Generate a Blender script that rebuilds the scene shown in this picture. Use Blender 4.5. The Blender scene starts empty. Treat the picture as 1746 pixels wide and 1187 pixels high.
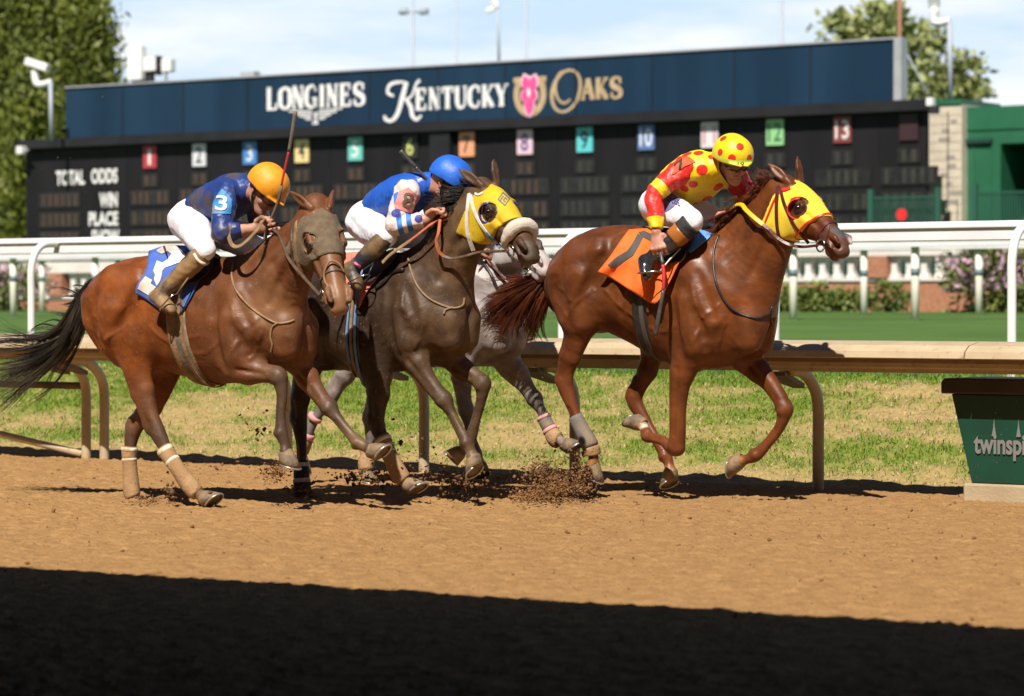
import bpy, bmesh, math, random
import numpy as np
from mathutils import Vector, Matrix
from mathutils.bvhtree import BVHTree
from mathutils.geometry import tessellate_polygon

random.seed(7)
rng = np.random.default_rng(7)
scene = bpy.context.scene
COL = scene.collection
rad = math.radians

# ------------------------------------------------------------------ camera, sky, sun, exposure
F, CX, CY, HOR, CAMZ = 4900.0, 873.0, 593.5, 520.0, 1.14      # photograph: focal length and horizon in its own pixels
PITCH = math.atan((CY - HOR) / F)
CAMP = np.array([0.0, 0.0, CAMZ])
cam_d = bpy.data.cameras.new("camera")
cam = bpy.data.objects.new("camera", cam_d)
COL.objects.link(cam)
cam.location = (0, 0, CAMZ)
cam.rotation_euler = (math.pi / 2 - PITCH, 0, 0)
cam_d.sensor_width = 36.0
cam_d.lens = 36.0 * F / 1746.0
cam_d.clip_end = 2000
cam_d.dof.use_dof = True
cam_d.dof.focus_distance = 16.6
cam_d.dof.aperture_fstop = 3.0
scene.camera = cam

SUN_EL = 51.0
Lh = np.array([0.30, 1.0]); Lh /= np.linalg.norm(Lh)          # the way the light travels over the ground
LDIR = np.array([Lh[0] * math.cos(rad(SUN_EL)), Lh[1] * math.cos(rad(SUN_EL)), -math.sin(rad(SUN_EL))])
sun_d = bpy.data.lights.new("sun", 'SUN')
sun_d.energy = 5.0
sun_d.angle = rad(0.53)
sun_d.color = (1.0, 0.925, 0.82)
sun = bpy.data.objects.new("sun", sun_d)
COL.objects.link(sun)
sun.rotation_euler = Vector(LDIR).to_track_quat('-Z', 'Y').to_euler()

world = bpy.data.worlds.new("World")
scene.world = world
world.use_nodes = True
nt = world.node_tree
for n in list(nt.nodes): nt.nodes.remove(n)
wo = nt.nodes.new('ShaderNodeOutputWorld'); bg = nt.nodes.new('ShaderNodeBackground')
sky = nt.nodes.new('ShaderNodeTexSky'); sky.sky_type = 'NISHITA'; sky.sun_disc = False
sky.sun_elevation = rad(SUN_EL)
sky.sun_rotation = math.atan2(-Lh[0], -Lh[1])
sky.air_density = 0.5; sky.dust_density = 0.3; sky.ozone_density = 2.5; sky.altitude = 150
tc = nt.nodes.new('ShaderNodeTexCoord'); mp = nt.nodes.new('ShaderNodeMapping')
mp.inputs['Scale'].default_value = (5.0, 5.0, 22.0)
cn = nt.nodes.new('ShaderNodeTexNoise'); cn.inputs['Scale'].default_value = 1.6; cn.inputs['Detail'].default_value = 5; cn.inputs['Roughness'].default_value = 0.55
cr = nt.nodes.new('ShaderNodeValToRGB')
cr.color_ramp.elements[0].position = 0.38; cr.color_ramp.elements[0].color = (0, 0, 0, 1)
cr.color_ramp.elements[1].position = 0.62; cr.color_ramp.elements[1].color = (0.9, 0.9, 0.9, 1)
cm = nt.nodes.new('ShaderNodeMixRGB'); cm.inputs['Color2'].default_value = (15.0, 15.0, 15.6, 1)          # thin cloud
hz = nt.nodes.new('ShaderNodeMixRGB'); hz.inputs['Color2'].default_value = (9.6, 12.2, 14.6, 1)            # pale air low over the horizon
sx_ = nt.nodes.new('ShaderNodeSeparateXYZ'); hr_ = nt.nodes.new('ShaderNodeMapRange')
hr_.inputs['From Min'].default_value = 0.12; hr_.inputs['From Max'].default_value = 0.24; hr_.inputs['To Min'].default_value = 0.92; hr_.inputs['To Max'].default_value = 0.0
nt.links.new(tc.outputs['Generated'], sx_.inputs[0]); nt.links.new(sx_.outputs['Z'], hr_.inputs['Value'])
nt.links.new(hr_.outputs[0], hz.inputs['Fac']); nt.links.new(sky.outputs[0], hz.inputs['Color1'])
nt.links.new(tc.outputs['Generated'], mp.inputs['Vector']); nt.links.new(mp.outputs[0], cn.inputs['Vector'])
cl = nt.nodes.new('ShaderNodeMath'); cl.operation = 'MULTIPLY'      # cloud only low down
nt.links.new(cn.outputs['Fac'], cr.inputs['Fac']); nt.links.new(cr.outputs[0], cl.inputs[0]); nt.links.new(hr_.outputs[0], cl.inputs[1]); nt.links.new(cl.outputs[0], cm.inputs['Fac'])
nt.links.new(hz.outputs[0], cm.inputs['Color1']); nt.links.new(cm.outputs[0], bg.inputs['Color'])
bg.inputs['Strength'].default_value = 0.05
nt.links.new(bg.outputs[0], wo.inputs['Surface'])

vs = scene.view_settings
vs.view_transform = 'Standard'; vs.look = 'None'; vs.gamma = 1.0; vs.exposure = 0.52; vs.use_curve_mapping = False
scene.cycles.max_bounces = 6
scene.cycles.transparent_max_bounces = 8
scene.cycles.use_denoising = True

# ------------------------------------------------------------------ mapping helpers
TT = np.array([0.819, -0.574, 0.0])       # along the track, the way the horses run
NN = np.array([0.574, 0.819, 0.0])        # across the track, away from the grandstand

def ray(px, py):
    x = (px - CX) / F; u = -(py - CY) / F
    return np.array([x, math.cos(PITCH) + u * math.sin(PITCH), -math.sin(PITCH) + u * math.cos(PITCH)])
def onu(px, py, u):                        # point on the upright plane u metres across the track
    r = ray(px, py); k = u / (r @ NN); return CAMP + r * k
def ong(px, py, z=0.0):
    r = ray(px, py); k = (z - CAMZ) / r[2]; return CAMP + r * k
def su(s, u, z): return TT * s + NN * u + np.array([0, 0, z])
def s_of(p): return float(np.dot(p, TT))

# ------------------------------------------------------------------ object helpers
def tag(o, label=None, cat=None, group=None, kind=None):
    if label: o['label'] = label
    if cat: o['category'] = cat
    if group: o['group'] = group
    if kind: o['kind'] = kind
    return o
def empty(name, loc):
    o = bpy.data.objects.new(name, None); COL.objects.link(o); o.location = tuple(loc); o.empty_display_size = 0.2
    return o
def mesh_obj(name, V, Fc, mat, parent=None, smooth=True, base=None, mats=None, mi=None, vcol=None):
    """V world coordinates; base = the thing's own origin (the parent's location when there is one)."""
    V = np.asarray(V, dtype=np.float64).reshape(-1, 3)
    if base is None: base = np.array(parent_base(parent)) if parent is not None else np.zeros(3)
    me = bpy.data.meshes.new(name)
    Vl = (V - base)
    if isinstance(Fc, np.ndarray) and Fc.ndim == 2:
        k = Fc.shape[1]; n = len(Fc)
        me.vertices.add(len(Vl)); me.vertices.foreach_set('co', Vl.astype(np.float32).ravel())
        me.loops.add(n * k); me.loops.foreach_set('vertex_index', Fc.astype(np.int32).ravel())
        me.polygons.add(n); me.polygons.foreach_set('loop_start', np.arange(0, n * k, k, dtype=np.int32))
        me.polygons.foreach_set('loop_total', np.full(n, k, dtype=np.int32))
        me.update(calc_edges=True)
    else:
        me.from_pydata([tuple(v) for v in Vl], [], [tuple(int(i) for i in f) for f in Fc]); me.update()
    if smooth: me.polygons.foreach_set('use_smooth', np.ones(len(me.polygons), dtype=bool))
    for m in (mats or [mat]): me.materials.append(m)
    if mi is not None: me.polygons.foreach_set('material_index', np.asarray(mi, dtype=np.int32))
    if vcol is not None:
        at = me.color_attributes.new('Col', 'FLOAT_COLOR', 'POINT')
        c4 = np.ones((len(Vl), 4), dtype=np.float32); c4[:, :vcol.shape[1]] = vcol
        at.data.foreach_set('color', c4.ravel())
    me.validate()
    o = bpy.data.objects.new(name, me); COL.objects.link(o)
    if parent is not None: o.parent = parent
    else: o.location = tuple(base)
    return o
def parent_base(p):
    b = np.array(p.location)
    while p.parent is not None:
        p = p.parent; b = b + np.array(p.location)
    return b
class MB:                                  # collects boxes, tubes and strips into one mesh
    def __init__(s): s.v = []; s.f = []
    def add(s, V, Fc):
        o = len(s.v); s.v += [tuple(x) for x in V]; s.f += [tuple(i + o for i in f) for f in Fc]; return s
    def box(s, c, ax, ay, az, hx, hy, hz):
        c = np.asarray(c, float); X = np.asarray(ax) * hx; Y = np.asarray(ay) * hy; Z = np.asarray(az) * hz
        V = [c + X * i + Y * j + Z * k for i in (-1, 1) for j in (-1, 1) for k in (-1, 1)]
        return s.add(V, [(0, 1, 3, 2), (4, 6, 7, 5), (0, 4, 5, 1), (2, 3, 7, 6), (0, 2, 6, 4), (1, 5, 7, 3)])
    def tbox(s, s0, s1, u0, u1, z0, z1):   # box in track coordinates
        return s.box(su((s0 + s1) / 2, (u0 + u1) / 2, (z0 + z1) / 2), TT, NN, (0, 0, 1), abs(s1 - s0) / 2, abs(u1 - u0) / 2, abs(z1 - z0) / 2)
    def tube(s, P, r, n=8, cap=True):
        V, Fc = tube(P, r, n, cap); return s.add(V, Fc)
    def prism(s, poly, d):                 # poly: list of 3-d points (planar), extruded by vector d
        n = len(poly); P = [np.asarray(p, float) for p in poly]; Q = [p + np.asarray(d) for p in P]
        return s.add(P + Q, [tuple(range(n)), tuple(range(2 * n - 1, n - 1, -1))] + [(i, i + n, (i + 1) % n + n, (i + 1) % n) for i in range(n)])
    def build(s, name, mat, parent=None, smooth=False, base=None, bevel=0):
        o = mesh_obj(name, s.v, s.f, mat, parent, smooth, base)
        bm = bmesh.new(); bm.from_mesh(o.data); bmesh.ops.recalc_face_normals(bm, faces=bm.faces); bm.to_mesh(o.data); bm.free()
        if smooth: o.data.polygons.foreach_set('use_smooth', np.ones(len(o.data.polygons), dtype=bool))
        if bevel:
            m = o.modifiers.new('bevel', 'BEVEL'); m.width = bevel; m.segments = 2; m.limit_method = 'ANGLE'
        return o
def nrm(v): v = np.asarray(v, float); return v / (np.linalg.norm(v) + 1e-12)
def frames(P):
    P = np.asarray(P, float); T = np.gradient(P, axis=0); T /= np.linalg.norm(T, axis=1)[:, None] + 1e-12
    a = np.array([0, 0, 1.0]) if abs(T[0][2]) < 0.9 else np.array([1.0, 0, 0])
    N = np.zeros_like(P); n = nrm(a - T[0] * (a @ T[0]))
    for i in range(len(P)):
        n = nrm(n - T[i] * (n @ T[i])); N[i] = n
    return T, N, np.cross(T, N)
def tube(P, r, n=8, cap=True):
    P = np.asarray(P, float); T, N, B = frames(P); r = np.broadcast_to(np.asarray(r, float), (len(P),))
    a = np.arange(n) * 2 * math.pi / n
    V = (P[:, None] + r[:, None, None] * (N[:, None] * np.cos(a)[None, :, None] + B[:, None] * np.sin(a)[None, :, None])).reshape(-1, 3)
    Fc = []
    for i in range(len(P) - 1):
        for j in range(n):
            k = (j + 1) % n; Fc.append((i * n + j, i * n + k, (i + 1) * n + k, (i + 1) * n + j))
    if cap: Fc.append(tuple(range(n - 1, -1, -1))); Fc.append(tuple((len(P) - 1) * n + j for j in range(n)))
    return [tuple(v) for v in V], Fc
def catmull(P, m=6):
    P = np.asarray(P, float); Q = np.vstack([2 * P[0] - P[1], P, 2 * P[-1] - P[-2]]); out = []
    for i in range(1, len(Q) - 2):
        for t in np.arange(m) / m:
            a, b, c, d = Q[i - 1], Q[i], Q[i + 1], Q[i + 2]
            out.append(0.5 * (2 * b + (c - a) * t + (2 * a - 5 * b + 4 * c - d) * t * t + (3 * b - 3 * c + d - a) * t ** 3))
    out.append(P[-1]); return np.array(out)

# ------------------------------------------------------------------ materials
def mat(name, col, col2=None, nscale=4.0, rough=0.7, bump=0.0, bscale=30.0, spec=0.5, metal=0.0, vcol=False, paint=None, coat=0.0, sheen=0.0,
        ramp=(0.35, 0.65), detail=4.0, sub=0.0, vscale=None, rvar=0.0):
    m = bpy.data.materials.new(name); m.use_nodes = True
    nt = m.node_tree; P = nt.nodes['Principled BSDF']; N = nt.nodes.new; L = nt.links.new
    P.inputs['Roughness'].default_value = rough; P.inputs['Metallic'].default_value = metal
    P.inputs['Specular IOR Level'].default_value = spec
    if coat: P.inputs['Coat Weight'].default_value = coat; P.inputs['Coat Roughness'].default_value = 0.25
    if sheen: P.inputs['Sheen Weight'].default_value = sheen
    if sub:
        P.inputs['Subsurface Weight'].default_value = sub; P.inputs['Subsurface Radius'].default_value = (0.02, 0.008, 0.005)
    tcn = N('ShaderNodeTexCoord'); vec = tcn.outputs['Object']
    if vscale:
        mpp = N('ShaderNodeMapping'); mpp.inputs['Scale'].default_value = vscale; L(vec, mpp.inputs['Vector']); vec = mpp.outputs[0]
    cur = None
    if vcol:
        a = N('ShaderNodeVertexColor'); a.layer_name = 'Col'; cur = a.outputs['Color']
    else:
        r = N('ShaderNodeRGB'); r.outputs[0].default_value = (*col, 1); cur = r.outputs[0]
    if col2 is not None:
        no = N('ShaderNodeTexNoise'); no.inputs['Scale'].default_value = nscale; no.inputs['Detail'].default_value = detail
        L(vec, no.inputs['Vector'])
        rp = N('ShaderNodeMapRange'); rp.inputs['From Min'].default_value = ramp[0]; rp.inputs['From Max'].default_value = ramp[1]
        L(no.outputs['Fac'], rp.inputs['Value'])
        mx = N('ShaderNodeMixRGB'); L(rp.outputs[0], mx.inputs['Fac']); L(cur, mx.inputs['Color1'])
        if vcol:
            mx.blend_type = 'MULTIPLY'
        mx.inputs['Color2'].default_value = (*col2, 1); cur = mx.outputs[0]
        if rvar:
            rr = N('ShaderNodeMapRange'); rr.inputs['To Min'].default_value = rough - rvar; rr.inputs['To Max'].default_value = rough + rvar
            L(no.outputs['Fac'], rr.inputs['Value']); L(rr.outputs[0], P.inputs['Roughness'])
    for op in (paint or []):               # cloth patterns that belong to the cloth: spots, bands
        if op[0] == 'dot':
            d = N('ShaderNodeVectorMath'); d.operation = 'DISTANCE'; L(tcn.outputs['Object'], d.inputs[0]); d.inputs[1].default_value = tuple(op[1])
            c = N('ShaderNodeMath'); c.operation = 'LESS_THAN'; L(d.outputs['Value'], c.inputs[0]); c.inputs[1].default_value = op[2]; fac = c.outputs[0]
        elif op[0] == 'slab':              # lo < (p . n) < hi, optionally only within a distance of a point
            d = N('ShaderNodeVectorMath'); d.operation = 'DOT_PRODUCT'; L(tcn.outputs['Object'], d.inputs[0]); d.inputs[1].default_value = tuple(op[1])
            g = N('ShaderNodeMath'); g.operation = 'GREATER_THAN'; L(d.outputs['Value'], g.inputs[0]); g.inputs[1].default_value = op[2]
            l = N('ShaderNodeMath'); l.operation = 'LESS_THAN'; L(d.outputs['Value'], l.inputs[0]); l.inputs[1].default_value = op[3]
            x = N('ShaderNodeMath'); x.operation = 'MULTIPLY'; L(g.outputs[0], x.inputs[0]); L(l.outputs[0], x.inputs[1]); fac = x.outputs[0]
            if len(op) > 5:
                dd = N('ShaderNodeVectorMath'); dd.operation = 'DISTANCE'; L(tcn.outputs['Object'], dd.inputs[0]); dd.inputs[1].default_value = tuple(op[5])
                c = N('ShaderNodeMath'); c.operation = 'LESS_THAN'; L(dd.outputs['Value'], c.inputs[0]); c.inputs[1].default_value = op[6]
                y = N('ShaderNodeMath'); y.operation = 'MULTIPLY'; L(fac, y.inputs[0]); L(c.outputs[0], y.inputs[1]); fac = y.outputs[0]
        elif op[0] == 'stain':             # splashes of dirt with a noise edge
            no = N('ShaderNodeTexNoise'); no.inputs['Scale'].default_value = op[1]; no.inputs['Detail'].default_value = 6; L(tcn.outputs['Object'], no.inputs['Vector'])
            rp = N('ShaderNodeMapRange'); rp.inputs['From Min'].default_value = op[2]; rp.inputs['From Max'].default_value = op[3]; rp.inputs['To Max'].default_value = op[5] if len(op) > 5 else 1.0
            L(no.outputs['Fac'], rp.inputs['Value']); fac = rp.outputs[0]
        mx = N('ShaderNodeMixRGB'); L(fac, mx.inputs['Fac']); L(cur, mx.inputs['Color1']); mx.inputs['Color2'].default_value = (*op[4 if op[0] != 'dot' else 3], 1); cur = mx.outputs[0]
    L(cur, P.inputs['Base Color'])
    if bump:
        nb = N('ShaderNodeTexNoise'); nb.inputs['Scale'].default_value = bscale; nb.inputs['Detail'].default_value = 5; L(vec, nb.inputs['Vector'])
        b = N('ShaderNodeBump'); b.inputs['Strength'].default_value = bump; b.inputs['Distance'].default_value = 0.02
        L(nb.outputs['Fac'], b.inputs['Height']); L(b.outputs[0], P.inputs['Normal'])
    return m
# ------------------------------------------------------------------ text and drawn lettering
def text_mesh(s, bold=0.0):
    c = bpy.data.curves.new('t', 'FONT'); c.body = s; c.size = 1.0; c.align_x = 'CENTER'; c.align_y = 'CENTER'; c.offset = bold
    o = bpy.data.objects.new('t', c); COL.objects.link(o); bpy.context.view_layer.update()
    dg = bpy.context.evaluated_depsgraph_get(); me = bpy.data.meshes.new_from_object(o.evaluated_get(dg))
    V = np.array([v.co[:] for v in me.vertices]); Fc = [tuple(p.vertices) for p in me.polygons]
    bpy.data.objects.remove(o); bpy.data.curves.remove(c); bpy.data.meshes.remove(me)
    mn = V.min(0); mxx = V.max(0); V = (V - (mn + mxx) / 2)
    V[:, 0] /= (mxx - mn)[0]; V[:, 1] /= (mxx - mn)[1]          # unit box centred on 0
    return V[:, :2], Fc
def flat_text(name, s, c, X, Y, w, h, out, mat, parent, bold=0.02, depth=0.01):
    V2, Fc = text_mesh(s, bold)
    c = np.asarray(c) + np.asarray(out) * depth
    V = [c + np.asarray(X) * v[0] * w + np.asarray(Y) * v[1] * h for v in V2]
    return mesh_obj(name, V, Fc, mat, parent, smooth=False)
def stroke_polys(strokes, base_w):
    out = []
    for k, (pts, w) in enumerate(strokes):
        P = np.array(pts, float)
        if len(P) > 2: P = catmull(P, 5)
        W = np.interp(np.linspace(0, 1, len(P)), np.linspace(0, 1, len(w) if hasattr(w, '__len__') else 1) if hasattr(w, '__len__') else [0], w if hasattr(w, '__len__') else [w]) * base_w
        T = np.gradient(P, axis=0); T /= np.linalg.norm(T, axis=1)[:, None] + 1e-9
        Nn = np.stack([-T[:, 1], T[:, 0]], 1)
        out.append((P + Nn * W[:, None] / 2, P - Nn * W[:, None] / 2, k))
    return out
SERIF = {   # strokes on a 1 x 1 letter cell: (points, width)  thick about 1, thin about 0.45, serif bars 0.4
 'L': [([(.2, 0), (.2, 1)], 1.0), ([(.02, .97), (.4, .97)], .4), ([(.02, .03), (.85, .03)], .45), ([(.85, .0), (.85, .3)], .5)],
 'O': [([(.5, .98), (.12, .8), (.08, .5), (.12, .2), (.5, .02), (.88, .2), (.92, .5), (.88, .8), (.5, .98)], [.45, 1, 1.1, 1, .45, 1, 1.1, 1, .45])],
 'N': [([(.15, 0), (.15, 1)], .5), ([(.15, 1), (.82, 0)], 1.0), ([(.82, 0), (.82, 1)], .5), ([(0, .03), (.3, .03)], .4), ([(0, .97), (.25, .97)], .4), ([(.68, .97), (.97, .97)], .4)],
 'G': [([(.88, .72), (.75, .93), (.5, .98), (.14, .8), (.08, .5), (.14, .2), (.5, .02), (.86, .12)], [.5, .5, .5, 1, 1.1, 1, .5, .6]), ([(.82, .02), (.82, .42)], .9), ([(.6, .42), (1.0, .42)], .4)],
 'I': [([(.5, 0), (.5, 1)], 1.0), ([(.25, .03), (.75, .03)], .4), ([(.25, .97), (.75, .97)], .4)],
 'E': [([(.2, 0), (.2, 1)], 1.0), ([(.02, .97), (.82, .97)], .45), ([(.02, .03), (.86, .03)], .45), ([(.2, .52), (.62, .52)], .45), ([(.82, 1.), (.82, .72)], .45), ([(.86, .0), (.86, .28)], .45), ([(.62, .4), (.62, .64)], .4)],
 'S': [([(.82, .72), (.72, .94), (.45, .98), (.18, .85), (.2, .62), (.5, .5), (.8, .38), (.84, .15), (.55, .02), (.25, .05), (.12, .28)], [.5, .45, .45, .9, 1, 1.1, 1, .9, .45, .45, .5]), ([(.84, .68), (.84, .98)], .35), ([(.12, .02), (.12, .3)], .35)],
 'K': [([(.2, 0), (.2, 1)], 1.0), ([(.3, .45), (.85, .98)], .45), ([(.4, .52), (.88, .02)], 1.0), ([(.02, .03), (.4, .03)], .4), ([(.02, .97), (.4, .97)], .4), ([(.65, .97), (1., .97)], .4), ([(.65, .03), (1.02, .03)], .4)],
 'T': [([(.5, 0), (.5, 1)], 1.0), ([(.06, .97), (.94, .97)], .45), ([(.06, 1), (.06, .72)], .45), ([(.94, 1), (.94, .72)], .45), ([(.28, .03), (.72, .03)], .4)],
 'U': [([(.18, 1), (.18, .35), (.3, .08), (.52, .02), (.76, .1), (.84, .35), (.84, 1)], [1, 1, .9, .6, .5, .5, .5]), ([(0, .97), (.36, .97)], .4), ([(.68, .97), (1, .97)], .4)],
 'C': [([(.88, .7), (.75, .93), (.5, .98), (.14, .8), (.08, .5), (.14, .2), (.5, .02), (.78, .08), (.9, .3)], [.5, .5, .5, 1, 1.1, 1, .5, .5, .5]), ([(.88, .66), (.88, .98)], .35)],
 'Y': [([(.5, 0), (.5, .45)], 1.0), ([(.12, 1), (.5, .42)], 1.0), ([(.88, 1), (.5, .42)], .5), ([(.28, .03), (.72, .03)], .4), ([(-.05, .97), (.32, .97)], .4), ([(.7, .97), (1.05, .97)], .4)],
 'A': [([(.5, 1), (.1, .03)], .5), ([(.5, 1), (.9, .03)], 1.0), ([(.25, .34), (.75, .34)], .4), ([(-.05, .03), (.3, .03)], .4), ([(.7, .03), (1.08, .03)], .4)],
}
def strokes_obj(name, items, place, mat, parent, out, depth=0.03, base_w=0.1):
    """items: list of strokes in sign coordinates; place(x, y) -> world; every stroke a thin raised bar."""
    mb = MB(); out = np.asarray(out)
    for a, b, k in stroke_polys(items, base_w):
        o = out * (depth + 0.002 * (k % 7))
        n = len(a)
        A = [place(*p) + o for p in a]; B = [place(*p) + o for p in b]
        mb.add(A + B, [(i, i + 1, n + i + 1, n + i) for i in range(n - 1)])
    return mb.build(name, mat, parent)
def word_strokes(word, x0, y0, cw, chh, gap, wscale):
    out = []; x = x0
    for chx in word:
        wch = cw * (0.55 if chx == 'I' else 1.0)
        for pts, w in SERIF[chx]:
            out.append(([(x + p[0] * wch, y0 + p[1] * chh) for p in pts], np.array(w) * wscale if hasattr(w, '__len__') else w * wscale))
        x += wch + gap
    return out, x

# ------------------------------------------------------------------ setting materials
M = {}
M['dirt'] = mat('dirt', (0.33, 0.192, 0.080), (0.26, 0.146, 0.058), 9.0, 0.95, 0.5, 60, spec=0.15, detail=8)
M['clod'] = mat('clod', (0.27, 0.14, 0.055), (0.14, 0.075, 0.035), 12, 0.95, 0.3, 80, spec=0.15)
M['dark_clod'] = mat('dark_clod', (0.085, 0.045, 0.022), (0.16, 0.09, 0.045), 15, 0.9, 0.3, 80, spec=0.2)
M['path_dirt'] = mat('path_dirt', (0.42, 0.30, 0.18), (0.33, 0.22, 0.12), 5, 0.95, 0.4, 40, spec=0.15)
M['concrete'] = mat('concrete', (0.42, 0.34, 0.22), (0.34, 0.26, 0.16), 3, 0.85, 0.2, 60)
M['tan_rail'] = mat('tan_rail', (0.50, 0.405, 0.27), (0.40, 0.31, 0.19), 5.5, 0.5, 0.05, 30, paint=[('stain', 26, .60, .72, (0.28, 0.18, 0.09), .7)], detail=9, ramp=(.3, .7))
M['rail_under'] = mat('rail_under', (0.16, 0.12, 0.075), (0.10, 0.07, 0.045), 6, 0.6)
M['white_paint'] = mat('white_paint', (0.80, 0.80, 0.80), (0.70, 0.70, 0.69), 2.5, 0.35, 0.0, ramp=(.4, .7), paint=[('stain', 12, .66, .74, (0.5, 0.45, 0.38), .5)])
M['white_rail'] = mat('white_rail', (0.76, 0.76, 0.79), (0.66, 0.66, 0.70), 1.5, 0.45)
M['cream_post'] = mat('cream_post', (0.80, 0.78, 0.70), (0.7, 0.67, 0.57), 3, 0.5)
M['post_shadow'] = mat('post_shadow', (0.13, 0.20, 0.22), None, rough=0.5)
M['brick'] = mat('brick', (0.33, 0.13, 0.07), (0.40, 0.20, 0.12), 14, 0.9)
M['white_stone'] = mat('white_stone', (0.72, 0.70, 0.66), (0.62, 0.58, 0.54), 2, 0.7)
M['dark_green'] = mat('dark_green', (0.008, 0.055, 0.035), (0.006, 0.04, 0.03), 3, 0.6)
M['leaf_low'] = mat('leaf_low', (0.16, 0.20, 0.035), (0.07, 0.10, 0.02), 2.5, 0.6)
M['pink_flower'] = mat('pink_flower', (0.55, 0.36, 0.44), (0.42, 0.25, 0.35), 8, 0.7)
M['conifer'] = mat('conifer', (0.15, 0.175, 0.018), (0.095, 0.12, 0.014), .6, 0.6, ramp=(.38, .62))
M['tree_pale'] = mat('tree_pale', (0.32, 0.34, 0.13), (0.20, 0.24, 0.08), 1.1, 0.6)
M['bark'] = mat('bark', (0.14, 0.10, 0.07), (0.08, 0.06, 0.045), 6, 0.9, 0.4, 20)
M['board_black'] = mat('board_black', (0.009, 0.0085, 0.010), (0.014, 0.013, 0.015), 1.2, 0.6, spec=.2, vscale=(1, 1, .2))
M['board_cap'] = mat('board_cap', (0.013, 0.013, 0.016), (0.019, 0.019, 0.022), 1.5, 0.5, spec=.25)
M['board_blue'] = mat('board_blue', (0.006, 0.024, 0.052), (0.010, 0.034, 0.07), 0.8, 0.45, spec=.25, vscale=(1, 1, .15), ramp=(.4, .62))
M['window_dark'] = mat('window_dark', (0.010, 0.011, 0.010), (0.02, 0.02, 0.018), 6, 0.35)
M['digit_brown'] = mat('digit_brown', (0.085, 0.045, 0.022), (0.045, 0.026, 0.015), 3, 0.6)
M['digit_green'] = mat('digit_green', (0.035, 0.036, 0.026), (0.022, 0.022, 0.018), 3, 0.6)
M['sign_white'] = mat('sign_white', (0.78, 0.78, 0.78), (0.7, 0.7, 0.7), 5, 0.5)
M['sign_gold'] = mat('sign_gold', (0.50, 0.38, 0.22), (0.42, 0.30, 0.17), 5, 0.45)
M['sign_pink'] = mat('sign_pink', (0.80, 0.10, 0.30), (0.70, 0.06, 0.24), 5, 0.5)
M['sign_pale_pink'] = mat('sign_pale_pink', (0.85, 0.55, 0.66), None, rough=0.5)
M['grey_metal'] = mat('grey_metal', (0.45, 0.46, 0.48), (0.38, 0.39, 0.41), 3, 0.45, metal=0.3)
M['camera_white'] = mat('camera_white', (0.78, 0.78, 0.78), (0.7, 0.7, 0.7), 4, 0.4)
M['black_plastic'] = mat('black_plastic', (0.02, 0.02, 0.022), None, rough=0.5)
M['block_wall'] = mat('block_wall', (0.60, 0.53, 0.42), (0.5, 0.44, 0.35), 3, 0.9)
M['mortar_grey'] = mat('mortar_grey', (0.30, 0.28, 0.25), None, rough=0.9)
M['green_metal'] = mat('green_metal', (0.02, 0.13, 0.065), (0.018, 0.11, 0.055), 1.5, 0.45)
M['fence_green'] = mat('fence_green', (0.02, 0.09, 0.06), None, rough=0.5)
M['red_sign'] = mat('red_sign', (0.7, 0.03, 0.03), None, rough=0.4)
M['pole_grey'] = mat('pole_grey', (0.36, 0.40, 0.46), None, rough=0.5)
M['rust'] = mat('rust', (0.25, 0.12, 0.08), None, rough=0.8)
M['box_green'] = mat('box_green', (0.005, 0.055, 0.032), (0.004, 0.042, 0.025), 3, 0.45, paint=[('stain', 70, .70, .73, (0.3, .22, .13), .5)])
M['box_lid'] = mat('box_lid', (0.035, 0.022, 0.018), (0.02, 0.015, 0.012), 5, 0.5)
M['logo_grey'] = mat('logo_grey', (0.18, 0.175, 0.17), None, rough=0.6)
M['stand_dark'] = mat('stand_dark', (0.03, 0.028, 0.027), (0.02, 0.02, 0.02), 2, 0.8)

# ------------------------------------------------------------------ ground
def smooth_noise(shape, beta, lo=0.0, seed=0):
    r = np.random.default_rng(seed); f = np.fft.rfft2(r.standard_normal(shape))
    fy = np.fft.fftfreq(shape[0])[:, None]; fx = np.fft.rfftfreq(shape[1])[None]
    k = np.sqrt(fx * fx + fy * fy); k[0, 0] = 1
    f *= (k ** -beta) * (k > lo); f[0, 0] = 0
    a = np.fft.irfft2(f, s=shape); return a / a.std()
def grid_faces(n, m):
    i = np.arange(n - 1)[:, None] * m + np.arange(m - 1)[None]
    return np.stack([i, i + 1, i + m + 1, i + m], -1).reshape(-1, 4)
S0, S1, U0, U1, DS = -17.0, -1.0, 6.0, 15.78, 0.017
ns_, nu_ = int((S1 - S0) / DS), int((U1 - U0) / DS)
hgt = 0.0032 * smooth_noise((ns_, nu_), 1.0, 0.012, 1) + 0.0028 * smooth_noise((ns_, nu_), 0.35, 0.05, 2)
g2 = smooth_noise((ns_, nu_), 0.9, 0.03, 3)
hgt += 0.009 * np.clip(g2 - 1.4, 0, 1.5)                       # crumbs and small lumps
hgt += 0.006 * np.sin(np.linspace(U0, U1, nu_) * 2 * math.pi / 0.11)[None] * np.clip(smooth_noise((ns_, nu_), 1.6, 0, 4), 0, 1)   # harrow lines
_S, _U = np.meshgrid(np.linspace(S0, S1, ns_), np.linspace(U0, U1, nu_), indexing='ij')
GV = _S[..., None] * TT + _U[..., None] * NN; GV[..., 2] = hgt
tag(mesh_obj('dirt_track', GV.reshape(-1, 3), grid_faces(ns_, nu_), M['dirt'], smooth=True), kind='structure')
mb = MB(); mb.add([su(-400, -200, -0.12), su(400, -200, -0.12), su(400, 16.0, -0.12), su(-400, 16.0, -0.12)], [(0, 1, 2, 3)])
tag(mb.build('ground', M['dirt']), kind='structure')

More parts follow.
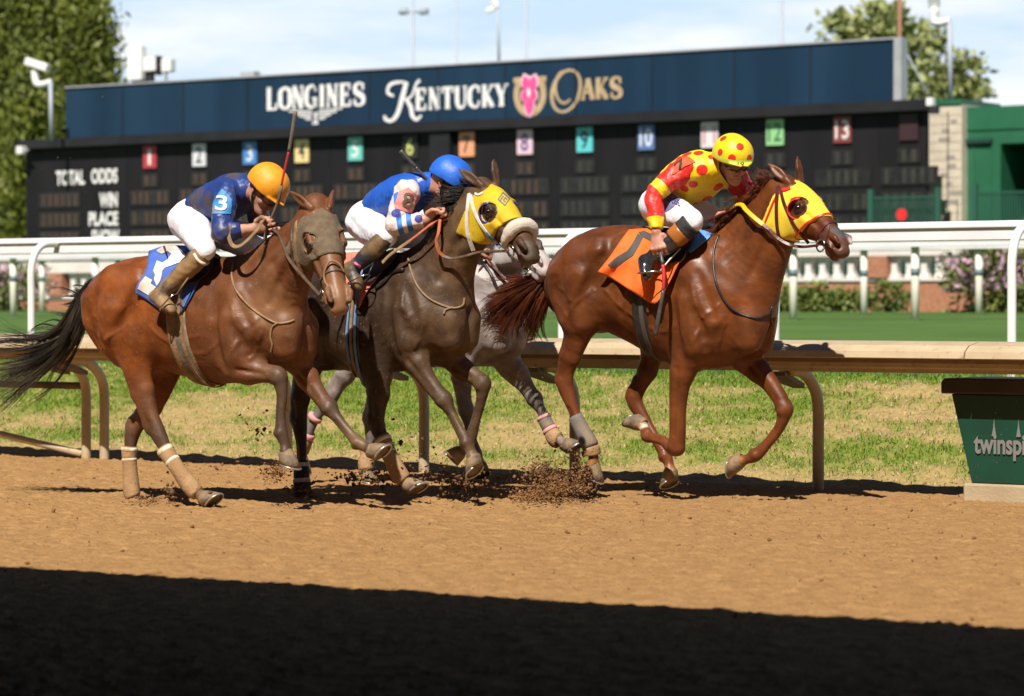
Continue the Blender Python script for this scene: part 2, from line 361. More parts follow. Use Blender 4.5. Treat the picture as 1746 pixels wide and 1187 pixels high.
def bank_z(u):
    return float(np.interp(u, [15.6, 15.95, 16.3, 17.2, 18.3, 18.9, 24, 36, 42, 60, 400], [-0.02, .0, .05, .30, .55, .60, .72, .93, .99, 1.02, 1.02]))
# bank: dry patches and green patches as the cover of one sloping sheet
bs, bu = 420, 90
Sg, Ug = np.meshgrid(np.linspace(-26, 2, bs), np.linspace(15.60, 18.9, bu), indexing='ij')
bn = smooth_noise((bs, bu), 1.3, 0.01, 5)
Zg = np.vectorize(bank_z)(Ug) + 0.016 * smooth_noise((bs, bu), 0.9, 0.02, 6) * np.clip((Ug - 15.7) * 4, 0.1, 1)
patch = np.clip(0.20 + (Ug - 16.7) * 0.50 + 0.38 * bn + .16 * smooth_noise((bs, bu), 0.5, 0.03, 8), 0, 1)          # 0 dry and bare, 1 green
patch *= np.clip((Ug - 16.12) * 4, 0, 1)
dry = np.array([0.36, 0.27, 0.12]); grn = np.array([0.15, 0.21, 0.03]); soil = np.array([0.42, 0.30, 0.18])
cb = dry + (grn - dry) * patch[..., None]
edge = np.clip((Ug - 15.95 + .05 * bn) * 6, 0, 1)[..., None]; cb = soil + (cb - soil) * edge
BV = Sg[..., None] * TT + Ug[..., None] * NN; BV[..., 2] = Zg
M['bank'] = mat('bank', (1, 1, 1), (0.72, 0.7, 0.66), 40, 0.95, 0.5, 60, spec=0.1, vcol=True)
tag(mesh_obj('grass_bank', BV.reshape(-1, 3), grid_faces(bs, bu), M['bank'], vcol=cb.reshape(-1, 3)), kind='structure')
# turf beyond
ul = [18.85, 19.6, 21, 24, 28, 32, 36, 42, 50, 60, 90, 200, 900]
V = []
for u in ul:
    for s in (-900, -120, -60, -30, -10, 10, 40, 300): V.append(su(s, u, bank_z(u) - 0.004))
M['turf'] = mat('turf', (0.080, 0.150, 0.034), (0.060, 0.118, 0.028), .7, 0.9, 0.3, 30, spec=0.15)
tag(mesh_obj('turf_course', V, grid_faces(len(ul), 8), M['turf']), kind='structure')

def blades(name, P, H, W, C1, lean, mat_, seed):
    r = np.random.default_rng(seed); n = len(P)
    a = r.uniform(0, 2 * math.pi, n); d = np.stack([np.cos(a), np.sin(a), 0 * a], 1)
    b = r.uniform(0, 2 * math.pi, n); ln = np.stack([np.cos(b), np.sin(b), 0 * b], 1) * (H * lean * r.uniform(0.2, 1.2, n))[:, None]
    up = np.array([0, 0, 1.0])
    v0 = P - d * W[:, None] / 2; v1 = P + d * W[:, None] / 2
    m0 = P + up * (H * .6)[:, None] + ln * .4; v2 = m0 + d * W[:, None] * .35; v3 = m0 - d * W[:, None] * .35
    v4 = P + up * H[:, None] * (1 - .25 * lean) + ln
    V = np.stack([v0, v1, v2, v3, v4], 1).reshape(-1, 3); i = np.arange(n)[:, None] * 5
    q = (i + np.array([[0, 1, 2, 3]])); t = i + np.array([[3, 2, 4, 4]])
    vc = np.repeat(C1, 5, 0)
    Fq = [tuple(x) for x in q] + [tuple(x[:3]) for x in t]
    return tag(mesh_obj(name, V, Fq, mat_, vcol=vc, smooth=False), kind='stuff')
M['blade'] = mat('blade', (1, 1, 1), None, rough=0.7, vcol=True, spec=0.2)
r = np.random.default_rng(11); n = 170000
ii = r.integers(0, bs, n * 2); jj = r.integers(0, bu, n * 2)
pk = patch[ii, jj]; keep = r.uniform(0, 1, n * 2) < (0.16 + 0.84 * pk) * (Ug[ii, jj] > 16.1)
ii, jj, pk = ii[keep], jj[keep], pk[keep]
P = BV[ii, jj] + np.stack([r.uniform(-.035, .035, len(ii)), r.uniform(-.035, .035, len(ii)), 0 * ii], 1)
isg = r.uniform(0, 1, len(ii)) < np.clip(pk * 1.25, 0.12, 1)
cg = np.stack([r.uniform(.11, .21, len(ii)), r.uniform(.19, .28, len(ii)), r.uniform(.02, .045, len(ii))], 1)
cd = np.stack([r.uniform(.38, .55, len(ii)), r.uniform(.28, .42, len(ii)), r.uniform(.14, .24, len(ii))], 1)
cc = np.where(isg[:, None], cg, cd)
blades('grass', P, np.where(isg, r.uniform(.02, .055, len(ii)), r.uniform(.015, .035, len(ii))), r.uniform(.004, .010, len(ii)), cc, 0.9, M['blade'], 12)
n = 26000
s_ = r.uniform(-26, 1, n); u_ = 18.8 + 5.5 * r.uniform(0, 1, n) ** 1.6
P = s_[:, None] * TT + u_[:, None] * NN; P[:, 2] = [bank_z(x) - .01 for x in u_]
cg = np.stack([r.uniform(.06, .10, n), r.uniform(.13, .19, n), r.uniform(.025, .045, n)], 1)
blades('turf_grass', P, r.uniform(.04, .09, n), r.uniform(.006, .012, n), cg, 0.6, M['blade'], 13)

# lumps of dirt lying on the track, and dirt thrown up by the hooves
ICO = None
def lumps(name, P, R, mat_, seed, kind='stuff', label=None):
    r = np.random.default_rng(seed); bm = bmesh.new(); bmesh.ops.create_icosphere(bm, subdivisions=1, radius=1.0)
    v0 = np.array([v.co[:] for v in bm.verts]); f0 = np.array([[v.index for v in f.verts] for f in bm.faces]); bm.free()
    n = len(P); V = v0[None] * r.uniform(.35, 1.5, (n, len(v0), 1)) * r.uniform(.45, 1.3, (n, 1, 3)) * R[:, None, None]
    an = r.uniform(0, 6.28, n); c, s = np.cos(an), np.sin(an)
    V = np.stack([V[..., 0] * c[:, None] - V[..., 2] * s[:, None], V[..., 1], V[..., 0] * s[:, None] + V[..., 2] * c[:, None]], -1) + P[:, None]
    Fi = (f0[None] + (np.arange(n) * len(v0))[:, None, None]).reshape(-1, 3)
    return tag(mesh_obj(name, V.reshape(-1, 3), Fi, mat_, smooth=False), kind=kind)
n = 2600
P = r.uniform(S0, S1, n)[:, None] * TT + (8.5 + 7.2 * r.uniform(0, 1, n) ** .7)[:, None] * NN; P[:, 2] = r.uniform(.0, .008, n)
lumps('dirt_lumps', P, 0.003 + 0.011 * r.uniform(0, 1, n) ** 4, M['clod'], 21)
UP = np.array([0, 0, 1.0])
# ------------------------------------------------------------------ grandstand behind the camera (throws the big shade on the track)
gs = tag(empty('grandstand', su(0, -8, 0)), 'long dark trackside stand over the photographer, with an unseen low canopy added to darken the near track', 'grandstand')
ZR = 2.45
UE = 8.97 - ZR * ((LDIR @ NN) / -LDIR[2])                    # added unseen canopy, set low to block skylight; its edge throws the shade line
ue = lambda s: UE - .14 + .072 * (s + 7.5)                  # the canopy stands a little askew to the track
mb = MB(); mb.prism([su(-60, ue(-60), ZR), su(40, ue(40), ZR), su(40, UE - 20, ZR), su(-60, UE - 20, ZR)], UP * .25); mb.build('canopy_blocker', M['stand_dark'], gs)
mb = MB(); mb.tbox(-70, 70, UE - 16.4, UE - 16.003, -.1, 12.0); mb.build('rear_wall', M['stand_dark'], gs)
mb = MB()
for k in range(6): mb.tbox(-70, 70, UE - 16 + k * .8, UE - 15.203 + k * .8, -.1, 1.9 - k * .3)
mb.build('seating_tiers', M['stand_dark'], gs)
mb = MB(); mb.tbox(-70, 70, UE - 16, UE - 9, ZR + .253, 12.0); mb.build('upper_stand', M['stand_dark'], gs)
for k in range(8):
    mb = MB(); mb.tbox(-63 + k * 18 - .25, -63 + k * 18 + .25, UE - 9.6, UE - 9.1, -.1, ZR - .003); mb.build('column', M['stand_dark'], gs)

# ------------------------------------------------------------------ tan running rail
rl = tag(empty('running_rail', su(-10, 15.4, 0)), 'tan running rail with a curved visor along the edge of the dirt track', 'rail')
def profile_obj(name, prof, s0, s1, m, parent, nseg=1):
    V = []; Fc = []; n = len(prof)
    for s in np.linspace(s0, s1, nseg + 1):
        V += [su(s, u, z) for u, z in prof]
    for k in range(nseg):
        for i in range(n):
            j = (i + 1) % n; Fc.append((k * n + i, k * n + j, (k + 1) * n + j, (k + 1) * n + i))
    Fc.append(tuple(range(n))); Fc.append(tuple(reversed(range(nseg * n, nseg * n + n))))
    b = MB(); b.add(V, Fc); return b.build(name, m, parent)
for a, b in ((-30, -11.215), (-11.207, -7.335), (-7.327, 0)):
    profile_obj('visor', [(15.42, .925), (15.16, .924), (15.04, .905), (14.985, .87), (14.975, .832), (14.995, .826), (15.03, .84), (15.42, .86)], a, b, M['tan_rail'], rl)
profile_obj('under_rail', [(15.42, .857), (15.10, .838), (15.06, .80), (15.06, .775), (15.10, .765), (15.10, .742), (15.42, .742)], -30, 0, M['tan_rail'], rl)
for px, py in ((147, 785), (178, 785), (490, 797), (723, 808), (980, 819), (1395, 835)):
    s = s_of(ong(px, py)); s = s_of(onu(px, py, 15.57))
    P = catmull([su(s, 15.57, -.06), su(s, 15.57, .25), su(s, 15.57, .48), su(s, 15.54, .60), su(s, 15.45, .69), su(s, 15.34, .735), su(s, 15.2, .745)], 5)
    b = MB(); b.tube(P, .036, 14); b.build('post', M['tan_rail'], rl, smooth=True)
    b = MB(); b.prism([su(s - .16, 15.12, .740), su(s + .02, 15.12, .740), su(s + .0, 15.40, .66), su(s - .08, 15.40, .66)], UP * -.03); b.build('bracket', M['rail_under'], rl)
s1 = s_of(onu(143, 700, 15.57))
gt = tag(empty('rail_gate', su(s1 - 1, 15.57, 0)), 'brown pipe gate with a level bar and a slanted brace under the rail', 'gate')
zb = onu(100, 657, 15.57)[2]
b = MB(); b.tube([su(s1 - 3, 15.57, zb), su(s1, 15.57, zb)], .026, 10); b.build('crossbar', M['rail_under'], gt, smooth=True)
p0 = onu(0, 740, 15.57); p1 = onu(140, 774, 15.57)
b = MB(); b.tube([p0 + (p0 - p1), p1], .026, 10); b.build('brace', M['tan_rail'], gt, smooth=True)

# green sponsor planter under the rail at the right
bp = ong(1690, 850); sL = s_of(onu(1651, 850, 15.25)); tb = tag(empty('sponsor_box', su(sL + .8, 15.4, 0)), 'dark green sponsor box with pale lettering under the tan rail at the track edge', 'box')
zt = onu(1640, 672, 15.25)[2]; zm = onu(1650, 823, 15.25)[2]; zl = onu(1640, 645, 15.25)[2]
sT = s_of(onu(1622, 672, 15.25))
b = MB(); b.prism([su(sT, 15.25, zt), su(sL + .02, 15.25, zm), su(sL + 2.4, 15.25, zm), su(sL + 2.5, 15.25, zt)], NN * .45); b.build('panel', M['box_green'], tb, bevel=.006)
b = MB(); b.prism([su(sT - .05, 15.21, zt + .002), su(sT - .05, 15.21, zt + .07), su(sT - .03, 15.21, zl), su(sL + 2.6, 15.21, zl), su(sL + 2.6, 15.21, zt + .002)], NN * .52); b.build('lid', M['box_lid'], tb, bevel=.01)
b = MB(); b.tbox(sL - .02, sL + 2.4, 15.22, 15.72, -.04, zm - .003); b.build('plinth', M['concrete'], tb, bevel=.012)
p = onu(1661, 762, 15.25); h = .105; wd = h * 5.6 * .8
c = p + TT * (wd / 2) + UP * .0
flat_text('lettering', 'twinspires', c, TT, UP, wd, .15, -NN, M['logo_grey'], tb, bold=.03, depth=.006)
b = MB()
for k, f in enumerate((.272, .60)):
    q = p + TT * (wd * f) + UP * .065
    b.prism([q - TT * .014, q + TT * .014, q + UP * .055 + TT * .004, q + UP * .10, q + UP * .055 - TT * .004], -NN * .005)
b.build('spire_mark', M['logo_grey'], tb)

# ------------------------------------------------------------------ white rails of the turf course
def bent_rail(name, label, u, zg, zt, posts, r, s0, s1, over, thick, green, mrail, mpost, group=None):
    o = tag(empty(name, su(-12, u, zg)), label, 'rail', group)
    uo = u + over
    profile_obj('rail', [(uo - .14, zt - .03), (uo - .10, zt), (uo + .12, zt), (uo + .16, zt - .03), (uo + .16, zt - thick), (uo - .12, zt - thick), (uo - .12, zt - .042), (uo - .14, zt - .046)], s0, s1, mrail, o)
    for s in posts:
        if over > .2:
            P = catmull([su(s, u, zg - .05), su(s, u, zt - .55), su(s, u, zt - .30), su(s, u + .05, zt - .15), su(s, u + .15, zt - .07), su(s, u + .30, zt - .055), su(s, uo - .143, zt - .06)], 5)
        else:
            P = [su(s, uo + .01, zg - .05), su(s, uo + .01, zg + .5), su(s, uo + .01, zt - thick - .003)]
        b = MB(); b.tube(P, r, 14); pp = b.build('post', mpost, o, smooth=True)
        if green:  # dark tinted ring standing in for the rail's shadow on the post
            b = MB(); b.tube([su(s, uo + .01, zg + green), su(s, uo + .01, zg + green + .10)], r + .004, 14); b.build('shadow_band', M['post_shadow'], pp, smooth=True, base=np.array(o.location))
    return o
d0 = s_of(onu(1725, 640, 18.7)); d1 = s_of(onu(1322, 648, 18.7))
near_posts = [d0 + (d0 - d1) * 1] + [d0 + (d1 - d0) * k for k in range(0, 8)]
bent_rail('white_rail', 'big white rail on bent posts along the near edge of the turf', 18.7, bank_z(18.7), 1.75, near_posts, .033, -40, 2, .46, .135, 0, M['white_rail'], M['white_paint'], 'white turf rails')
sa = s_of(onu(1349, 546, 36)); sb = s_of(onu(1557, 546, 36))
bent_rail('white_rail', 'far white rail whose cream posts stand nearer the track', 36, .93, 2.09, [sa + (sb - sa) * k for k in range(-12, 4)], .058, -60, 0, .05, .14, .62, M['white_rail'], M['cream_post'], 'white turf rails')
sa = s_of(onu(1470, 537, 41)); sb = s_of(onu(1666, 537, 41))
bent_rail('white_rail', 'farthest white rail, in front of the balustrade', 41, .98, 2.13, [sa + (sb - sa) * k for k in range(-13, 4)], .058, -66, 0, .05, .11, .62, M['white_rail'], M['cream_post'], 'white turf rails')

# ------------------------------------------------------------------ balustrade of the infield
def balustrade(label, s0, s1, u, zt, zc, zb, z0, piers, gap):
    o = tag(empty('balustrade', su((s0 + s1) / 2, u, z0)), label, 'balustrade', 'balustrades behind the turf')
    b = MB(); b.tbox(s0, s1, u - .22, u + .22, zc, zt); b.build('coping', M['white_stone'], o)
    b = MB(); b.tbox(s0, s1, u - .2, u + .2, zb - .07, zb); b.build('base_rail', M['white_stone'], o)
    b = MB(); b.tbox(s0, s1, u - .16, u + .16, z0 - .1, zb - .073); b.build('brick_base', M['brick'], o)
    b = MB(); b.tbox(s0, s1, u + .9, u + .95, z0, zc); b.build('green_backing', M['dark_green'], o)
    for s in piers:
        b = MB(); b.tbox(s - .22, s + .22, u - .25, u + .25, zb + .003, zc - .003); b.build('brick_pier', M['brick'], o)
    first = None
    for s in np.arange(s0 + gap / 2, s1, gap):
        if min([abs(s - q) for q in piers] + [9]) < .3: continue
        if first is None:
            b = MB(); hh = zc - zb; w = gap * .285
            pr = [(w, 0), (w, .12), (w * .72, .16), (w * .66, .4), (w * .72, .66), (w * .95, .78), (w * 1.25, .86), (w * 1.55, .93), (w * 1.66, .997)]
            poly = [su(s + x, u - .1, zb + .003 + y * (hh - .006)) for x, y in pr] + [su(s - x, u - .1, zb + .003 + y * (hh - .006)) for x, y in reversed(pr)]
            b.prism(poly, NN * .2); first = b.build('baluster', M['white_stone'], o); f_s = s
        else:
            c = first.copy(); COL.objects.link(c); c.parent = o; c.location = tuple(TT * (s - f_s))
    return o
balustrade('white balustrade on a brick base with dark green openings beside a brick pier', -40, -19, 52, 2.235, 2.13, 1.69, 1.02, [s_of(onu(1505, 450, 52)), s_of(onu(1745, 450, 52)), s_of(onu(1010, 450, 52))], .33)
balustrade('pale balustrade with a thick coping and narrow balusters behind the pink shrub', -57, -41, 52, 2.20, 1.93, 1.36, 1.02, [s_of(onu(105, 450, 52)), s_of(onu(-12, 450, 52)), s_of(onu(380, 450, 52))], .36)

# ------------------------------------------------------------------ foliage
def leaf_cards(name, P, size, mats, mi, parent, seed, outd=None, stretch=1.6):
    r = np.random.default_rng(seed); n = len(P)
    d = r.standard_normal((n, 3)); 
    if outd is not None: d = d * .55 + outd
    d /= np.linalg.norm(d, axis=1)[:, None] + 1e-9
    e = np.cross(d, r.standard_normal((n, 3))); e /= np.linalg.norm(e, axis=1)[:, None] + 1e-9
    sz = size * r.uniform(.5, 1.4, n)
    a = d * (sz * stretch)[:, None]; c = e * (sz * .5)[:, None]
    V = np.stack([P - a * .5, P - a * .05 + c, P + a * .6, P - a * .05 - c], 1).reshape(-1, 3)
    Fq = (np.arange(n)[:, None] * 4 + np.arange(4)[None])
    return mesh_obj(name, V, Fq, None, parent, smooth=False, mats=mats, mi=mi)
def cloud(c, R, n, seed, clumps=26, spread=.34):
    r = np.random.default_rng(seed); k = r.standard_normal((clumps, 3)); k /= np.linalg.norm(k, axis=1)[:, None]
    k *= r.uniform(.45, 1.0, clumps)[:, None] ** .5
    i = r.integers(0, clumps, n); p = k[i] + r.standard_normal((n, 3)) * spread * r.uniform(.5, 1.1, clumps)[i][:, None]
    p = p * np.asarray(R); dirs = nrm_rows(p); return np.asarray(c) + p, dirs
def nrm_rows(a): return a / (np.linalg.norm(a, axis=1)[:, None] + 1e-9)
def shrub(label, px, py, u, w, h, n, pink, seed, name='shrub', group=None):
    g = onu(px, py, u); zg = bank_z(u); g[2] = zg
    o = tag(empty(name, g), label, 'shrub', group)
    P, d = cloud(g + UP * h * .5, (w / 2, w / 2, h * .52), n, seed); P[:, 2] = np.maximum(P[:, 2], zg + .02)
    r = np.random.default_rng(seed + 1)
    leaf_cards('foliage', P, .07, [M['leaf_low']], None, o, seed, d)
    if pink:
        Q, d2 = cloud(g + UP * h * .62, (w / 2 * 1.02, w / 2, h * .46), int(n * .5), seed + 5); Q = Q[Q[:, 2] > zg + h * .35]
        leaf_cards('blossom', Q, .075, [M['pink_flower']], None, o, seed + 2)
    b = MB()
    for k in range(4):
        an = k * 1.7; b.tube([g - UP * .05, g + np.array([math.cos(an) * .12, math.sin(an) * .12, h * .35]), g + np.array([math.cos(an) * .3, math.sin(an) * .3, h * .75])], [.03, .02, .008], 6)
    b.build('stem', M['bark'], o, smooth=True)
shrub('shrub with pink blossom at the left end of the pale balustrade', 15, 530, 49, 1.7, 1.05, 2600, True, 31, group='pink flowering shrubs')
shrub('wide pink flowering shrub at the right end of the white balustrade', 1706, 536, 49, 1.75, 1.15, 3400, True, 35, group='pink flowering shrubs')
for k, (px, w, h, what) in enumerate(((1345, .9, .62, 'low green shrub, first from the chestnut horse along the brick wall'), (1398, .95, .58, 'low green shrub, second from the chestnut horse along the brick wall'), (1450, .8, .5, 'low green shrub in the middle of the brick wall, dense and rounded'), (1515, .9, .66, 'thin tall green shrub left of the cream post before the brick pier'))):
    shrub(what, px, 535, 50.5, w * .85, h * .8, 900 if k < 3 else 500, False, 40 + k, group='low shrubs at the brick wall')

def conifer(px, u, w, ztop, zg, seed, label, n=26000):
    r = np.random.default_rng(seed); g = onu(px, 400, u); g[2] = zg
    o = tag(empty('conifer_tree', g), label, 'tree', 'dense conifers beside the tote board')
    b = MB(); b.tube([g, g + UP * (ztop - zg) * .5, g + UP * (ztop - zg) * .96], [.22, .15, .03], 8); b.build('trunk', M['bark'], o, smooth=True)
    ncl = 420; t = r.uniform(0, 1, ncl) ** .85; an = r.uniform(0, 6.283, ncl)
    R = w / 2 * np.clip(1.06 - t ** 2.2, .05, 1) * r.uniform(.72, 1.1, ncl)
    cl = np.stack([np.cos(an) * R, np.sin(an) * R, t * (ztop - zg)], 1)
    i = r.integers(0, ncl, n); sp = r.uniform(.14, .42, ncl)[i]
    P = g + cl[i] + r.standard_normal((n, 3)) * sp[:, None] * np.array([1, 1, 1.9])
    d = np.stack([np.cos(an[i]) * .6, np.sin(an[i]) * .6, np.full(n, .9)], 1)
    leaf_cards('crown', P, .12, [M['conifer']], None, o, seed + 1, d, 2.2)
conifer(150, 76, 2.6, 12.6, .8, 51, 'conifer closest to the blue panel, its right edge against the sky')
conifer(85, 78, 2.8, 15.5, .8, 52, 'tall conifer behind the white security camera')
conifer(15, 74, 2.9, 14.5, .8, 53, 'conifer at the left edge of the view')
conifer(55, 72, 1.9, 9.2, .8, 54, 'lower conifer in front of the tall ones, beside the board end', 14000)
conifer(-50, 76, 2.9, 15.5, .8, 55, 'conifer half cut by the left edge of the view')
def broad_tree(px, py, u, blobs, label, seed, trunk_px, name='broadleaf_tree'):
    r = np.random.default_rng(seed); c0 = onu(px, py, u); g = onu(trunk_px, py, u); g[2] = .8
    o = tag(empty(name, g), label, 'tree', 'pale trees beyond the tote board')
    b = MB(); top = c0 + UP * .2
    b.tube(catmull([g, g * .5 + top * .5 + np.array([.2, 0, 0]), top], 4), np.linspace(.28, .07, 9), 8)
    Ps = []; ds = []
    for k, (bx, by, rx, rz) in enumerate(blobs):
        c = onu(bx, by, u); b.tube(catmull([g * .35 + top * .65, (g * .3 + top * .7 + c) / 2 + UP * .3, c], 4), np.linspace(.09, .02, 9), 6)
        for q in range(4):
            e = c + r.standard_normal(3) * np.array([rx, rx, rz]) * .6; b.tube([c, (c + e) / 2 + UP * .1, e], [.03, .02, .008], 5)
        P, d = cloud(c, (rx, rx, rz), int(330 * rx * rz) + 70, seed + k, 18, .3); Ps.append(P); ds.append(d)
    b.build('trunk', M['bark'], o, smooth=True)
    leaf_cards('crown', np.vstack(Ps), .22, [M['tree_pale']], None, o, seed + 50, np.vstack(ds))
broad_tree(1470, 80, 95, [(1440, 50, .9, .7), (1480, 45, 1.1, .8), (1520, 60, .8, .9), (1450, 90, 1.0, .8), (1500, 95, 1.2, .8), (1550, 100, .7, .9), (1545, 65, .5, .5)], 'pale green tree rising behind the right end of the blue panel', 61, 1480)
broad_tree(1600, 140, 100, [(1570, 150, .8, .7), (1605, 130, .9, .6), (1640, 125, .8, .7), (1655, 150, .7, .5), (1620, 155, 1.1, .6), (1590, 60, .5, .7)], 'smaller pale tree between the board end and the green building', 62, 1610)

# ------------------------------------------------------------------ tote board
BU = 60.0
tbd = tag(empty('tote_board', su(-44.8, BU, 1.0)), 'huge black tote board with number panels under a navy blue sign panel', 'tote board')
ax, ay, az = TT, UP, -NN
b = MB(); b.tbox(-59.2, -30.35, BU, BU + .15, .9, 5.63); b.build('board_body', M['board_black'], tbd)
b = MB(); b.tbox(-59.3, -30.25, BU - .28, BU + .2, 5.633, 5.885); b.build('cap', M['board_cap'], tbd)
b = MB(); b.tbox(-57.67, -31.2, BU + .05, BU + .3, 5.888, 7.33); b.build('sign_panel', M['board_blue'], tbd)
b = MB(); b.tbox(-57.67, -31.2, BU + .0, BU + .32, 7.333, 7.375); b.build('sign_trim', M['grey_metal'], tbd)
b = MB(); b.tbox(-31.197, -31.0, BU + .0, BU + .32, 5.888, 7.375); b.build('sign_end', M['grey_metal'], tbd)
b = MB()
for px in (207, 310, 420, 535, 628, 745, 860, 980, 1110, 1250, 1380):
    s = s_of(onu(px, 150, BU)); b.tbox(s - .012, s + .012, BU + .03, BU + .052, 5.9, 7.33)
b.build('panel_seam', M['board_cap'], tbd)
b = MB(); s = s_of(onu(757, 250, BU)); b.tbox(s - .32, s + .32, BU - .2, BU - .003, 4.4, 5.6); b.build('pilaster', M['grey_metal'] if False else M['board_cap'], tbd)
front = BU - .004
colsig = {1: ((.42, .045, .06), (.75, .7, .7)), 2: ((.62, .64, .68), (.06, .07, .12)), 3: ((.06, .22, .55), (.7, .72, .75)), 4: ((.72, .58, .26), (.05, .05, .06)), 5: ((.14, .50, .45), (.75, .8, .8)),
          6: ((.02, .02, .02), (.55, .58, .16)), 7: ((.70, .32, .17), (.1, .05, .05)), 8: ((.68, .50, .58), (.10, .06, .22)), 9: ((.10, .52, .55), (.01, .03, .05)), 10: ((.09, .17, .38), (.7, .72, .78)),
          11: ((.66, .64, .66), (.55, .25, .28)), 12: ((.26, .55, .25), (.05, .16, .08)), 13: ((.20, .045, .045), (.72, .68, .66)), 14: ((.032, .010, .013), (.05, .02, .02))}
for i, (ca, cb_) in colsig.items():
    s = -54.37 + (i - 1) * 1.8208 if i < 14 else s_of(onu(1551, 219, BU))
    m1 = mat('number_panel_colour', ca, None, rough=.6); m2 = mat('numeral_colour', cb_, None, rough=.6)
    pw = .235; z0 = 5.27
    b = MB(); b.tbox(s - pw, s + pw, front - .05, front, z0 - .31, z0 + .31); pn = b.build('number_panel', m1, tbd)
    if i < 14:
        v = flat_text('numeral', str(i), su(s, front - .05, z0), TT, UP, .1 if i == 1 else .22 if i < 10 else .36, .44, -NN, m2, pn, bold=.012, depth=.006)
        v.data.transform(Matrix.Translation(Vector(0 * TT)))
    b = MB(); b.tbox(s - .3, s + .3, front - .03, front, z0 - .84, z0 - .48); w = b.build('odds_window', M['window_dark'], tbd)
    for q in (-.13, .13):
        b = MB(); b.tbox(s + q - .06, s + q + .06, front - .036, front - .0303, z0 - .80, z0 - .52); b.build('digit', M['digit_brown'] if i < 9 else M['digit_green'], w)
    for zr in (4.14, 3.57, 3.03):
        b = MB(); b.tbox(s - .74, s + .74, front - .03, front, zr - .21, zr + .21); w = b.build('pool_window', M['window_dark'], tbd)
        for q in range(6):
            x = s - .58 + q * .232
            if (q * 7 + i * 3 + int(zr * 10)) % 5: b = MB(); b.tbox(x - .05, x + .05, front - .036, front - .0303, zr - .17, zr + .17); b.build('digit', M['digit_brown'] if i < 9 else M['digit_green'], w)
for zr in (4.14, 3.57, 3.03):
    s = s_of(onu(103, 350, BU)); b = MB(); b.tbox(s - .8, s + .8, front - .03, front, zr - .21, zr + .21); w = b.build('pool_window', M['window_dark'], tbd)
    for q in range(6):
        x = s - .62 + q * .25; b = MB(); b.tbox(x - .05, x + .05, front - .036, front - .0303, zr - .17, zr + .17); b.build('digit', M['digit_brown'], w)
b = MB()
for k in range(15):
    s = -55.28 + k * 1.8208; b.tbox(s - .012, s + .012, front - .012, front - .001, 1.0, 5.6)
b.build('panel_seam', M['board_cap'], tbd)
for word, x0, x1, py, h in (('TOTAL', 96, 145, 303, .42), ('ODDS', 156, 201, 300, .42), ('WIN', 170, 201, 341, .42), ('PLACE', 152, 202, 373, .40), ('SHOW', 157, 204, 404, .42)):
    a = onu(x0, py, BU); c_ = onu(x1, py, BU); c = (a + c_) / 2
    flat_text('wording', word, su(s_of(c), front, c[2]), TT, UP, s_of(c_) - s_of(a), h, -NN, M['sign_white'], tbd, bold=.035, depth=.012)
# lettering on the blue panel; x along the sign (metres from its left end), y up from its lower edge
SB = BU + .05
def sp(x, y): return su(x, SB, y)
def sx(px, py=160): return s_of(onu(px, py, BU))
def word_on_sign(word, pa, pb, za, zb, gap, wsc, m, nm='wording'):
    a, c = sx(pa), sx(pb); n = len(word); ni = word.count('I')
    g = gap; cw = ((c - a) - g * (n - 1)) / (n - ni * .45)
    it, _ = word_strokes(word, 0, 0, cw, zb - za, g, wsc)
    strokes_obj(nm, it, lambda x, y: sp(a + x, za + y), m, tbd, -NN, .01, .115)
word_on_sign('LONGINES', 453, 621, 6.42, 7.02, .05, 1.25, M['sign_white'])
word_on_sign('ENTUCKY', 707, 864, 6.22, 6.78, .05, 1.15, M['sign_white'])
word_on_sign('AKS', 990, 1060, 6.28, 6.80, .06, 1.2, M['sign_gold'])
k0, k1 = sx(652), sx(716); kw = k1 - k0
strokes_obj('wording', [([(k0 + kw * a, z) for a, z in ((.62, 6.95), (.42, 6.98), (.18, 6.92), (.12, 6.72), (.28, 6.62))], np.array([.5, .7, .9, .9, .6])),
                        ([(k0 + kw * a, z) for a, z in ((.62, 6.97), (.52, 6.6), (.38, 6.15), (.22, 5.98), (.06, 6.02), (.04, 6.12))], np.array([1.2, 1.4, 1.2, .9, .8, .8])),
                        ([(k0 + kw * a, z) for a, z in ((.98, 7.0), (.88, 6.9), (.76, 6.6), (.58, 6.5))], np.array([.8, .7, .6, .6])),
                        ([(k0 + kw * a, z) for a, z in ((.62, 6.52), (.74, 6.3), (.78, 6.08), (.9, 5.98), (1.02, 6.08))], np.array([.9, 1.2, 1.1, .8, .6]))], sp, M['sign_white'], tbd, -NN, .012, .11)
o0, o1 = sx(938), sx(990); ow = o1 - o0; oc = (o0 + o1) / 2
ang = np.linspace(0, 2 * math.pi, 13)
strokes_obj('wording', [([(oc + ow * .46 * math.cos(t) + .1 * math.sin(t), 6.52 + .52 * math.sin(t)) for t in ang], np.array([1.1, .9, .7, .6, .8, 1.1, 1.2, 1.0, .8, .6, .7, .9, 1.1])),
                        ([(oc - .05 + ow * .30 * math.cos(t), 6.62 + .40 * math.sin(t)) for t in np.linspace(1.4, 5.4, 9)], np.array([.5, .7, .8, .8, .8, .7, .6, .6, .5]))], sp, M['sign_gold'], tbd, -NN, .012, .10)
h0, h1 = sx(874), sx(930); hc = (h0 + h1) / 2; hw_ = (h1 - h0) / 2
strokes_obj('horseshoe_emblem', [([(hc + hw_ * .82 * math.cos(t), 6.5 + .5 * math.sin(t)) for t in np.linspace(math.pi * .78, math.pi * 2.22, 13)], 1.6),
                                 ([(hc - hw_ * 1.0, 6.86), (hc - hw_ * .4, 6.86)], 1.2), ([(hc + hw_ * .4, 6.86), (hc + hw_ * 1.0, 6.86)], 1.2)], sp, M['sign_gold'], tbd, -NN, .01, .11)
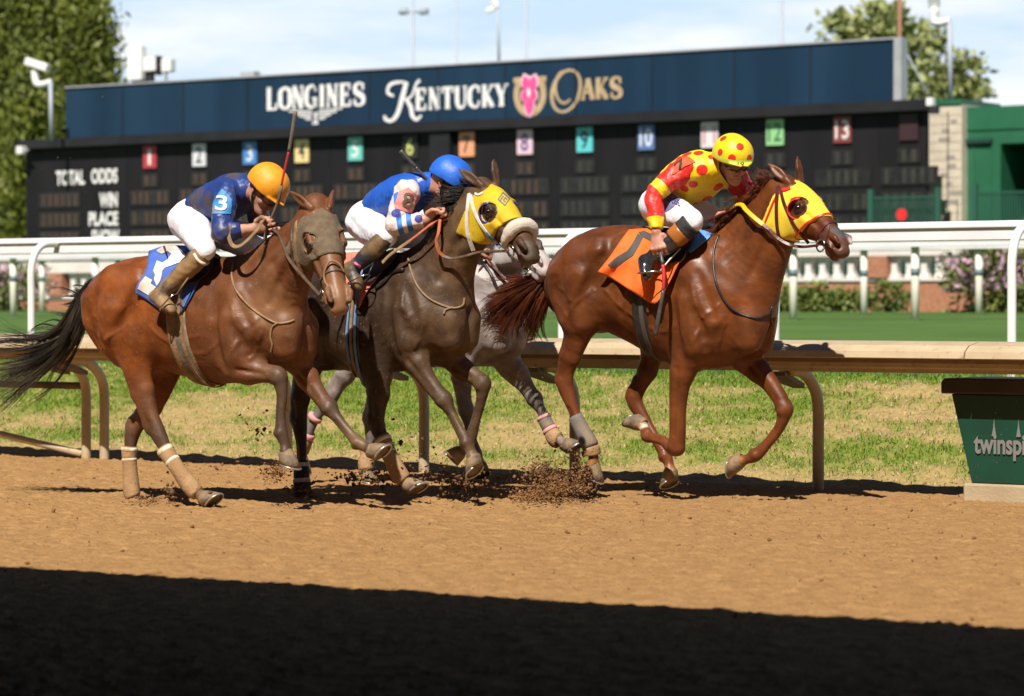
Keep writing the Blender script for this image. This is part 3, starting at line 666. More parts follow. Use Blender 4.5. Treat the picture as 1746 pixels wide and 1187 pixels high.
for nm_, scl, m_, dep in (('flower_emblem_rim', 1.14, M['sign_pale_pink'], .03), ('flower_emblem', 1.0, M['sign_pink'], .045)):
    it = []
    for an, ln in ((1.05, .46), (2.0, .46), (-.5, .32), (3.6, .32), (4.72, .55), (1.57, .3)):
        it.append(([(hc + hw_ * 1.55 * scl * ln * q * math.cos(an), 6.52 + scl * ln * 1.05 * q * math.sin(an)) for q in (0, .25, .5, .75, 1.0)], np.array([.6, 2.0, 2.7, 2.0, .15]) * (1.25 if scl > 1 else 1.0)))
    strokes_obj(nm_, it, sp, m_, tbd, -NN, dep, .11)
strokes_obj('flower_heart', [([(hc, 6.42), (hc, 6.52), (hc, 6.64)], np.array([.4, 1.1, .4]))], sp, M['sign_white'], tbd, -NN, .06, .11)
w0 = sx(536); it = []
for q in range(4):
    for sg in (-1, 1): it.append(([(w0 + sg * .12, 6.33 - q * .075), (w0 + sg * (.92 - q * .19), 6.36 - q * .075)], .42))
it += [([(w0, 6.3), (w0, 6.12), (w0, 5.97)], np.array([1.6, .9, 1.8])), ([(w0 - .1, 6.0), (w0 + .1, 6.0)], .6)]
strokes_obj('winged_hourglass_emblem', it, sp, M['sign_white'], tbd, -NN, .012, .10)

# aerials and boxes on the board, cameras on poles
def boxpx(b, x0, y0, x1, y1, u, d):
    p = onu(x0, y1, u); q = onu(x1, y0, u); return b.tbox(s_of(p), s_of(q), u, u + d, p[2], q[2])
an_ = tag(empty('cell_antenna', onu(228, 140, 61)), 'tall white panel aerial standing on the blue panel', 'antenna'); b = MB(); boxpx(b, 216, 77, 240, 138, 60.6, .25); b.build('panel', M['camera_white'], an_, bevel=.03)
b = MB(); boxpx(b, 224, 110, 246, 148, 60.9, .1); b.build('mount', M['grey_metal'], an_)
an_ = tag(empty('cell_antenna', onu(257, 140, 61)), 'square white aerial box on black brackets beside the tall panel aerial', 'antenna')
b = MB(); boxpx(b, 243, 97, 264, 122, 60.6, .3); b.build('housing', M['camera_white'], an_, bevel=.03)
b = MB(); boxpx(b, 247, 122, 259, 146, 60.7, .12); boxpx(b, 264, 95, 269, 128, 60.65, .2); boxpx(b, 240, 100, 243, 120, 60.7, .1); b.build('bracket', M['black_plastic'], an_)
an_ = tag(empty('cell_antenna', onu(281, 140, 61)), 'small pale aerial box, rightmost of the aerials on the blue panel', 'antenna')
b = MB(); boxpx(b, 274, 99, 290, 123, 60.7, .25); b.build('housing', M['camera_white'], an_, bevel=.03)
b = MB(); boxpx(b, 262, 108, 274, 112, 60.75, .05); boxpx(b, 280, 123, 284, 146, 60.75, .05); b.build('bracket', M['grey_metal'], an_)
an_ = tag(empty('roof_box', onu(420, 130, 61)), 'small grey box on top of the blue panel above the first letters', 'box'); b = MB(); boxpx(b, 409, 121, 432, 135, 60.3, .3); b.build('housing', M['grey_metal'], an_, bevel=.02)
an_ = tag(empty('wall_lamp', onu(28, 258, 59.5)), 'small white lamp on the left end of the tote board', 'lamp'); b = MB(); boxpx(b, 27, 249, 37, 263, 59.5, .2); b.build('lamp_head', M['camera_white'], an_, bevel=.02)
b = MB(); boxpx(b, 37, 253, 47, 258, 59.6, .06); b.build('bracket', M['grey_metal'], an_)
an_ = tag(empty('wall_lamp', onu(1590, 182, 59.5)), 'dark hooded lamp on the right end of the tote board', 'lamp'); b = MB(); boxpx(b, 1583, 180, 1596, 194, 59.5, .2); b.build('lamp_head', M['black_plastic'], an_, bevel=.02)
b = MB(); boxpx(b, 1579, 166, 1590, 180, 59.6, .15); b.build('bracket', M['camera_white'], an_)
def cctv(label, pole, head, arm, u, base_y):
    g = onu(pole[0], base_y, u); o = tag(empty('security_camera', g), label, 'camera', 'white security cameras on poles')
    t = onu(pole[0] - 2, pole[1], u); b = MB(); b.tube([g, t], .06, 10); b.build('pole', M['pole_grey'], o, smooth=True)
    b = MB(); a0 = onu(arm[0], arm[1], u); a1 = onu(arm[2], arm[3], u); b.tube(catmull([t, (t + a0) / 2 - UP * .05, a0, a1], 4), .10, 10); b.build('arm', M['camera_white'], o, smooth=True)
    h0 = onu(head[0], head[1], u) - NN * .12; h1 = onu(head[2], head[3], u) + NN * .1; d = nrm(h1 - h0); sd = nrm(np.cross(d, UP))
    b = MB(); b.box((h0 + h1) / 2, d, sd, np.cross(sd, d), np.linalg.norm(h1 - h0) / 2, .13, .11); b.build('housing', M['camera_white'], o, bevel=.03)
cctv('white security camera on a pole in front of the conifers', (88, 140), (50, 105, 78, 116), (62, 142, 58, 118), 59.0, 240)
cctv('white security camera on a grey pole above the block tower', (1621, 35), (1594, -22, 1590, 12), (1592, 36, 1594, 14), 63, 180)
cctv('white security camera hanging from a thin pole at the top of the view', (851, 12), (832, 20, 843, 12), (845, 4, 838, 8), 110, 112)
for px, top, r, lab, u in ((703, -10, .08, 'thin grey light mast with a cross arm behind the blue panel', 110), (778, -40, .05, 'thinnest pole left of the hanging security camera', 120), (897, -40, .06, 'thin pale pole right of the hanging security camera', 115), (1332, -40, .09, 'pale mast above the right half of the blue panel', 110)):
    g = onu(px, 400, u); g[2] = .8; t = onu(px, top, u); o = tag(empty('light_pole', g), lab, 'pole', 'thin poles behind the tote board')
    b = MB(); b.tube([g, t], r, 10); b.build('pole', M['pole_grey'], o, smooth=True)
    if px == 703:
        b = MB(); a = onu(680, 20, u); c = onu(726, 20, u); b.tube([a, c], .07, 8); boxpx(b, 680, 14, 692, 25, u, .2); boxpx(b, 715, 14, 727, 25, u, .2); b.build('lamp_head', M['pole_grey'], o)
    else:
        b = MB(); b.tube([t - UP * .5, t], r * 1.25, 10); b.build('cap', M['pole_grey'], o, smooth=True)
g = onu(1534, 200, 64); g[2] = .8; o = tag(empty('rusty_pole', g), 'rust brown pole beside the right end of the blue panel', 'pole'); b = MB(); b.tube([g, onu(1534, -30, 64)], .05, 10); b.build('pole', M['rust'], o, smooth=True)
b = MB(); b.tube([onu(1540, 80, 64), onu(1585, 165, 64)], .02, 6); b.build('guy_wire', M['pole_grey'], o, smooth=True)

# block tower, green building, fences at the right
tw = tag(empty('block_tower', su(s_of(onu(1612, 300, 61.5)), 61.5, 1)), 'tan concrete block tower between the tote board and the green building', 'tower')
a, c = onu(1584, 180, 61.5), onu(1640, 178, 61.5)
b = MB(); b.tbox(s_of(a), s_of(c), 61.5, 63.5, .8, a[2]); b.build('wall', M['block_wall'], tw)
b = MB(); zz = np.arange(1.2, a[2] - .1, .21)
rr = np.random.default_rng(5)
for k, z in enumerate(zz):
    b.tbox(s_of(a) + .02, s_of(c) - .02, 61.494, 61.5, z, z + .012)
    if rr.uniform() < .55: x = rr.uniform(.1, .7) * (s_of(c) - s_of(a)); b.tbox(s_of(a) + x, s_of(a) + x + rr.uniform(.15, .35), 61.492, 61.4985, z + .03, z + .12)
b.build('block_joints', M['mortar_grey'], tw)
b = MB(); b.tbox(s_of(a) - .02, s_of(c) + .0, 61.46, 63.6, a[2] + .003, a[2] + .12); b.build('coping', M['green_metal'], tw)
gb = tag(empty('green_building', su(s_of(onu(1700, 300, 61.6)), 62, 1)), 'green sheet metal building with a dark recess added in place of a shadow at the right', 'building')
c0 = s_of(onu(1641, 300, 61.8)); zt_ = onu(1700, 181, 61.8)[2]; d0_ = s_of(onu(1706, 300, 61.8)); zd = onu(1706, 245, 61.8)[2]
b = MB(); b.tbox(c0, d0_, 61.8, 66, .8, zd); b.tbox(d0_ + 1.3, d0_ + 9, 61.8, 66, .8, zd); b.tbox(c0, d0_ + 9, 61.8, 66, zd + .002, zt_ - .55); b.tbox(d0_, d0_ + 1.3, 64, 64.1, .8, zd); b.build('wall', M['green_metal'], gb)  # recess added to stand for a dark shadow on the wall
b = MB(); b.tbox(c0 - .0, d0_ + 9, 61.77, 66.2, zt_ - .547, zt_); b.build('fascia', M['green_metal'], gb)
b = MB(); zq = onu(1670, 240, 61.7)[2]; b.tbox(c0, d0_ - .2, 61.70, 61.797, zq - .05, zq + .05); b.build('eave_line', M['dark_green'], gb)  # dark strip along the eave line
b = MB()
for x in np.arange(c0 + .3, d0_, .45): b.tbox(x - .015, x + .015, 61.78, 61.7985, .9, zd)
b.build('wall_rib', M['green_metal'], gb)
def mesh_fence(label, x0, x1, y0, y1, u, n, bars):
    p, q = onu(x0, y1, u), onu(x1, y0, u); o = tag(empty('mesh_fence', su((s_of(p) + s_of(q)) / 2, u, 1)), label, 'fence', 'green mesh fences')
    b = MB()
    for s in np.linspace(s_of(p), s_of(q), n): b.tbox(s - .012, s + .012, u, u + .024, .9, q[2])
    for z in np.linspace(1.3, q[2] - .05, bars): b.tbox(s_of(p), s_of(q), u - .022, u - .001, z - .015, z + .015)
    b.build('mesh_panel', M['fence_green'], o)
    for s in (s_of(p), s_of(q)):
        b = MB(); b.tbox(s - .06, s + .06, u - .05, u + .05, .9, q[2] + .15); b.build('post', M['fence_green'], o)
mesh_fence('dark green mesh fence with a red round sign in front of the board end', 1485, 1600, 332, 380, 56, 26, 4)
mesh_fence('green mesh fence in front of the green building', 1662, 1790, 323, 380, 56, 30, 4)
p = onu(1537, 366, 55.8); o = tag(empty('round_sign', p), 'red round sign hanging on the mesh fence', 'sign')
b = MB(); poly = [p + TT * .13 * math.cos(t) + UP * .13 * math.sin(t) for t in np.arange(20) * math.pi / 10]; b.prism(poly, NN * .02); b.build('disc', M['red_sign'], o)
b = MB(); b.tbox(s_of(p) - .07, s_of(p) + .07, 55.79, 55.798, p[2] - .015, p[2] + .02); b.build('mark', M['sign_white'], o)
# ------------------------------------------------------------------ bodies: smooth-blended limbs and trunks meshed into one continuous surface
class Field:
    def __init__(s, lo, hi, vox, R):       # R: rows are the grid axes (orthonormal), lo/hi in that frame
        s.R = np.asarray(R, float); s.vox = vox; s.lo = np.asarray(lo, float); s.n = np.ceil((np.asarray(hi) - s.lo) / vox).astype(int) + 1
        s.v = np.full(s.n, 0.25, np.float32)
    def box(s, lo, hi):
        a = np.maximum(np.floor((lo - s.lo) / s.vox).astype(int), 0); b = np.minimum(np.ceil((hi - s.lo) / s.vox).astype(int) + 1, s.n)
        return a, b
    def coords(s, a, b):
        ax = [(s.lo[i] + np.arange(a[i], b[i]) * s.vox).astype(np.float32) for i in range(3)]
        return ax[0][:, None, None], ax[1][None, :, None], ax[2][None, None, :]
    def seg_chain(s, P, ru, rs, side, pad=0.05):
        """chain of elliptical segments; P world points, ru in-plane radii, rs radii along the side vectors."""
        P = np.asarray(P, float); side = np.broadcast_to(np.asarray(side, float), P.shape)
        L = P @ s.R.T; rm = np.maximum(ru, rs)
        a, b = s.box((L - rm[:, None]).min(0) - pad, (L + rm[:, None]).max(0) + pad)
        if (b <= a).any(): return None
        D = np.full(b - a, 0.3, np.float32)
        for i in range(len(P) - 1):
            r2 = max(rm[i], rm[i + 1]); lo = np.minimum(L[i], L[i + 1]) - r2 - pad; hi = np.maximum(L[i], L[i + 1]) + r2 + pad
            a2, b2 = s.box(lo, hi); a2 = np.maximum(a2, a); b2 = np.minimum(b2, b)
            if (b2 <= a2).any(): continue
            x, y, z = s.coords(a2, b2); p = L[i]; d = L[i + 1] - p; ln = np.linalg.norm(d) + 1e-9; e = d / ln
            sv = nrm(side[i] + side[i + 1]) @ s.R.T; sv = nrm(sv - e * (sv @ e)); uv = np.cross(e, sv)
            dx, dy, dz = x - p[0], y - p[1], z - p[2]
            al = dx * e[0] + dy * e[1] + dz * e[2]; t = np.clip(al / ln, 0, 1)
            ex = al - t * ln
            A = dx * uv[0] + dy * uv[1] + dz * uv[2]; B = dx * sv[0] + dy * sv[1] + dz * sv[2]
            Ru = ru[i] + (ru[i + 1] - ru[i]) * t; Rs = rs[i] + (rs[i + 1] - rs[i]) * t; Rc = np.minimum(Ru, Rs)
            k0 = (A / Ru) ** 2 + (B / Rs) ** 2 + (ex / Rc) ** 2
            k1 = (A / Ru ** 2) ** 2 + (B / Rs ** 2) ** 2 + (ex / Rc ** 2) ** 2
            k0 = np.sqrt(k0); dd = np.where(k0 < .15, -np.minimum(Ru, Rs) * .9, k0 * (k0 - 1) / (np.sqrt(k1) + 1e-7))
            sl = tuple(slice(a2[q] - a[q], b2[q] - a[q]) for q in range(3))
            np.minimum(D[sl], dd, out=D[sl])
        return a, b, D
    def add(s, P, ru, rs, side, k=0.03):
        r = s.seg_chain(P, np.asarray(ru, float), np.asarray(rs, float), side, k + .03)
        if r is None: return
        a, b, D = r; sl = tuple(slice(a[q], b[q]) for q in range(3)); V = s.v[sl]
        h = np.clip(.5 + .5 * (V - D) / k, 0, 1); s.v[sl] = V + (D - V) * h - k * h * (1 - h)
    def cut(s, P, ru, rs, side, k=0.02):
        r = s.seg_chain(P, np.asarray(ru, float), np.asarray(rs, float), side, k + .03)
        if r is None: return
        a, b, D = r; sl = tuple(slice(a[q], b[q]) for q in range(3)); V = s.v[sl]; D = -D
        h = np.clip(.5 - .5 * (V - D) / k, 0, 1); s.v[sl] = V + (D - V) * h + k * h * (1 - h)
    def ball(s, c, r, side=(1, 0, 0), k=0.02, cut=False, r2=None):
        c = np.asarray(c, float); e = np.cross(side, (0.31, .62, .71)); e = nrm(e) * 1e-3
        (s.cut if cut else s.add)([c - e, c + e], [r, r], [r2 or r] * 2, side, k)
    def world(s):                          # coordinates of every grid node in world axes
        x, y, z = s.coords(np.zeros(3, int), s.n)
        return x, y, z
    def mesh(s, v=None):
        v = s.v if v is None else v
        return surface_nets(v, s.lo, s.vox, s.R)
    def sample(s, Pw):
        L = (np.asarray(Pw) @ s.R.T - s.lo) / s.vox; i = np.clip(np.rint(L).astype(int), 0, s.n - 1)
        return s.v[i[:, 0], i[:, 1], i[:, 2]]
def surface_nets(v, lo, h, R):
    v = np.pad(v, 1, constant_values=.25); lo = lo - h
    ins = v < 0
    c = np.zeros(np.array(v.shape) - 1, np.int8)
    for i in (0, 1):
        for j in (0, 1):
            for k in (0, 1): c += ins[i:v.shape[0] - 1 + i, j:v.shape[1] - 1 + j, k:v.shape[2] - 1 + k]
    cell = np.argwhere((c > 0) & (c < 8)); n = len(cell)
    idx = np.full(c.shape, -1, np.int32); idx[cell[:, 0], cell[:, 1], cell[:, 2]] = np.arange(n)
    acc = np.zeros((n, 3)); cnt = np.zeros(n)
    corners = [(i, j, k) for i in (0, 1) for j in (0, 1) for k in (0, 1)]
    for a in corners:
        for d in range(3):
            if a[d] == 1: continue
            b = list(a); b[d] = 1
            va = v[cell[:, 0] + a[0], cell[:, 1] + a[1], cell[:, 2] + a[2]]; vb = v[cell[:, 0] + b[0], cell[:, 1] + b[1], cell[:, 2] + b[2]]
            m = (va < 0) != (vb < 0); t = np.where(m, va / np.where(va == vb, 1, va - vb), 0)
            p = np.tile(np.array(a, float), (n, 1)); p[:, d] += t
            acc[m] += p[m]; cnt[m] += 1
    P = (cell + acc / cnt[:, None]) * h + lo
    faces = []
    for d in range(3):
        s0 = [slice(1, -1)] * 3; s0[d] = slice(0, -1); s1 = list(s0); s1[d] = slice(1, None)
        A, B = ins[tuple(s0)], ins[tuple(s1)]; e = np.argwhere(A != B); off = np.ones(3, int); off[d] = 0
        fl = A[e[:, 0], e[:, 1], e[:, 2]]; e = e + off
        u, w = (d + 1) % 3, (d + 2) % 3; U = np.zeros(3, int); U[u] = 1; W = np.zeros(3, int); W[w] = 1
        g = lambda q: idx[q[:, 0], q[:, 1], q[:, 2]]
        q = np.stack([g(e - U - W), g(e - W), g(e), g(e - U)], 1)
        q[~fl] = q[~fl][:, ::-1]; faces.append(q)
    Fq = np.vstack(faces); Fq = Fq[(Fq >= 0).all(1)]
    return P @ R, Fq
def chain_spline(P, cols, m=4):
    """Catmull-Rom through points and radii columns together"""
    return catmull(np.hstack([np.asarray(P, float), np.asarray(cols, float)]), m)
def bvh_of(V, Fq): return BVHTree.FromPolygons([Vector(v) for v in V], [tuple(int(i) for i in f) for f in Fq])
def smooth_mesh(V, Fq, it=2, lam=.5):
    V = V.copy(); n = len(V); E = np.vstack([Fq[:, [i, (i + 1) % 4]] for i in range(4)])
    for _ in range(it):
        a = np.zeros_like(V); c = np.zeros(n)
        for q in range(3): a[:, q] = np.bincount(E[:, 0], V[E[:, 1], q], n) + np.bincount(E[:, 1], V[E[:, 0], q], n)
        c = np.bincount(E[:, 0], minlength=n) + np.bincount(E[:, 1], minlength=n)
        V += lam * (a / np.maximum(c, 1)[:, None] - V)
    return V

class Frame:
    """a horse's own frame: A on the ground, h ahead, l towards its near (right) side"""
    def __init__(s, px, Y, th):
        r = ray(px, 700); s.A = CAMP + r * (Y / r[1]); s.A[2] = 0
        t = rad(th); s.h = np.array([math.sin(t), -math.cos(t), 0]); s.l = np.array([-math.cos(t), -math.sin(t), 0])
        s.R = np.array([s.h, -s.l, UP])
    def pt(s, px, py, w=0.0):              # the point seen at a photograph pixel, w metres to the near side of the horse's middle plane
        r = ray(px, py); k = (w - (CAMP - s.A) @ s.l) / (r @ s.l); return CAMP + r * k
    def mirror(s, p): p = np.asarray(p); return p - 2 * np.outer((p - s.A) @ s.l, s.l).reshape(p.shape)
def project(p):
    d = np.asarray(p) - CAMP; f = np.array([0, math.cos(PITCH), -math.sin(PITCH)]); u = np.array([0, math.sin(PITCH), math.cos(PITCH)])
    z = d @ f; return np.stack([CX + F * d[..., 0] / z, CY - F * (d @ u) / z], -1)
def rotvec(r):
    t = np.linalg.norm(r)
    if t < 1e-9: return np.eye(3)
    k = r / t; K = np.array([[0, -k[2], k[1]], [k[2], 0, -k[0]], [-k[1], k[0], 0]]); return np.eye(3) + math.sin(t) * K + (1 - math.cos(t)) * K @ K
def fit_pose(model, pix, R0, origin, w, scale=1.0):
    """turn a rigid head so that its landmarks fall where the photograph shows them"""
    model = np.asarray(model, float) * scale; pix = np.asarray(pix, float); w = np.asarray(w, float)
    x = np.zeros(6)
    def res(x):
        R = rotvec(x[:3]) @ R0; P = model @ R.T + origin + x[3:]
        return np.concatenate([((project(P) - pix) * w[:, None]).ravel(), x[:3] * 14.0, [x[4] * 200]])
    for _ in range(30):
        r0 = res(x); J = np.stack([(res(x + np.eye(6)[i] * 1e-4) - r0) / 1e-4 for i in range(6)], 1)
        x = x - np.linalg.solve(J.T @ J + np.eye(6) * 1e-3, J.T @ r0)
    return rotvec(x[:3]) @ R0, origin + x[3:], res(x)

# ------------------------------------------------------------------ horses
# head model, metres: x from poll to muzzle along the face, y to the near side, z out of the forehead
HEAD = np.array([(-.06, -.085, .105, .088), (0, -.088, .105, .090), (.07, -.09, .116, .093), (.15, -.098, .124, .094), (.22, -.10, .117, .088), (.29, -.095, .100, .076), (.36, -.09, .082, .066),
                 (.43, -.092, .072, .060), (.49, -.098, .067, .057), (.54, -.104, .062, .052), (.575, -.110, .046, .042)])
LM = {'poll': (0, 0, .015), 'ear_n': (.0, .058, .01), 'ear_f': (.0, -.058, .01), 'eye_n': (.195, .094, -.052), 'eye_f': (.195, -.094, -.052), 'nos_n': (.548, .052, -.078), 'nos_f': (.548, -.052, -.078),
      'tip': (.60, 0, -.075), 'chin': (.535, 0, -.19), 'jowl': (.13, .06, -.235)}
LEG_K = dict(fore=.05, hind=.06)
def coat_mat(name, bump=.12, rough=.5, coat=.0, mott=None, specks=.5):
    m = mat(name, (1, 1, 1), mott or (0.60, 0.55, 0.50), 7, rough, bump * .45, 170, spec=.30, vcol=True, coat=coat, detail=9, ramp=(.40, .72), rvar=.16, paint=[('stain', 75, .63, .70, (0.26, 0.15, 0.075), specks), ('stain', 9, .60, .78, (0.22, 0.13, 0.07), specks * .6)] if specks else None)
    nt = m.node_tree; P = nt.nodes['Principled BSDF']; N = nt.nodes.new; L = nt.links.new      # veins and lie of the hair under the light
    tcn = [n for n in nt.nodes if n.type == 'TEX_COORD'][0]; b0 = [n for n in nt.nodes if n.type == 'BUMP'][0]
    mp_ = N('ShaderNodeMapping'); mp_.inputs['Rotation'].default_value = (.2, .5, .6); mp_.inputs['Scale'].default_value = (5, 16, 7); L(tcn.outputs['Object'], mp_.inputs['Vector'])
    n1 = N('ShaderNodeTexNoise'); n1.inputs['Scale'].default_value = 1.0; n1.inputs['Detail'].default_value = 7; n1.inputs['Distortion'].default_value = .8; L(mp_.outputs[0], n1.inputs['Vector'])
    b1 = N('ShaderNodeBump'); b1.inputs['Strength'].default_value = .26; b1.inputs['Distance'].default_value = .03; L(n1.outputs['Fac'], b1.inputs['Height']); L(b0.outputs[0], b1.inputs['Normal']); L(b1.outputs[0], P.inputs['Normal'])
    return m

def horse(name, label, px, Y, th, trunk, neck, legs, head_pix, R0, colour, headw=.0, tailf=None, ear=None, scale=1.0, vox=.0085):
    H = Frame(px, Y, th); root = tag(empty(name, H.A), label, 'horse', 'racehorses')
    D = {'H': H, 'root': root}
    l, h = H.l, H.h
    # trunk
    T = []
    for (tx, ty, bx, by, hw) in trunk:
        a, b = H.pt(tx, ty), H.pt(bx, by); T.append((*((a + b) / 2 + UP * .010), np.linalg.norm(a - b) / 2 - .016, hw * .93))
    T = np.array(T); D['T'] = T
    def P(si, v, w=1.0, out=0.0):           # a point on the trunk's side: station si, v from top 0 to bottom 1
        i = int(min(max(si, 0), len(T) - 1.001)); f = si - i; q = T[i] * (1 - f) + T[i + 1] * f
        c = q[:3]; y = 1 - 2 * v; return c + UP * q[3] * y + l * (q[4] + out) * w * math.sqrt(max(0, 1 - y * y))
    D['P'] = P
    # neck
    Nk = []
    for (tx, ty, bx, by, hw, w) in neck:
        a, b = H.pt(tx, ty, w), H.pt(bx, by, w); Nk.append((*((a + b) / 2), np.linalg.norm(a - b) / 2, hw))
    Nk = np.array(Nk)
    # head pose
    lm = list(head_pix); R, O, rs = fit_pose([LM[k] for k in lm], [head_pix[k][:2] for k in lm], R0(H), H.pt(*head_pix['poll'][:2], headw), [head_pix[k][2] if len(head_pix[k]) > 2 else 1 for k in lm], scale)
    D['hp'] = (R, O); D['scale'] = scale; hd = lambda x, y, z: O + R @ (np.array([x, y, z]) * scale)
    D['hd'] = hd; hs = R @ np.array([0, 1.0, 0])
    pts = [T[:, :3], Nk[:, :3], np.array([hd(x, y, z) for x in (0, .6) for y in (-.1, .1) for z in (-.25, .15)])]
    L = {}
    for k, nodes in legs.items():
        q = np.array([(*H.pt(a, b, w), ru * (.86 if ru > .08 else 1), rs_ * (.9 if ru > .08 else 1)) for a, b, w, ru, rs_ in nodes['n']]); L[k] = q; pts.append(q[:, :3])
    allp = np.vstack(pts) @ H.R.T
    fd = Field(allp.min(0) - .33, allp.max(0) + .33, vox, H.R); D['fd'] = fd
    q = chain_spline(T[:, :3], T[:, 3:], 4); fd.add(q[:, :3], q[:, 3], q[:, 4], l, .05)
    q = chain_spline(Nk[:, :3], Nk[:, 3:], 4); t = np.linspace(0, 1, len(q))[:, None]; sv = l * (1 - t) + hs * t; fd.add(q[:, :3], q[:, 3], q[:, 4], sv, .09)
    D['neck'] = q
    # legs
    D['legs'] = {}
    for k, nodes in legs.items():
        q = chain_spline(L[k][:, :3], L[k][:, 3:], 4); q[:, 3:] = np.maximum(q[:, 3:], .018)
        nb = nodes.get('root', 2) * 4
        fd.add(q[:nb + 1, :3], q[:nb + 1, 3], q[:nb + 1, 4], l, .09)
        fd.add(q[nb:, :3], q[nb:, 3], q[nb:, 4], l, .025)
        j = nodes['joint']; jp = L[k][j]; up_ = nrm(L[k][j - 1][:3] - jp[:3]); dn = nrm(L[k][j + 1][:3] - jp[:3])
        fw = nrm(np.cross(l, nrm(dn - up_)));  fw = fw if fw @ h > 0 else -fw
        if nodes['kind'] == 'hind':         # point of the hock with the tendon above it
            hk = jp[:3] - fw * .048 + up_ * .035
            fd.add([hk, hk + up_ * .03], [.026, .020], [.022, .018], l, .03)
            fd.add([hk + up_ * .03, L[k][j - 1][:3] - fw * .03 + up_ * .05], [.018, .03], [.014, .02], l, .03)
            fd.cut([jp[:3] - fw * .012 + up_ * .06 + l * .045, jp[:3] - fw * .014 + up_ * .14 + l * .06], [.012, .014], [.016, .016], l, .02)
            fd.cut([jp[:3] - fw * .012 + up_ * .06 - l * .045, jp[:3] - fw * .014 + up_ * .14 - l * .06], [.012, .014], [.016, .016], l, .02)
        else:                               # knee cap and the bone behind it
            fd.ball(jp[:3] + fw * .012, .040, l, .03)
            for sg_ in (1, -1): fd.ball(jp[:3] + l * sg_ * .030 - dn * -.012, .022, l, .018); fd.ball(jp[:3] + l * sg_ * .026 + up_ * .03, .018, l, .018)
            fd.add([jp[:3] - fw * .036 + up_ * .01, jp[:3] - fw * .03 - up_ * .012], [.018, .014], [.014, .012], l, .02)
            m1 = L[k][j - 2][:3]
            fd.cut([m1 + l * .066 + up_ * .03, jp[:3] + l * .045 + up_ * .07], [.012, .006], [.012, .006], l, .02)
        # tendon along the cannon, fetlock bumps
        cn = [x for x in L[k][j + 1:j + 3]]
        fj = nodes.get('fet', j + 4); fp = L[k][fj]; e = nrm(fp[:3] - jp[:3]); bw = np.cross(l, e); bw = bw if bw @ fw < 0 else -bw
        c1, c2 = L[k][j + 1][:3], L[k][fj - 1][:3]; fd.add([c1 + bw * .022, (c1 + c2) / 2 + bw * .023, c2 + bw * .022, fp[:3] + bw * .02], [.011, .011, .012, .014], [.012, .012, .013, .015], l, .012)
        fd.ball(fp[:3] + bw * .030, .022, l, .018)
        for sg_ in (1, -1): fd.ball(fp[:3] + l * sg_ * .022, .020, l, .015)
        fd.cut([c1 + bw * .012 + l * .027, c2 + bw * .012 + l * .026], [.006, .006], [.007, .007], l, .012)
        D['legs'][k] = (q, nodes, fw, j)
    # muscles on both sides, set on the real surface
    def surf(p, sg):
        q = np.asarray(p)[None] + (l * sg)[None] * np.arange(.34, -.30, -.004)[:, None]; f = fd.sample(q) < 0
        return q[int(np.argmax(f))] if f.any() else np.asarray(p)
    D['surf'] = surf
    def bulge(pts_, r, hgt_, sg, k=.05):
        Q = [surf(P(a, b, sg), sg) - l * sg * (r * .62 - hgt_ * 1.45) for a, b in pts_]; fd.add(Q, [r] * len(Q), [r * .62] * len(Q), l, k)
    def groove(Q, r, dep, sg, k=.03):
        dep = dep * 1.3
        Q = catmull([surf(p, sg) for p in catmull(Q, 3)], 2) if len(Q) > 2 else np.array([surf(p, sg) for p in Q]); n = len(Q)
        Q = Q + l * sg * (r - dep + k * .12); w_ = np.linspace(0, 1, n); rr = r * (.75 + .25 * np.sin(w_ * math.pi)); Q = Q + (l * sg)[None] * ((1 - np.sin(w_ * math.pi)) * dep * .8)[:, None]
        fd.cut(Q, rr, rr, l, k * 1.3)
    for sg in (1, -1):
        B = lambda pts_, r, hg, k=.05: bulge(pts_, r, hg, sg, k)
        G = lambda pts_, r, dp, k=.03: groove([P(a, b, sg) for a, b in pts_], r, dp, sg, k)
        fd.ball(surf(P(3.0, .40, sg), sg) + l * sg * (.22 - .016), .22, l, .12, True)    # hollow of the flank
        B([(6.0, .25), (6.6, .42), (7.1, .55)], .07, .010)         # shoulder blade
        B([(5.9, .50), (6.1, .66), (6.35, .80)], .075, .020)       # triceps
        B([(1.5, .24), (2.3, .36)], .11, .012, .08)                # croup
        B([(.9, .34), (1.0, .62), (1.35, .9)], .085, .012, .07)    # buttock
        B([(1.9, .5), (1.75, .75), (1.8, 1.0)], .085, .018, .06)
        B([(2.55, .15), (2.65, .24)], .03, .006)                   # hip bone
        G([(5.5, .30), (5.55, .52), (5.65, .72), (5.85, .9)], .030, .018)
        G([(6.55, .22), (7.0, .36), (7.35, .50)], .020, .010)
        G([(6.5, .52), (6.75, .66), (6.85, .8)], .018, .012)
        G([(2.65, .40), (2.45, .56), (2.15, .74), (2.0, .95)], .028, .019, .04)
        G([(1.32, .32), (1.28, .55), (1.42, .8), (1.65, 1.05)], .020, .013, .03)
        G([(.85, .4), (.95, .62), (1.15, .9)], .018, .009, .03)
        for si in (3.8, 4.12, 4.44, 4.76, 5.08): G([(si, .36), (si - .1, .56), (si - .25, .76)], .016, .0016, .02)
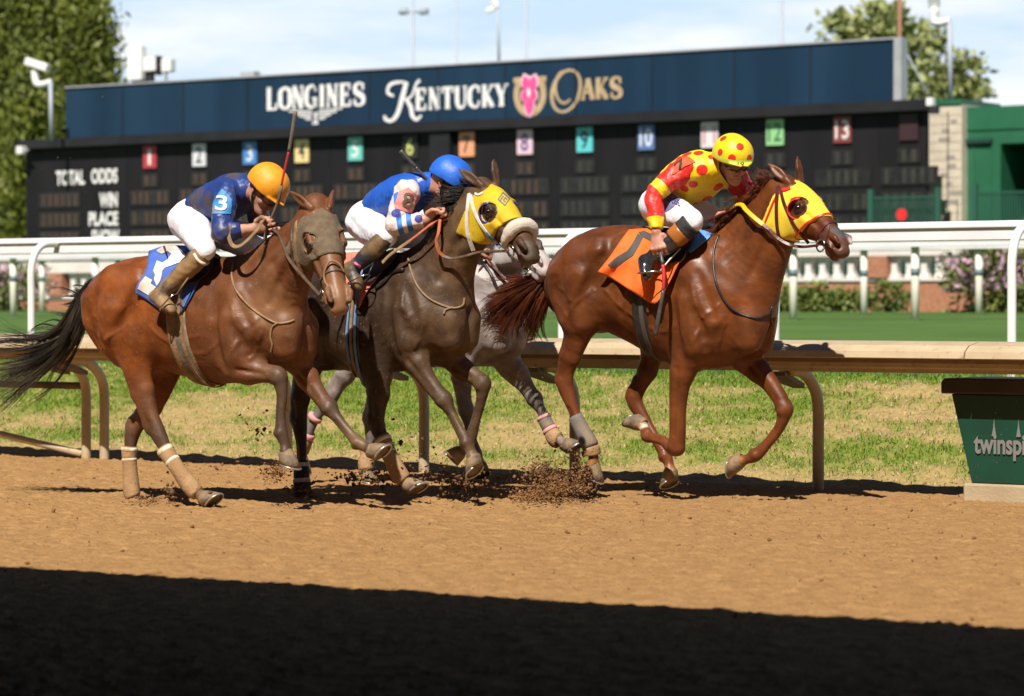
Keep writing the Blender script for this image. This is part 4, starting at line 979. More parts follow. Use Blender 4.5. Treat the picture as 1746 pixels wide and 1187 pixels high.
        for vein in ([(3.0, .60), (3.5, .68), (4.1, .73), (4.7, .76), (5.2, .74), (5.6, .68)], [(4.1, .73), (4.4, .66), (4.9, .62)], [(6.35, .80), (6.6, .66), (6.8, .54), (7.2, .44), (7.5, .34)], [(6.8, .54), (6.5, .46), (6.3, .34)],
                     [(7.0, .86), (7.4, .70), (7.7, .55)], [(1.5, .95), (1.75, .82), (2.1, .72), (2.5, .62)], [(1.1, .55), (1.4, .62), (1.7, .74)], [(.9, .7), (1.2, .8), (1.45, .92)]):
            Q = catmull([surf(P(a_, b_, sg), sg) for a_, b_ in catmull(vein, 3)], 2) - l * sg * .0045; fd.add(Q, np.full(len(Q), .0085), np.full(len(Q), .0085), l, .012)
        c = T[-2]; m = c[:3] - UP * c[3] * .35 + l * .085 * sg + h * .05
        fd.add([m + UP * .07, m - UP * .05], [.085, .075], [.075, .07], l, .05)   # breast
        for off, dp in ((-.5, .014), (.15, .008), (.5, .006)):     # lines of the neck
            Q = []
            for tt in (.0, .3, .6, .9):
                i = int(3 + tt * (len(D['neck']) - 7)); z = D['neck'][i]; e = nrm(D['neck'][i + 1][:3] - z[:3]); u_ = nrm(np.cross(e, l)); u_ = u_ if u_ @ UP > 0 else -u_
                Q.append(z[:3] + u_ * z[3] * off * (1 - .25 * tt))
            groove(Q, .02, dp, sg, .03)
    c = T[-2]; m = c[:3] - UP * c[3] * .3 + h * .14
    fd.cut([m + UP * .1, m - UP * .16], [.02, .025], [.014, .02], l, .04)
    # head
    hq = catmull(HEAD * scale, 3); HP = np.array([O + R @ np.array([x, 0, z]) for x, z in hq[:, :2]])
    hf = Field((HP @ H.R.T).min(0) - .25, (HP @ H.R.T).max(0) + .25, vox, H.R)
    hf.lo = fd.lo + np.round((hf.lo - fd.lo) / vox) * vox
    hf.add(HP, hq[:, 2], hq[:, 3], hs, .02)
    S = scale
    for sg in (1, -1):
        hb = lambda x, y, z, r, r2=None, k=.02, cut=False: hf.ball(hd(x, y * sg, z), r * S, hs, k, cut, (r2 * S) if r2 else None)
        hf.add([hd(.06, .058 * sg, -.15), hd(.15, .060 * sg, -.165), hd(.22, .052 * sg, -.15)], [.07 * S, .085 * S, .06 * S], [.028 * S, .03 * S, .024 * S], hs, .03)   # cheek
        hf.add([hd(.15, .082 * sg, -.03), hd(.215, .086 * sg, -.028)], [.022 * S, .018 * S], [.02 * S, .018 * S], hs, .02)                     # brow
        hf.add([hd(.23, .075 * sg, -.085), hd(.36, .054 * sg, -.085)], [.011 * S, .008 * S], [.014 * S, .010 * S], hs, .018)                   # cheekbone
        hb(.197, .104, -.052, .030, k=.010, cut=True)
        hf.add([hd(.165, .093 * sg, -.045), hd(.195, .099 * sg, -.032), hd(.228, .09 * sg, -.05)], [.007 * S] * 3, [.008 * S] * 3, hs, .008)
        hf.add([hd(.168, .09 * sg, -.062), hd(.197, .094 * sg, -.073), hd(.226, .088 * sg, -.060)], [.006 * S] * 3, [.007 * S] * 3, hs, .008)
        hf.cut([hd(.27, .072 * sg, -.05), hd(.42, .060 * sg, -.07)], [.016 * S, .012 * S], [.012 * S, .010 * S], hs, .02)
        hf.add([hd(.49, .050 * sg, -.060), hd(.535, .058 * sg, -.052), hd(.572, .050 * sg, -.072), hd(.575, .044 * sg, -.10)], [.018 * S, .021 * S, .018 * S, .014 * S], [.014 * S, .016 * S, .014 * S, .012 * S], hs, .012)   # nostril rim
        hf.add([hd(.50, .060 * sg, -.095), hd(.545, .060 * sg, -.108)], [.012 * S, .012 * S], [.012 * S, .012 * S], hs, .012)
        hf.cut([hd(.535, .088 * sg, -.080), hd(.560, .062 * sg, -.084), hd(.566, .040 * sg, -.092)], [.016 * S, .023 * S, .018 * S], [.016 * S, .020 * S, .016 * S], hs, .006)
        hf.cut([hd(.620, .060 * sg, -.086), hd(.575, .046 * sg, -.088)], [.016 * S, .021 * S], [.014 * S, .017 * S], hs, .006)
        hf.cut([hd(.455, .070 * sg, -.140), hd(.51, .064 * sg, -.146), hd(.56, .050 * sg, -.146), hd(.592, .02 * sg, -.144)], [.007 * S, .007 * S, .007 * S, .006 * S], [.020 * S, .018 * S, .018 * S, .018 * S], hs, .005)  # mouth
    hf.add([hd(.50, 0, -.165), hd(.55, 0, -.168)], [.024 * S, .022 * S], [.034 * S, .030 * S], hs, .02)                 # chin and lower lip
    hf.add([hd(.585, -.02, -.118), hd(.585, .02, -.118)], [.026 * S] * 2, [.024 * S] * 2, R @ np.array([0, 0, 1.0]), .02)
    D['hs'] = hs
    a = np.rint((hf.lo - fd.lo) / vox).astype(int); b = np.minimum(a + hf.n, fd.n); a0 = np.maximum(a, 0)
    sl = tuple(slice(a0[i], b[i]) for i in range(3)); sh = tuple(slice(a0[i] - a[i], b[i] - a[i]) for i in range(3))
    V, W, k = fd.v[sl], hf.v[sh], .06; hh = np.clip(.5 + .5 * (V - W) / k, 0, 1); fd.v[sl] = V + (W - V) * hh - k * hh * (1 - hh)
    # ears: hollow leaf shapes
    for sg, tip in zip((1, -1), ear):
        base = hd(-.005, .055 * sg, .012); tp = tip if isinstance(tip, np.ndarray) else H.pt(*tip)
        d = tp - base; ln = np.linalg.norm(d); d = d / ln; tp = base + d * min(max(ln, .15), .19); sd = nrm(np.cross(d, R @ np.array([.9, .35 * sg, .25])))
        E = [base - d * .02, base + d * .03, base + d * .075, base + d * .12, tp]
        fd.add(E, [.017, .019, .018, .012, .003], [.020, .026, .031, .022, .003], sd, .012)
        fr = nrm(np.cross(sd, d)); fr = fr if fr @ (R @ np.array([.9, .45 * sg, .2])) > 0 else -fr
        fd.cut([base + d * .035 + fr * .020, base + d * .08 + fr * .019, base + d * .135 + fr * .012], [.013, .015, .007], [.017, .019, .009], sd, .006)
    v, fq = fd.mesh(); v = smooth_mesh(v, fq, 1, .4)
    # coat: colour follows the animal's own markings
    col = colour(D, v)
    m_ = colour.mat
    D['body'] = mesh_obj('body', v, fq, m_, root, vcol=col); D['bvh'] = bvh_of(v, fq); D['V'] = v
    # eyes
    for sg in (1, -1):
        bm = bmesh.new(); bmesh.ops.create_uvsphere(bm, u_segments=20, v_segments=12, radius=.027 * S)
        c = hd(.198, .0855 * sg, -.053); vv = [c + np.array(x.co[:]) for x in bm.verts]; ff = [tuple(y.index for y in x.verts) for x in bm.faces]; bm.free()
        mesh_obj('eye', vv, ff, M['eye'], root)
    # hooves
    for k, (q, nodes, fw, j) in D['legs'].items():
        cp = q[-1][:3]; tip = H.pt(*nodes['hoof']); D['legs'][k] += (hoof(cp, tip, H, root, nodes.get('dust', .6), fw, q[-3][:3]),)
    return D
def hoof(cp, tip, H, root, dust, fw, pp):
    """coronet point and the toe of the sole"""
    d = nrm(tip - cp); past = nrm(cp - pp)
    ax = nrm(past + d * .6); toe = d - ax * (d @ ax)
    toe = nrm(toe) if np.linalg.norm(toe) > .15 else nrm(np.cross(H.l, ax)) * (1 if np.cross(H.l, ax) @ fw > 0 else -1)
    ln = min(max(np.linalg.norm(tip - cp), .065), .085); sd = nrm(np.cross(ax, toe)); n = 22; an = np.arange(n) * 2 * math.pi / n
    rings = []
    for t, r, sh in ((-.22, .033, -.004), (0, .042, 0.0), (.12, .0445, .004), (.5, .050, .013), (1, .0575, .024)):
        c = cp + ax * (t * ln * .86) + toe * sh
        rings.append([c + toe * r * 1.08 * math.cos(a) + sd * r * math.sin(a) + ax * (.022 * math.cos(a) * t) for a in an])
    Vv = np.array(rings).reshape(-1, 3); Ff = [(i * n + j, i * n + (j + 1) % n, (i + 1) * n + (j + 1) % n, (i + 1) * n + j) for i in range(4) for j in range(n)]
    cs = Vv[-n:].mean(0); Vv = np.vstack([Vv, [cs - ax * .012]]); Ff += [(4 * n + j, 4 * n + (j + 1) % n, 5 * n) for j in range(n)]
    o = mesh_obj('hoof', Vv, Ff, M['hoof'], root)
    P_ = [cs + (Vv[4 * n + j] - cs) * .93 + ax * .003 for j in range(n) if math.cos(an[j]) > -.8]
    i0 = [j for j in range(n) if math.cos(an[j]) > -.8]; k = max(range(len(i0)), key=lambda q: (i0[q] - i0[q - 1]) % n); P_ = P_[k:] + P_[:k]
    tv, tf = tube(P_, .006, 6); mesh_obj('horseshoe', tv, tf, M['shoe'], o, base=np.array(parent_base(o)))
    return o
M['eye'] = mat('eye', (0.012, 0.007, 0.005), None, rough=.06, spec=.8)
M['hoof'] = mat('hoof', (0.27, 0.175, 0.09), (0.12, 0.09, 0.062), 18, .7, .25, 70, detail=6)
M['shoe'] = mat('shoe', (0.45, 0.44, 0.42), None, rough=.35, metal=.7)

def leg_u(D, v):
    """for every vertex: how far down a leg it lies (0 body, 1 coronet) and which leg"""
    best = np.full(len(v), 9.0); u = np.zeros(len(v)); wh = np.zeros(len(v), int)
    for li, (k, rec) in enumerate(D['legs'].items()):
        q = rec[0]; j4 = rec[3] * 4; n = len(q)
        for i in range(n - 1):
            a, b = q[i, :3], q[i + 1, :3]; d = b - a; t = np.clip((v - a) @ d / (d @ d + 1e-12), 0, 1)
            ds = np.linalg.norm(v - a - t[:, None] * d, axis=1) / max(q[i, 3], .03)
            x = i + t; uu = np.where(x < j4, x / j4 * .5, .5 + (x - j4) / (n - 1 - j4) * .5)
            m = ds < best; best[m] = ds[m]; u[m] = uu[m]; wh[m] = li
    u[best > 1.7] = 0
    return u, wh
def hnoise(v, s, seed):
    r = np.random.default_rng(seed); o = np.zeros(len(v))
    for k in range(14):
        d = r.standard_normal(3); d /= np.linalg.norm(d); o += np.sin(v @ d * s * r.uniform(.6, 1.8) + r.uniform(0, 6.28))
    return o / 3.7
def ss(x, a, b): t = np.clip((x - a) / (b - a), 0, 1); return t * t * (3 - 2 * t)
def mixc(c, d, f): return c + (np.asarray(d) - c) * np.clip(f, 0, 1)[:, None]
class Coat:
    def __init__(s, m, fn): s.mat = m; s.fn = fn
    def __call__(s, D, v): return np.clip(s.fn(D, v), 0.003, 1)
def head_local(D, v):
    R, O = D['hp']; return (v - O) @ R / D['scale']
def eye_patch(D, v, r=.05): q = head_local(D, v); return np.exp(-(((q[:, 0] - .20) / r) ** 4 + ((q[:, 2] + .055) / r) ** 4)) * (np.abs(np.abs(q[:, 1]) - .08) < .05)
def fore_t(D, v): return ((v - D['H'].A) @ D['H'].h)
def head_region(D, v, m=.08):
    q = head_local(D, v); return (q[:, 0] > -.1) & (np.abs(q[:, 1]) < .13) & (q[:, 0] < .66) & (q[:, 2] > -.3 - m) & (q[:, 2] < .3)
def muzzle_mask(D, v, a=.40, b=.56):
    q = head_local(D, v); return ss(q[:, 0], a, b) * (np.abs(q[:, 1]) < .12) * (np.abs(q[:, 2] + .1) < .22) * (q[:, 0] < .66)
def coat_bay(D, v):
    u, wh = leg_u(D, v); n = hnoise(v, 9, 1); n2 = hnoise(v, 38, 2); t = fore_t(D, v)
    c = np.tile(np.array([.20, .056, .011]), (len(v), 1)) * (1 + .14 * n + .12 * n2 + .08 * hnoise(v, 95, 77))[:, None]
    c = mixc(c, (.115, .045, .020), ss(t, -.2, .35) * .75)                       # browner, dusty forehand
    c = mixc(c, (.26, .145, .07), ss(t, .25, .7) * ss(n + n2 * .7, .3, 1.3) * .35)
    c = mixc(c, (.15, .075, .038), ss(u, .18, .38) * .7)
    c = mixc(c, (.075, .048, .033), ss(u, .38, .55) * .9)
    c = mixc(c, (.24, .15, .08), ss(u, .52, .85) * ss(n2 + n, -.3, .9) * .6)     # dust on the shanks
    c = mixc(c, (.24, .125, .06), muzzle_mask(D, v) * .8)
    q = head_local(D, v); nostril = np.exp(-(((np.abs(q[:, 1]) - .046) / .016) ** 2 + ((q[:, 0] - .562) / .020) ** 2 + ((q[:, 2] + .087) / .015) ** 2)); c = mixc(c, (.02, .01, .008), nostril); c = mixc(c, (.03, .015, .01), eye_patch(D, v, .028))
    return c
def coat_chestnut(D, v):
    u, wh = leg_u(D, v); n = hnoise(v, 9, 3); n2 = hnoise(v, 40, 4); t = fore_t(D, v)
    c = np.tile(np.array([.122, .036, .009]), (len(v), 1)) * (1 + .14 * n + .12 * n2 + .08 * hnoise(v, 95, 77))[:, None]
    c = mixc(c, (.115, .032, .010), ss(t, -.1, -.65) * .5)
    c = mixc(c, (.15, .044, .014), ss(u, .3, .6))
    c = mixc(c, (.36, .17, .06), ss(u, .86, 1.0) * .7)
    c = mixc(c, (.10, .045, .03), muzzle_mask(D, v, .36, .48) * .85)
    q = head_local(D, v); star = np.exp(-((q[:, 1] / .03) ** 4 + ((q[:, 0] - .585) / .045) ** 4)) * (q[:, 2] > -.115) * (np.abs(q[:, 2]) < .3); c = mixc(c, (.62, .48, .44), star)
    c = mixc(c, (.10, .10, .11), ss(q[:, 0], .44, .49) * (1 - ss(q[:, 0], .53, .555)) * (q[:, 2] > -.068) * (np.abs(q[:, 1]) < .1) * (np.abs(q[:, 2]) < .2) * .8)
    nostril = np.exp(-(((np.abs(q[:, 1]) - .046) / .016) ** 2 + ((q[:, 0] - .562) / .020) ** 2 + ((q[:, 2] + .087) / .015) ** 2)); c = mixc(c, (.06, .014, .011), nostril); c = mixc(c, (.045, .020, .014), eye_patch(D, v))
    keys = list(D['legs']); w_ = keys.index('near_fore'); c = mixc(c, (.62, .52, .40), (wh == w_) * ss(u, .86, .91) * (1 - ss(u, .955, .985)))
    return c
def coat_dark(D, v):
    u, wh = leg_u(D, v); n = hnoise(v, 9, 5); n2 = hnoise(v, 40, 6); t = fore_t(D, v)
    c = np.tile(np.array([.032, .019, .012]), (len(v), 1)) * (1 + .18 * n + .14 * n2 + .08 * hnoise(v, 95, 77))[:, None]
    c = mixc(c, (.095, .052, .026), ss(t, -.1, .25) * (.5 + .3 * ss(n + .6 * n2, -.5, 1.0)))
    c = mixc(c, (.15, .092, .045), ss(t, .2, .6) * ss(n + n2 * .6, .1, 1.4) * .55)
    c = mixc(c, (.085, .052, .029), ss(u, .2, .5) * .7 * (t > 0))
    c = mixc(c, (.16, .10, .058), ss(u, .55, .9) * ss(n2, -.8, 1) * .7)
    q = head_local(D, v); hr = head_region(D, v)
    c = mixc(c, (.10, .042, .02), hr * ss(q[:, 0], .3, .4) * (1 - ss(q[:, 0], .47, .53)))
    c = mixc(c, (.095, .068, .048), muzzle_mask(D, v, .5, .56))
    c = mixc(c, (.6, .42, .34), np.exp(-((q[:, 1] / .016) ** 4 + ((q[:, 0] - .42) / .03) ** 4)) * (q[:, 2] > -.06) * hr)
    nostril = np.exp(-(((np.abs(q[:, 1]) - .046) / .016) ** 2 + ((q[:, 0] - .562) / .020) ** 2 + ((q[:, 2] + .087) / .015) ** 2)); c = mixc(c, (.012, .008, .007), nostril); c = mixc(c, (.035, .020, .013), eye_patch(D, v))
    return c
def coat_grey(D, v):
    u, wh = leg_u(D, v); n = hnoise(v, 10, 7); n2 = hnoise(v, 45, 8); n3 = hnoise(v, 80, 9)
    c = np.tile(np.array([.27, .23, .22]), (len(v), 1)) * (1 + .10 * n)[:, None]
    dap = ss(n2 * .8 + n3 * .5, .25, 1.0); c = mixc(c, (.44, .39, .37), dap * .6); c = mixc(c, (.12, .10, .095), ss(-n2 * .7 + n3 * .4, .4, 1.1) * .45)
    c = mixc(c, (.34, .25, .17), ss(n, .2, 1.4) * .4)
    c = mixc(c, (.15, .125, .115), ss(u, .3, .55) * .9); c = mixc(c, (.27, .19, .12), ss(u, .66, .95) * .6)
    hr = head_region(D, v); c = mixc(c, (.55, .52, .51), hr * .8)
    c = mixc(c, (.10, .10, .105), (1 - hr) * ss(-n - .4 * n2, .9, 1.6) * .3)
    c = mixc(c, (.30, .22, .2), muzzle_mask(D, v, .5, .58) * .6)
    return c

HD = {}
HD['chestnut'] = horse('chestnut_horse', 'leading chestnut racehorse in a bright yellow hood, all four hooves off the dirt', 1120, 16.8, 57,
    trunk=[(957, 470, 962, 548, .11), (985, 418, 988, 560, .21), (1022, 387, 1030, 560, .265), (1066, 381, 1068, 580, .27), (1112, 388, 1114, 602, .28), (1160, 392, 1157, 628, .27), (1203, 392, 1198, 646, .235), (1243, 438, 1238, 642, .215), (1276, 492, 1270, 612, .17), (1289, 525, 1286, 585, .12)],
    neck=[(1218, 400, 1290, 560, .165, 0), (1243, 377, 1312, 505, .135, .01), (1270, 348, 1327, 462, .112, .02), (1297, 322, 1337, 428, .098, .03), (1328, 304, 1347, 398, .088, .04)],
    legs={'near_fore': dict(kind='fore', joint=4, root=2, fet=7, hoof=(1068, 712, -.02), n=[(1222, 500, .12, .13, .075), (1188, 582, .145, .125, .085), (1163, 638, .145, .072, .06), (1156, 692, .14, .052, .045), (1153, 762, .12, .047, .044), (1130, 752, .09, .029, .027), (1114, 748, .06, .026, .025), (1103, 744, .03, .036, .032), (1099, 732, .01, .027, .029), (1094, 724, .0, .035, .041)]),
          'far_fore': dict(kind='fore', joint=4, root=2, fet=7, hoof=(1236, 790, -.12), n=[(1255, 545, -.12, .12, .07), (1268, 606, -.13, .10, .075), (1293, 632, -.13, .068, .057), (1319, 662, -.125, .05, .044), (1337, 698, -.12, .045, .042), (1328, 732, -.12, .029, .028), (1311, 755, -.12, .026, .024), (1290, 776, -.12, .036, .033), (1274, 783, -.12, .028, .03), (1263, 786, -.12, .035, .041)]),
          'near_hind': dict(kind='hind', joint=5, root=3, fet=8, hoof=(1007, 828, .11), n=[(1000, 460, .11, .20, .13), (1000, 525, .15, .145, .10), (985, 570, .16, .10, .075), (972, 608, .155, .068, .05), (966, 634, .15, .05, .037), (964, 658, .145, .052, .039), (976, 694, .14, .034, .03), (990, 725, .135, .029, .026), (1008, 760, .13, .037, .034), (1012, 780, .12, .030, .031), (1011, 793, .12, .036, .042)]),
          'far_hind': dict(kind='hind', joint=5, root=3, fet=8, hoof=(1142, 832, -.12), n=[(1065, 500, -.11, .18, .12), (1105, 555, -.14, .125, .09), (1112, 595, -.145, .088, .065), (1104, 632, -.14, .06, .047), (1090, 660, -.14, .047, .036), (1082, 684, -.14, .05, .038), (1100, 716, -.14, .034, .029), (1115, 742, -.13, .028, .025), (1135, 777, -.13, .036, .033), (1141, 793, -.125, .029, .030), (1143, 803, -.12, .035, .041)])},
    head_pix={'poll': (1350, 303, 1), 'eye_n': (1362, 352, 1.4), 'nos_n': (1425, 418, 1.2), 'tip': (1446, 412, 1.2), 'chin': (1407, 457, 1), 'jowl': (1335, 416, .7), 'eye_f': (1409, 349, .8)},
    R0=lambda H: np.stack([nrm(H.h * .78 - UP * .62 + H.l * .12), nrm(H.l), nrm(H.h * .62 + UP * .78)], 1), colour=Coat(coat_mat('coat_chestnut', .10, .45, .04, specks=.12), coat_chestnut), headw=.04, ear=((1308, 277, .09), (1361, 276, -.02)))

HD['bay'] = horse('bay_horse', 'bay racehorse in a dusty grey hood with a long black tail, nearest the camera', 320, 16.4, 57,
    trunk=[(168, 500, 172, 580, .11), (196, 455, 202, 608, .21), (236, 436, 246, 622, .265), (288, 433, 302, 640, .27), (340, 434, 350, 655, .28), (388, 437, 390, 662, .265), (428, 447, 430, 655, .235), (462, 485, 463, 640, .21), (490, 525, 491, 612, .17), (503, 548, 504, 590, .12)],
    neck=[(408, 442, 493, 588, .17, .0), (436, 420, 508, 540, .14, .03), (468, 394, 518, 497, .118, .07), (500, 371, 530, 458, .10, .10), (530, 360, 545, 428, .088, .12)],
    legs={'near_fore': dict(kind='fore', joint=4, root=2, fet=7, hoof=(487, 812, .12), n=[(420, 555, .13, .13, .08), (402, 615, .15, .12, .085), (425, 632, .15, .078, .062), (450, 636, .14, .056, .048), (474, 643, .13, .048, .044), (481, 675, .13, .03, .029), (479, 708, .13, .026, .025), (480, 738, .13, .037, .034), (486, 757, .12, .028, .03), (488, 772, .12, .035, .042)]),
          'far_fore': dict(kind='fore', joint=4, root=2, fet=7, hoof=(657, 786, -.12), n=[(488, 575, -.08, .12, .08), (505, 610, -.10, .088, .072), (525, 645, -.12, .065, .055), (544, 674, -.12, .048, .043), (560, 695, -.12, .043, .041), (578, 716, -.12, .029, .028), (596, 738, -.12, .026, .024), (611, 754, -.12, .036, .033), (624, 763, -.12, .028, .03), (633, 768, -.12, .035, .042)]),
          'near_hind': dict(kind='hind', joint=5, root=3, fet=8, hoof=(374, 866, .12), n=[(205, 515, .11, .20, .13), (224, 575, .15, .15, .105), (233, 625, .155, .108, .08), (243, 668, .15, .075, .055), (256, 708, .15, .054, .04), (268, 736, .145, .052, .040), (285, 769, .14, .035, .031), (304, 797, .14, .030, .027), (326, 828, .13, .037, .034), (339, 841, .12, .030, .032), (347, 848, .12, .037, .043)]),
          'far_hind': dict(kind='hind', joint=5, root=3, fet=8, hoof=(238, 872, -.13), n=[(275, 545, -.11, .17, .12), (285, 610, -.14, .13, .095), (277, 650, -.14, .098, .072), (258, 692, -.14, .07, .052), (238, 718, -.14, .052, .04), (226, 738, -.14, .050, .039), (222, 768, -.14, .034, .03), (223, 797, -.14, .029, .026), (226, 838, -.13, .037, .034), (229, 850, -.13, .03, .031), (231, 857, -.13, .036, .042)])},
    head_pix={'poll': (546, 352, 1), 'eye_n': (523, 417, 1.4), 'eye_f': (591, 412, 1.2), 'nos_n': (565, 510, 1.4), 'nos_f': (590, 506, 1.2), 'tip': (580, 526, 1), 'jowl': (512, 452, .4)},
    R0=lambda H: np.stack([nrm((.22, -.42, -.88)), nrm((-.93, -.36, -.06)), nrm((.25, -.83, .46))], 1), colour=Coat(coat_mat('coat_bay', .12, .48, .02), coat_bay), headw=.13, scale=1.07, ear=((487, 322, .17), (569, 327, .0)))

HD['dark'] = horse('dark_bay_horse', 'dark brown racehorse in a deep yellow hood with a white fleece noseband', 680, 16.6, 54,
    trunk=[(510, 480, 516, 560, .11), (535, 446, 541, 600, .21), (566, 430, 574, 630, .265), (608, 430, 612, 642, .27), (650, 432, 652, 644, .28), (690, 432, 690, 640, .26), (722, 430, 720, 632, .235), (746, 462, 744, 622, .21), (768, 507, 767, 598, .17), (779, 532, 778, 574, .12)],
    neck=[(705, 428, 770, 562, .17, 0), (735, 395, 786, 500, .14, .01), (760, 362, 798, 462, .115, .03), (783, 335, 812, 436, .10, .05), (812, 318, 830, 405, .088, .06)],
    legs={'near_fore': dict(kind='fore', joint=4, root=2, fet=7, hoof=(812, 815, .12), n=[(722, 530, .12, .13, .08), (700, 590, .145, .105, .08), (712, 620, .15, .07, .058), (733, 653, .14, .052, .045), (756, 682, .135, .046, .043), (770, 704, .13, .029, .028), (783, 730, .13, .026, .024), (796, 755, .13, .037, .033), (803, 771, .12, .029, .031), (807, 780, .12, .037, .044)]),
          'far_fore': dict(kind='fore', joint=4, root=2, fet=7, hoof=(762, 788, -.10), n=[(765, 570, -.08, .12, .08), (772, 610, -.10, .082, .068), (790, 631, -.12, .063, .054), (807, 641, -.12, .05, .045), (822, 655, -.12, .046, .043), (820, 686, -.12, .029, .028), (812, 716, -.12, .026, .024), (801, 752, -.12, .036, .033), (791, 764, -.11, .028, .03), (784, 771, -.10, .035, .042)]),
          'near_hind': dict(kind='hind', joint=5, root=3, fet=8, hoof=(714, 838, .12), n=[(575, 520, .11, .20, .13), (620, 585, .15, .15, .105), (640, 635, .155, .11, .08), (645, 672, .15, .07, .052), (643, 702, .15, .052, .04), (643, 727, .145, .05, .039), (657, 757, .14, .034, .03), (669, 782, .14, .029, .026), (684, 811, .13, .036, .033), (691, 820, .12, .03, .031), (695, 825, .12, .037, .043)]),
          'far_hind': dict(kind='hind', joint=5, root=3, fet=8, hoof=(521, 868, -.12), n=[(548, 545, -.11, .17, .12), (530, 615, -.14, .115, .085), (517, 650, -.14, .085, .062), (512, 680, -.14, .06, .047), (511, 705, -.14, .05, .04), (511, 726, -.14, .05, .039), (514, 757, -.14, .034, .03), (515, 792, -.14, .029, .026), (517, 835, -.13, .036, .033), (518, 846, -.12, .03, .031), (519, 852, -.12, .036, .042)])},
    head_pix={'poll': (826, 310, 1), 'eye_n': (834, 360, 1.4), 'eye_f': (888, 358, .9), 'nos_n': (892, 431, 1.3), 'tip': (914, 422, 1.2), 'chin': (884, 459, 1), 'jowl': (826, 420, .6)},
    R0=lambda H: np.stack([nrm((.42, -.55, -.72)), nrm((-.75, -.62, .08)), nrm((.45, -.52, .72))], 1), colour=Coat(coat_mat('coat_dark', .12, .52, .0), coat_dark), headw=.06, ear=((780, 287, .12), (843, 284, .0)))

HD['grey'] = horse('grey_horse', 'dappled grey racehorse half hidden between the dark brown horse and the chestnut', 700, 18.0, 57,
    trunk=[(585, 490, 592, 560, .11), (610, 458, 618, 598, .21), (648, 446, 655, 612, .265), (690, 446, 695, 620, .27), (733, 448, 738, 630, .28), (775, 450, 778, 636, .26), (806, 456, 808, 632, .235), (832, 480, 832, 622, .21), (852, 520, 852, 600, .17), (862, 545, 862, 580, .12)],
    neck=[(795, 452, 860, 560, .165, 0), (818, 428, 872, 512, .135, .0), (840, 410, 878, 480, .112, .0), (856, 394, 882, 456, .098, .0), (870, 384, 888, 436, .085, .0)],
    legs={'near_fore': dict(kind='fore', joint=4, root=2, fet=7, hoof=(822, 812, .11), n=[(815, 540, .12, .13, .075), (792, 600, .145, .105, .08), (788, 640, .145, .07, .06), (790, 672, .14, .052, .045), (794, 700, .13, .045, .042), (800, 726, .13, .029, .028), (806, 750, .13, .026, .024), (812, 772, .13, .036, .033), (816, 784, .12, .029, .031), (818, 792, .12, .036, .043)]),
          'far_fore': dict(kind='fore', joint=4, root=2, fet=7, hoof=(985, 774, -.12), n=[(850, 570, -.10, .12, .08), (866, 618, -.12, .105, .08), (884, 640, -.125, .07, .058), (898, 661, -.12, .052, .045), (911, 681, -.12, .045, .042), (924, 702, -.12, .029, .028), (935, 724, -.12, .026, .024), (948, 746, -.12, .036, .033), (957, 752, -.12, .029, .031), (963, 757, -.12, .036, .043)]),
          'near_hind': dict(kind='hind', joint=5, root=3, fet=8, hoof=(512, 812, .12), n=[(650, 515, .11, .19, .13), (630, 580, .15, .14, .10), (606, 615, .155, .09, .07), (588, 640, .15, .062, .05), (575, 660, .15, .048, .038), (564, 678, .145, .05, .038), (546, 702, .14, .034, .03), (533, 724, .14, .029, .026), (521, 752, .13, .036, .033), (516, 770, .12, .03, .031), (514, 780, .12, .036, .042)]),
          'far_hind': dict(kind='hind', joint=5, root=3, fet=8, hoof=(630, 818, -.12), n=[(660, 540, -.11, .16, .12), (655, 610, -.14, .11, .085), (648, 650, -.14, .078, .06), (640, 685, -.14, .058, .046), (635, 708, -.14, .048, .038), (633, 726, -.14, .05, .038), (632, 750, -.14, .034, .03), (629, 770, -.14, .029, .026), (626, 791, -.13, .036, .033), (626, 800, -.12, .03, .031), (626, 806, -.12, .036, .042)])},
    head_pix={'poll': (878, 374, 1), 'eye_n': (884, 410, .6), 'nos_n': (918, 452, 1), 'tip': (936, 452, 1.2), 'chin': (910, 486, .6)},
    R0=lambda H: np.stack([nrm((.62, -.30, -.72)), nrm((-.45, -.88, .02)), nrm((.65, -.3, .7))], 1), colour=Coat(coat_mat('coat_grey', .12, .6, .0, mott=(.8, .77, .74), specks=.25), coat_grey), headw=.0, ear=((846, 378, .08), (858, 372, -.02)))
# ------------------------------------------------------------------ tack
M['leather'] = mat('leather', (0.055, 0.028, 0.016), (0.10, 0.06, 0.035), 20, .5, .1, 60)
M['leather_red'] = mat('leather_red', (0.10, 0.018, 0.014), (0.06, 0.014, 0.012), 20, .4, .1, 60)
M['leather_tan'] = mat('leather_tan', (0.30, 0.19, 0.095), (0.17, 0.105, 0.055), 18, .65, .15, 60)
M['leather_black'] = mat('leather_black', (0.014, 0.013, 0.013), (0.03, 0.027, 0.025), 20, .35, .08, 60)
M['steel'] = mat('steel', (0.6, 0.6, 0.6), None, rough=.18, metal=1.0)
M['webbing_white'] = mat('webbing_white', (0.68, 0.67, 0.64), (0.5, 0.45, 0.38), 25, .6)
M['webbing_blue'] = mat('webbing_blue', (0.06, 0.20, 0.50), (0.16, 0.25, 0.38), 25, .6)
M['rubber_orange'] = mat('rubber_orange', (0.50, 0.13, 0.05), (0.35, 0.10, 0.05), 25, .6)
M['rubber_yellow'] = mat('rubber_yellow', (0.75, 0.42, 0.01), None, rough=.45)
M['hood_yellow'] = mat('hood_yellow', (0.80, 0.62, 0.035), (0.72, 0.52, 0.02), 6, .7, .12, 120, sheen=.1)
M['hood_gold'] = mat('hood_gold', (0.62, 0.43, 0.006), (0.50, 0.32, 0.006), 8, .7, .12, 120, paint=[('stain', 14, .6, .75, (0.35, 0.22, .06), .6)])
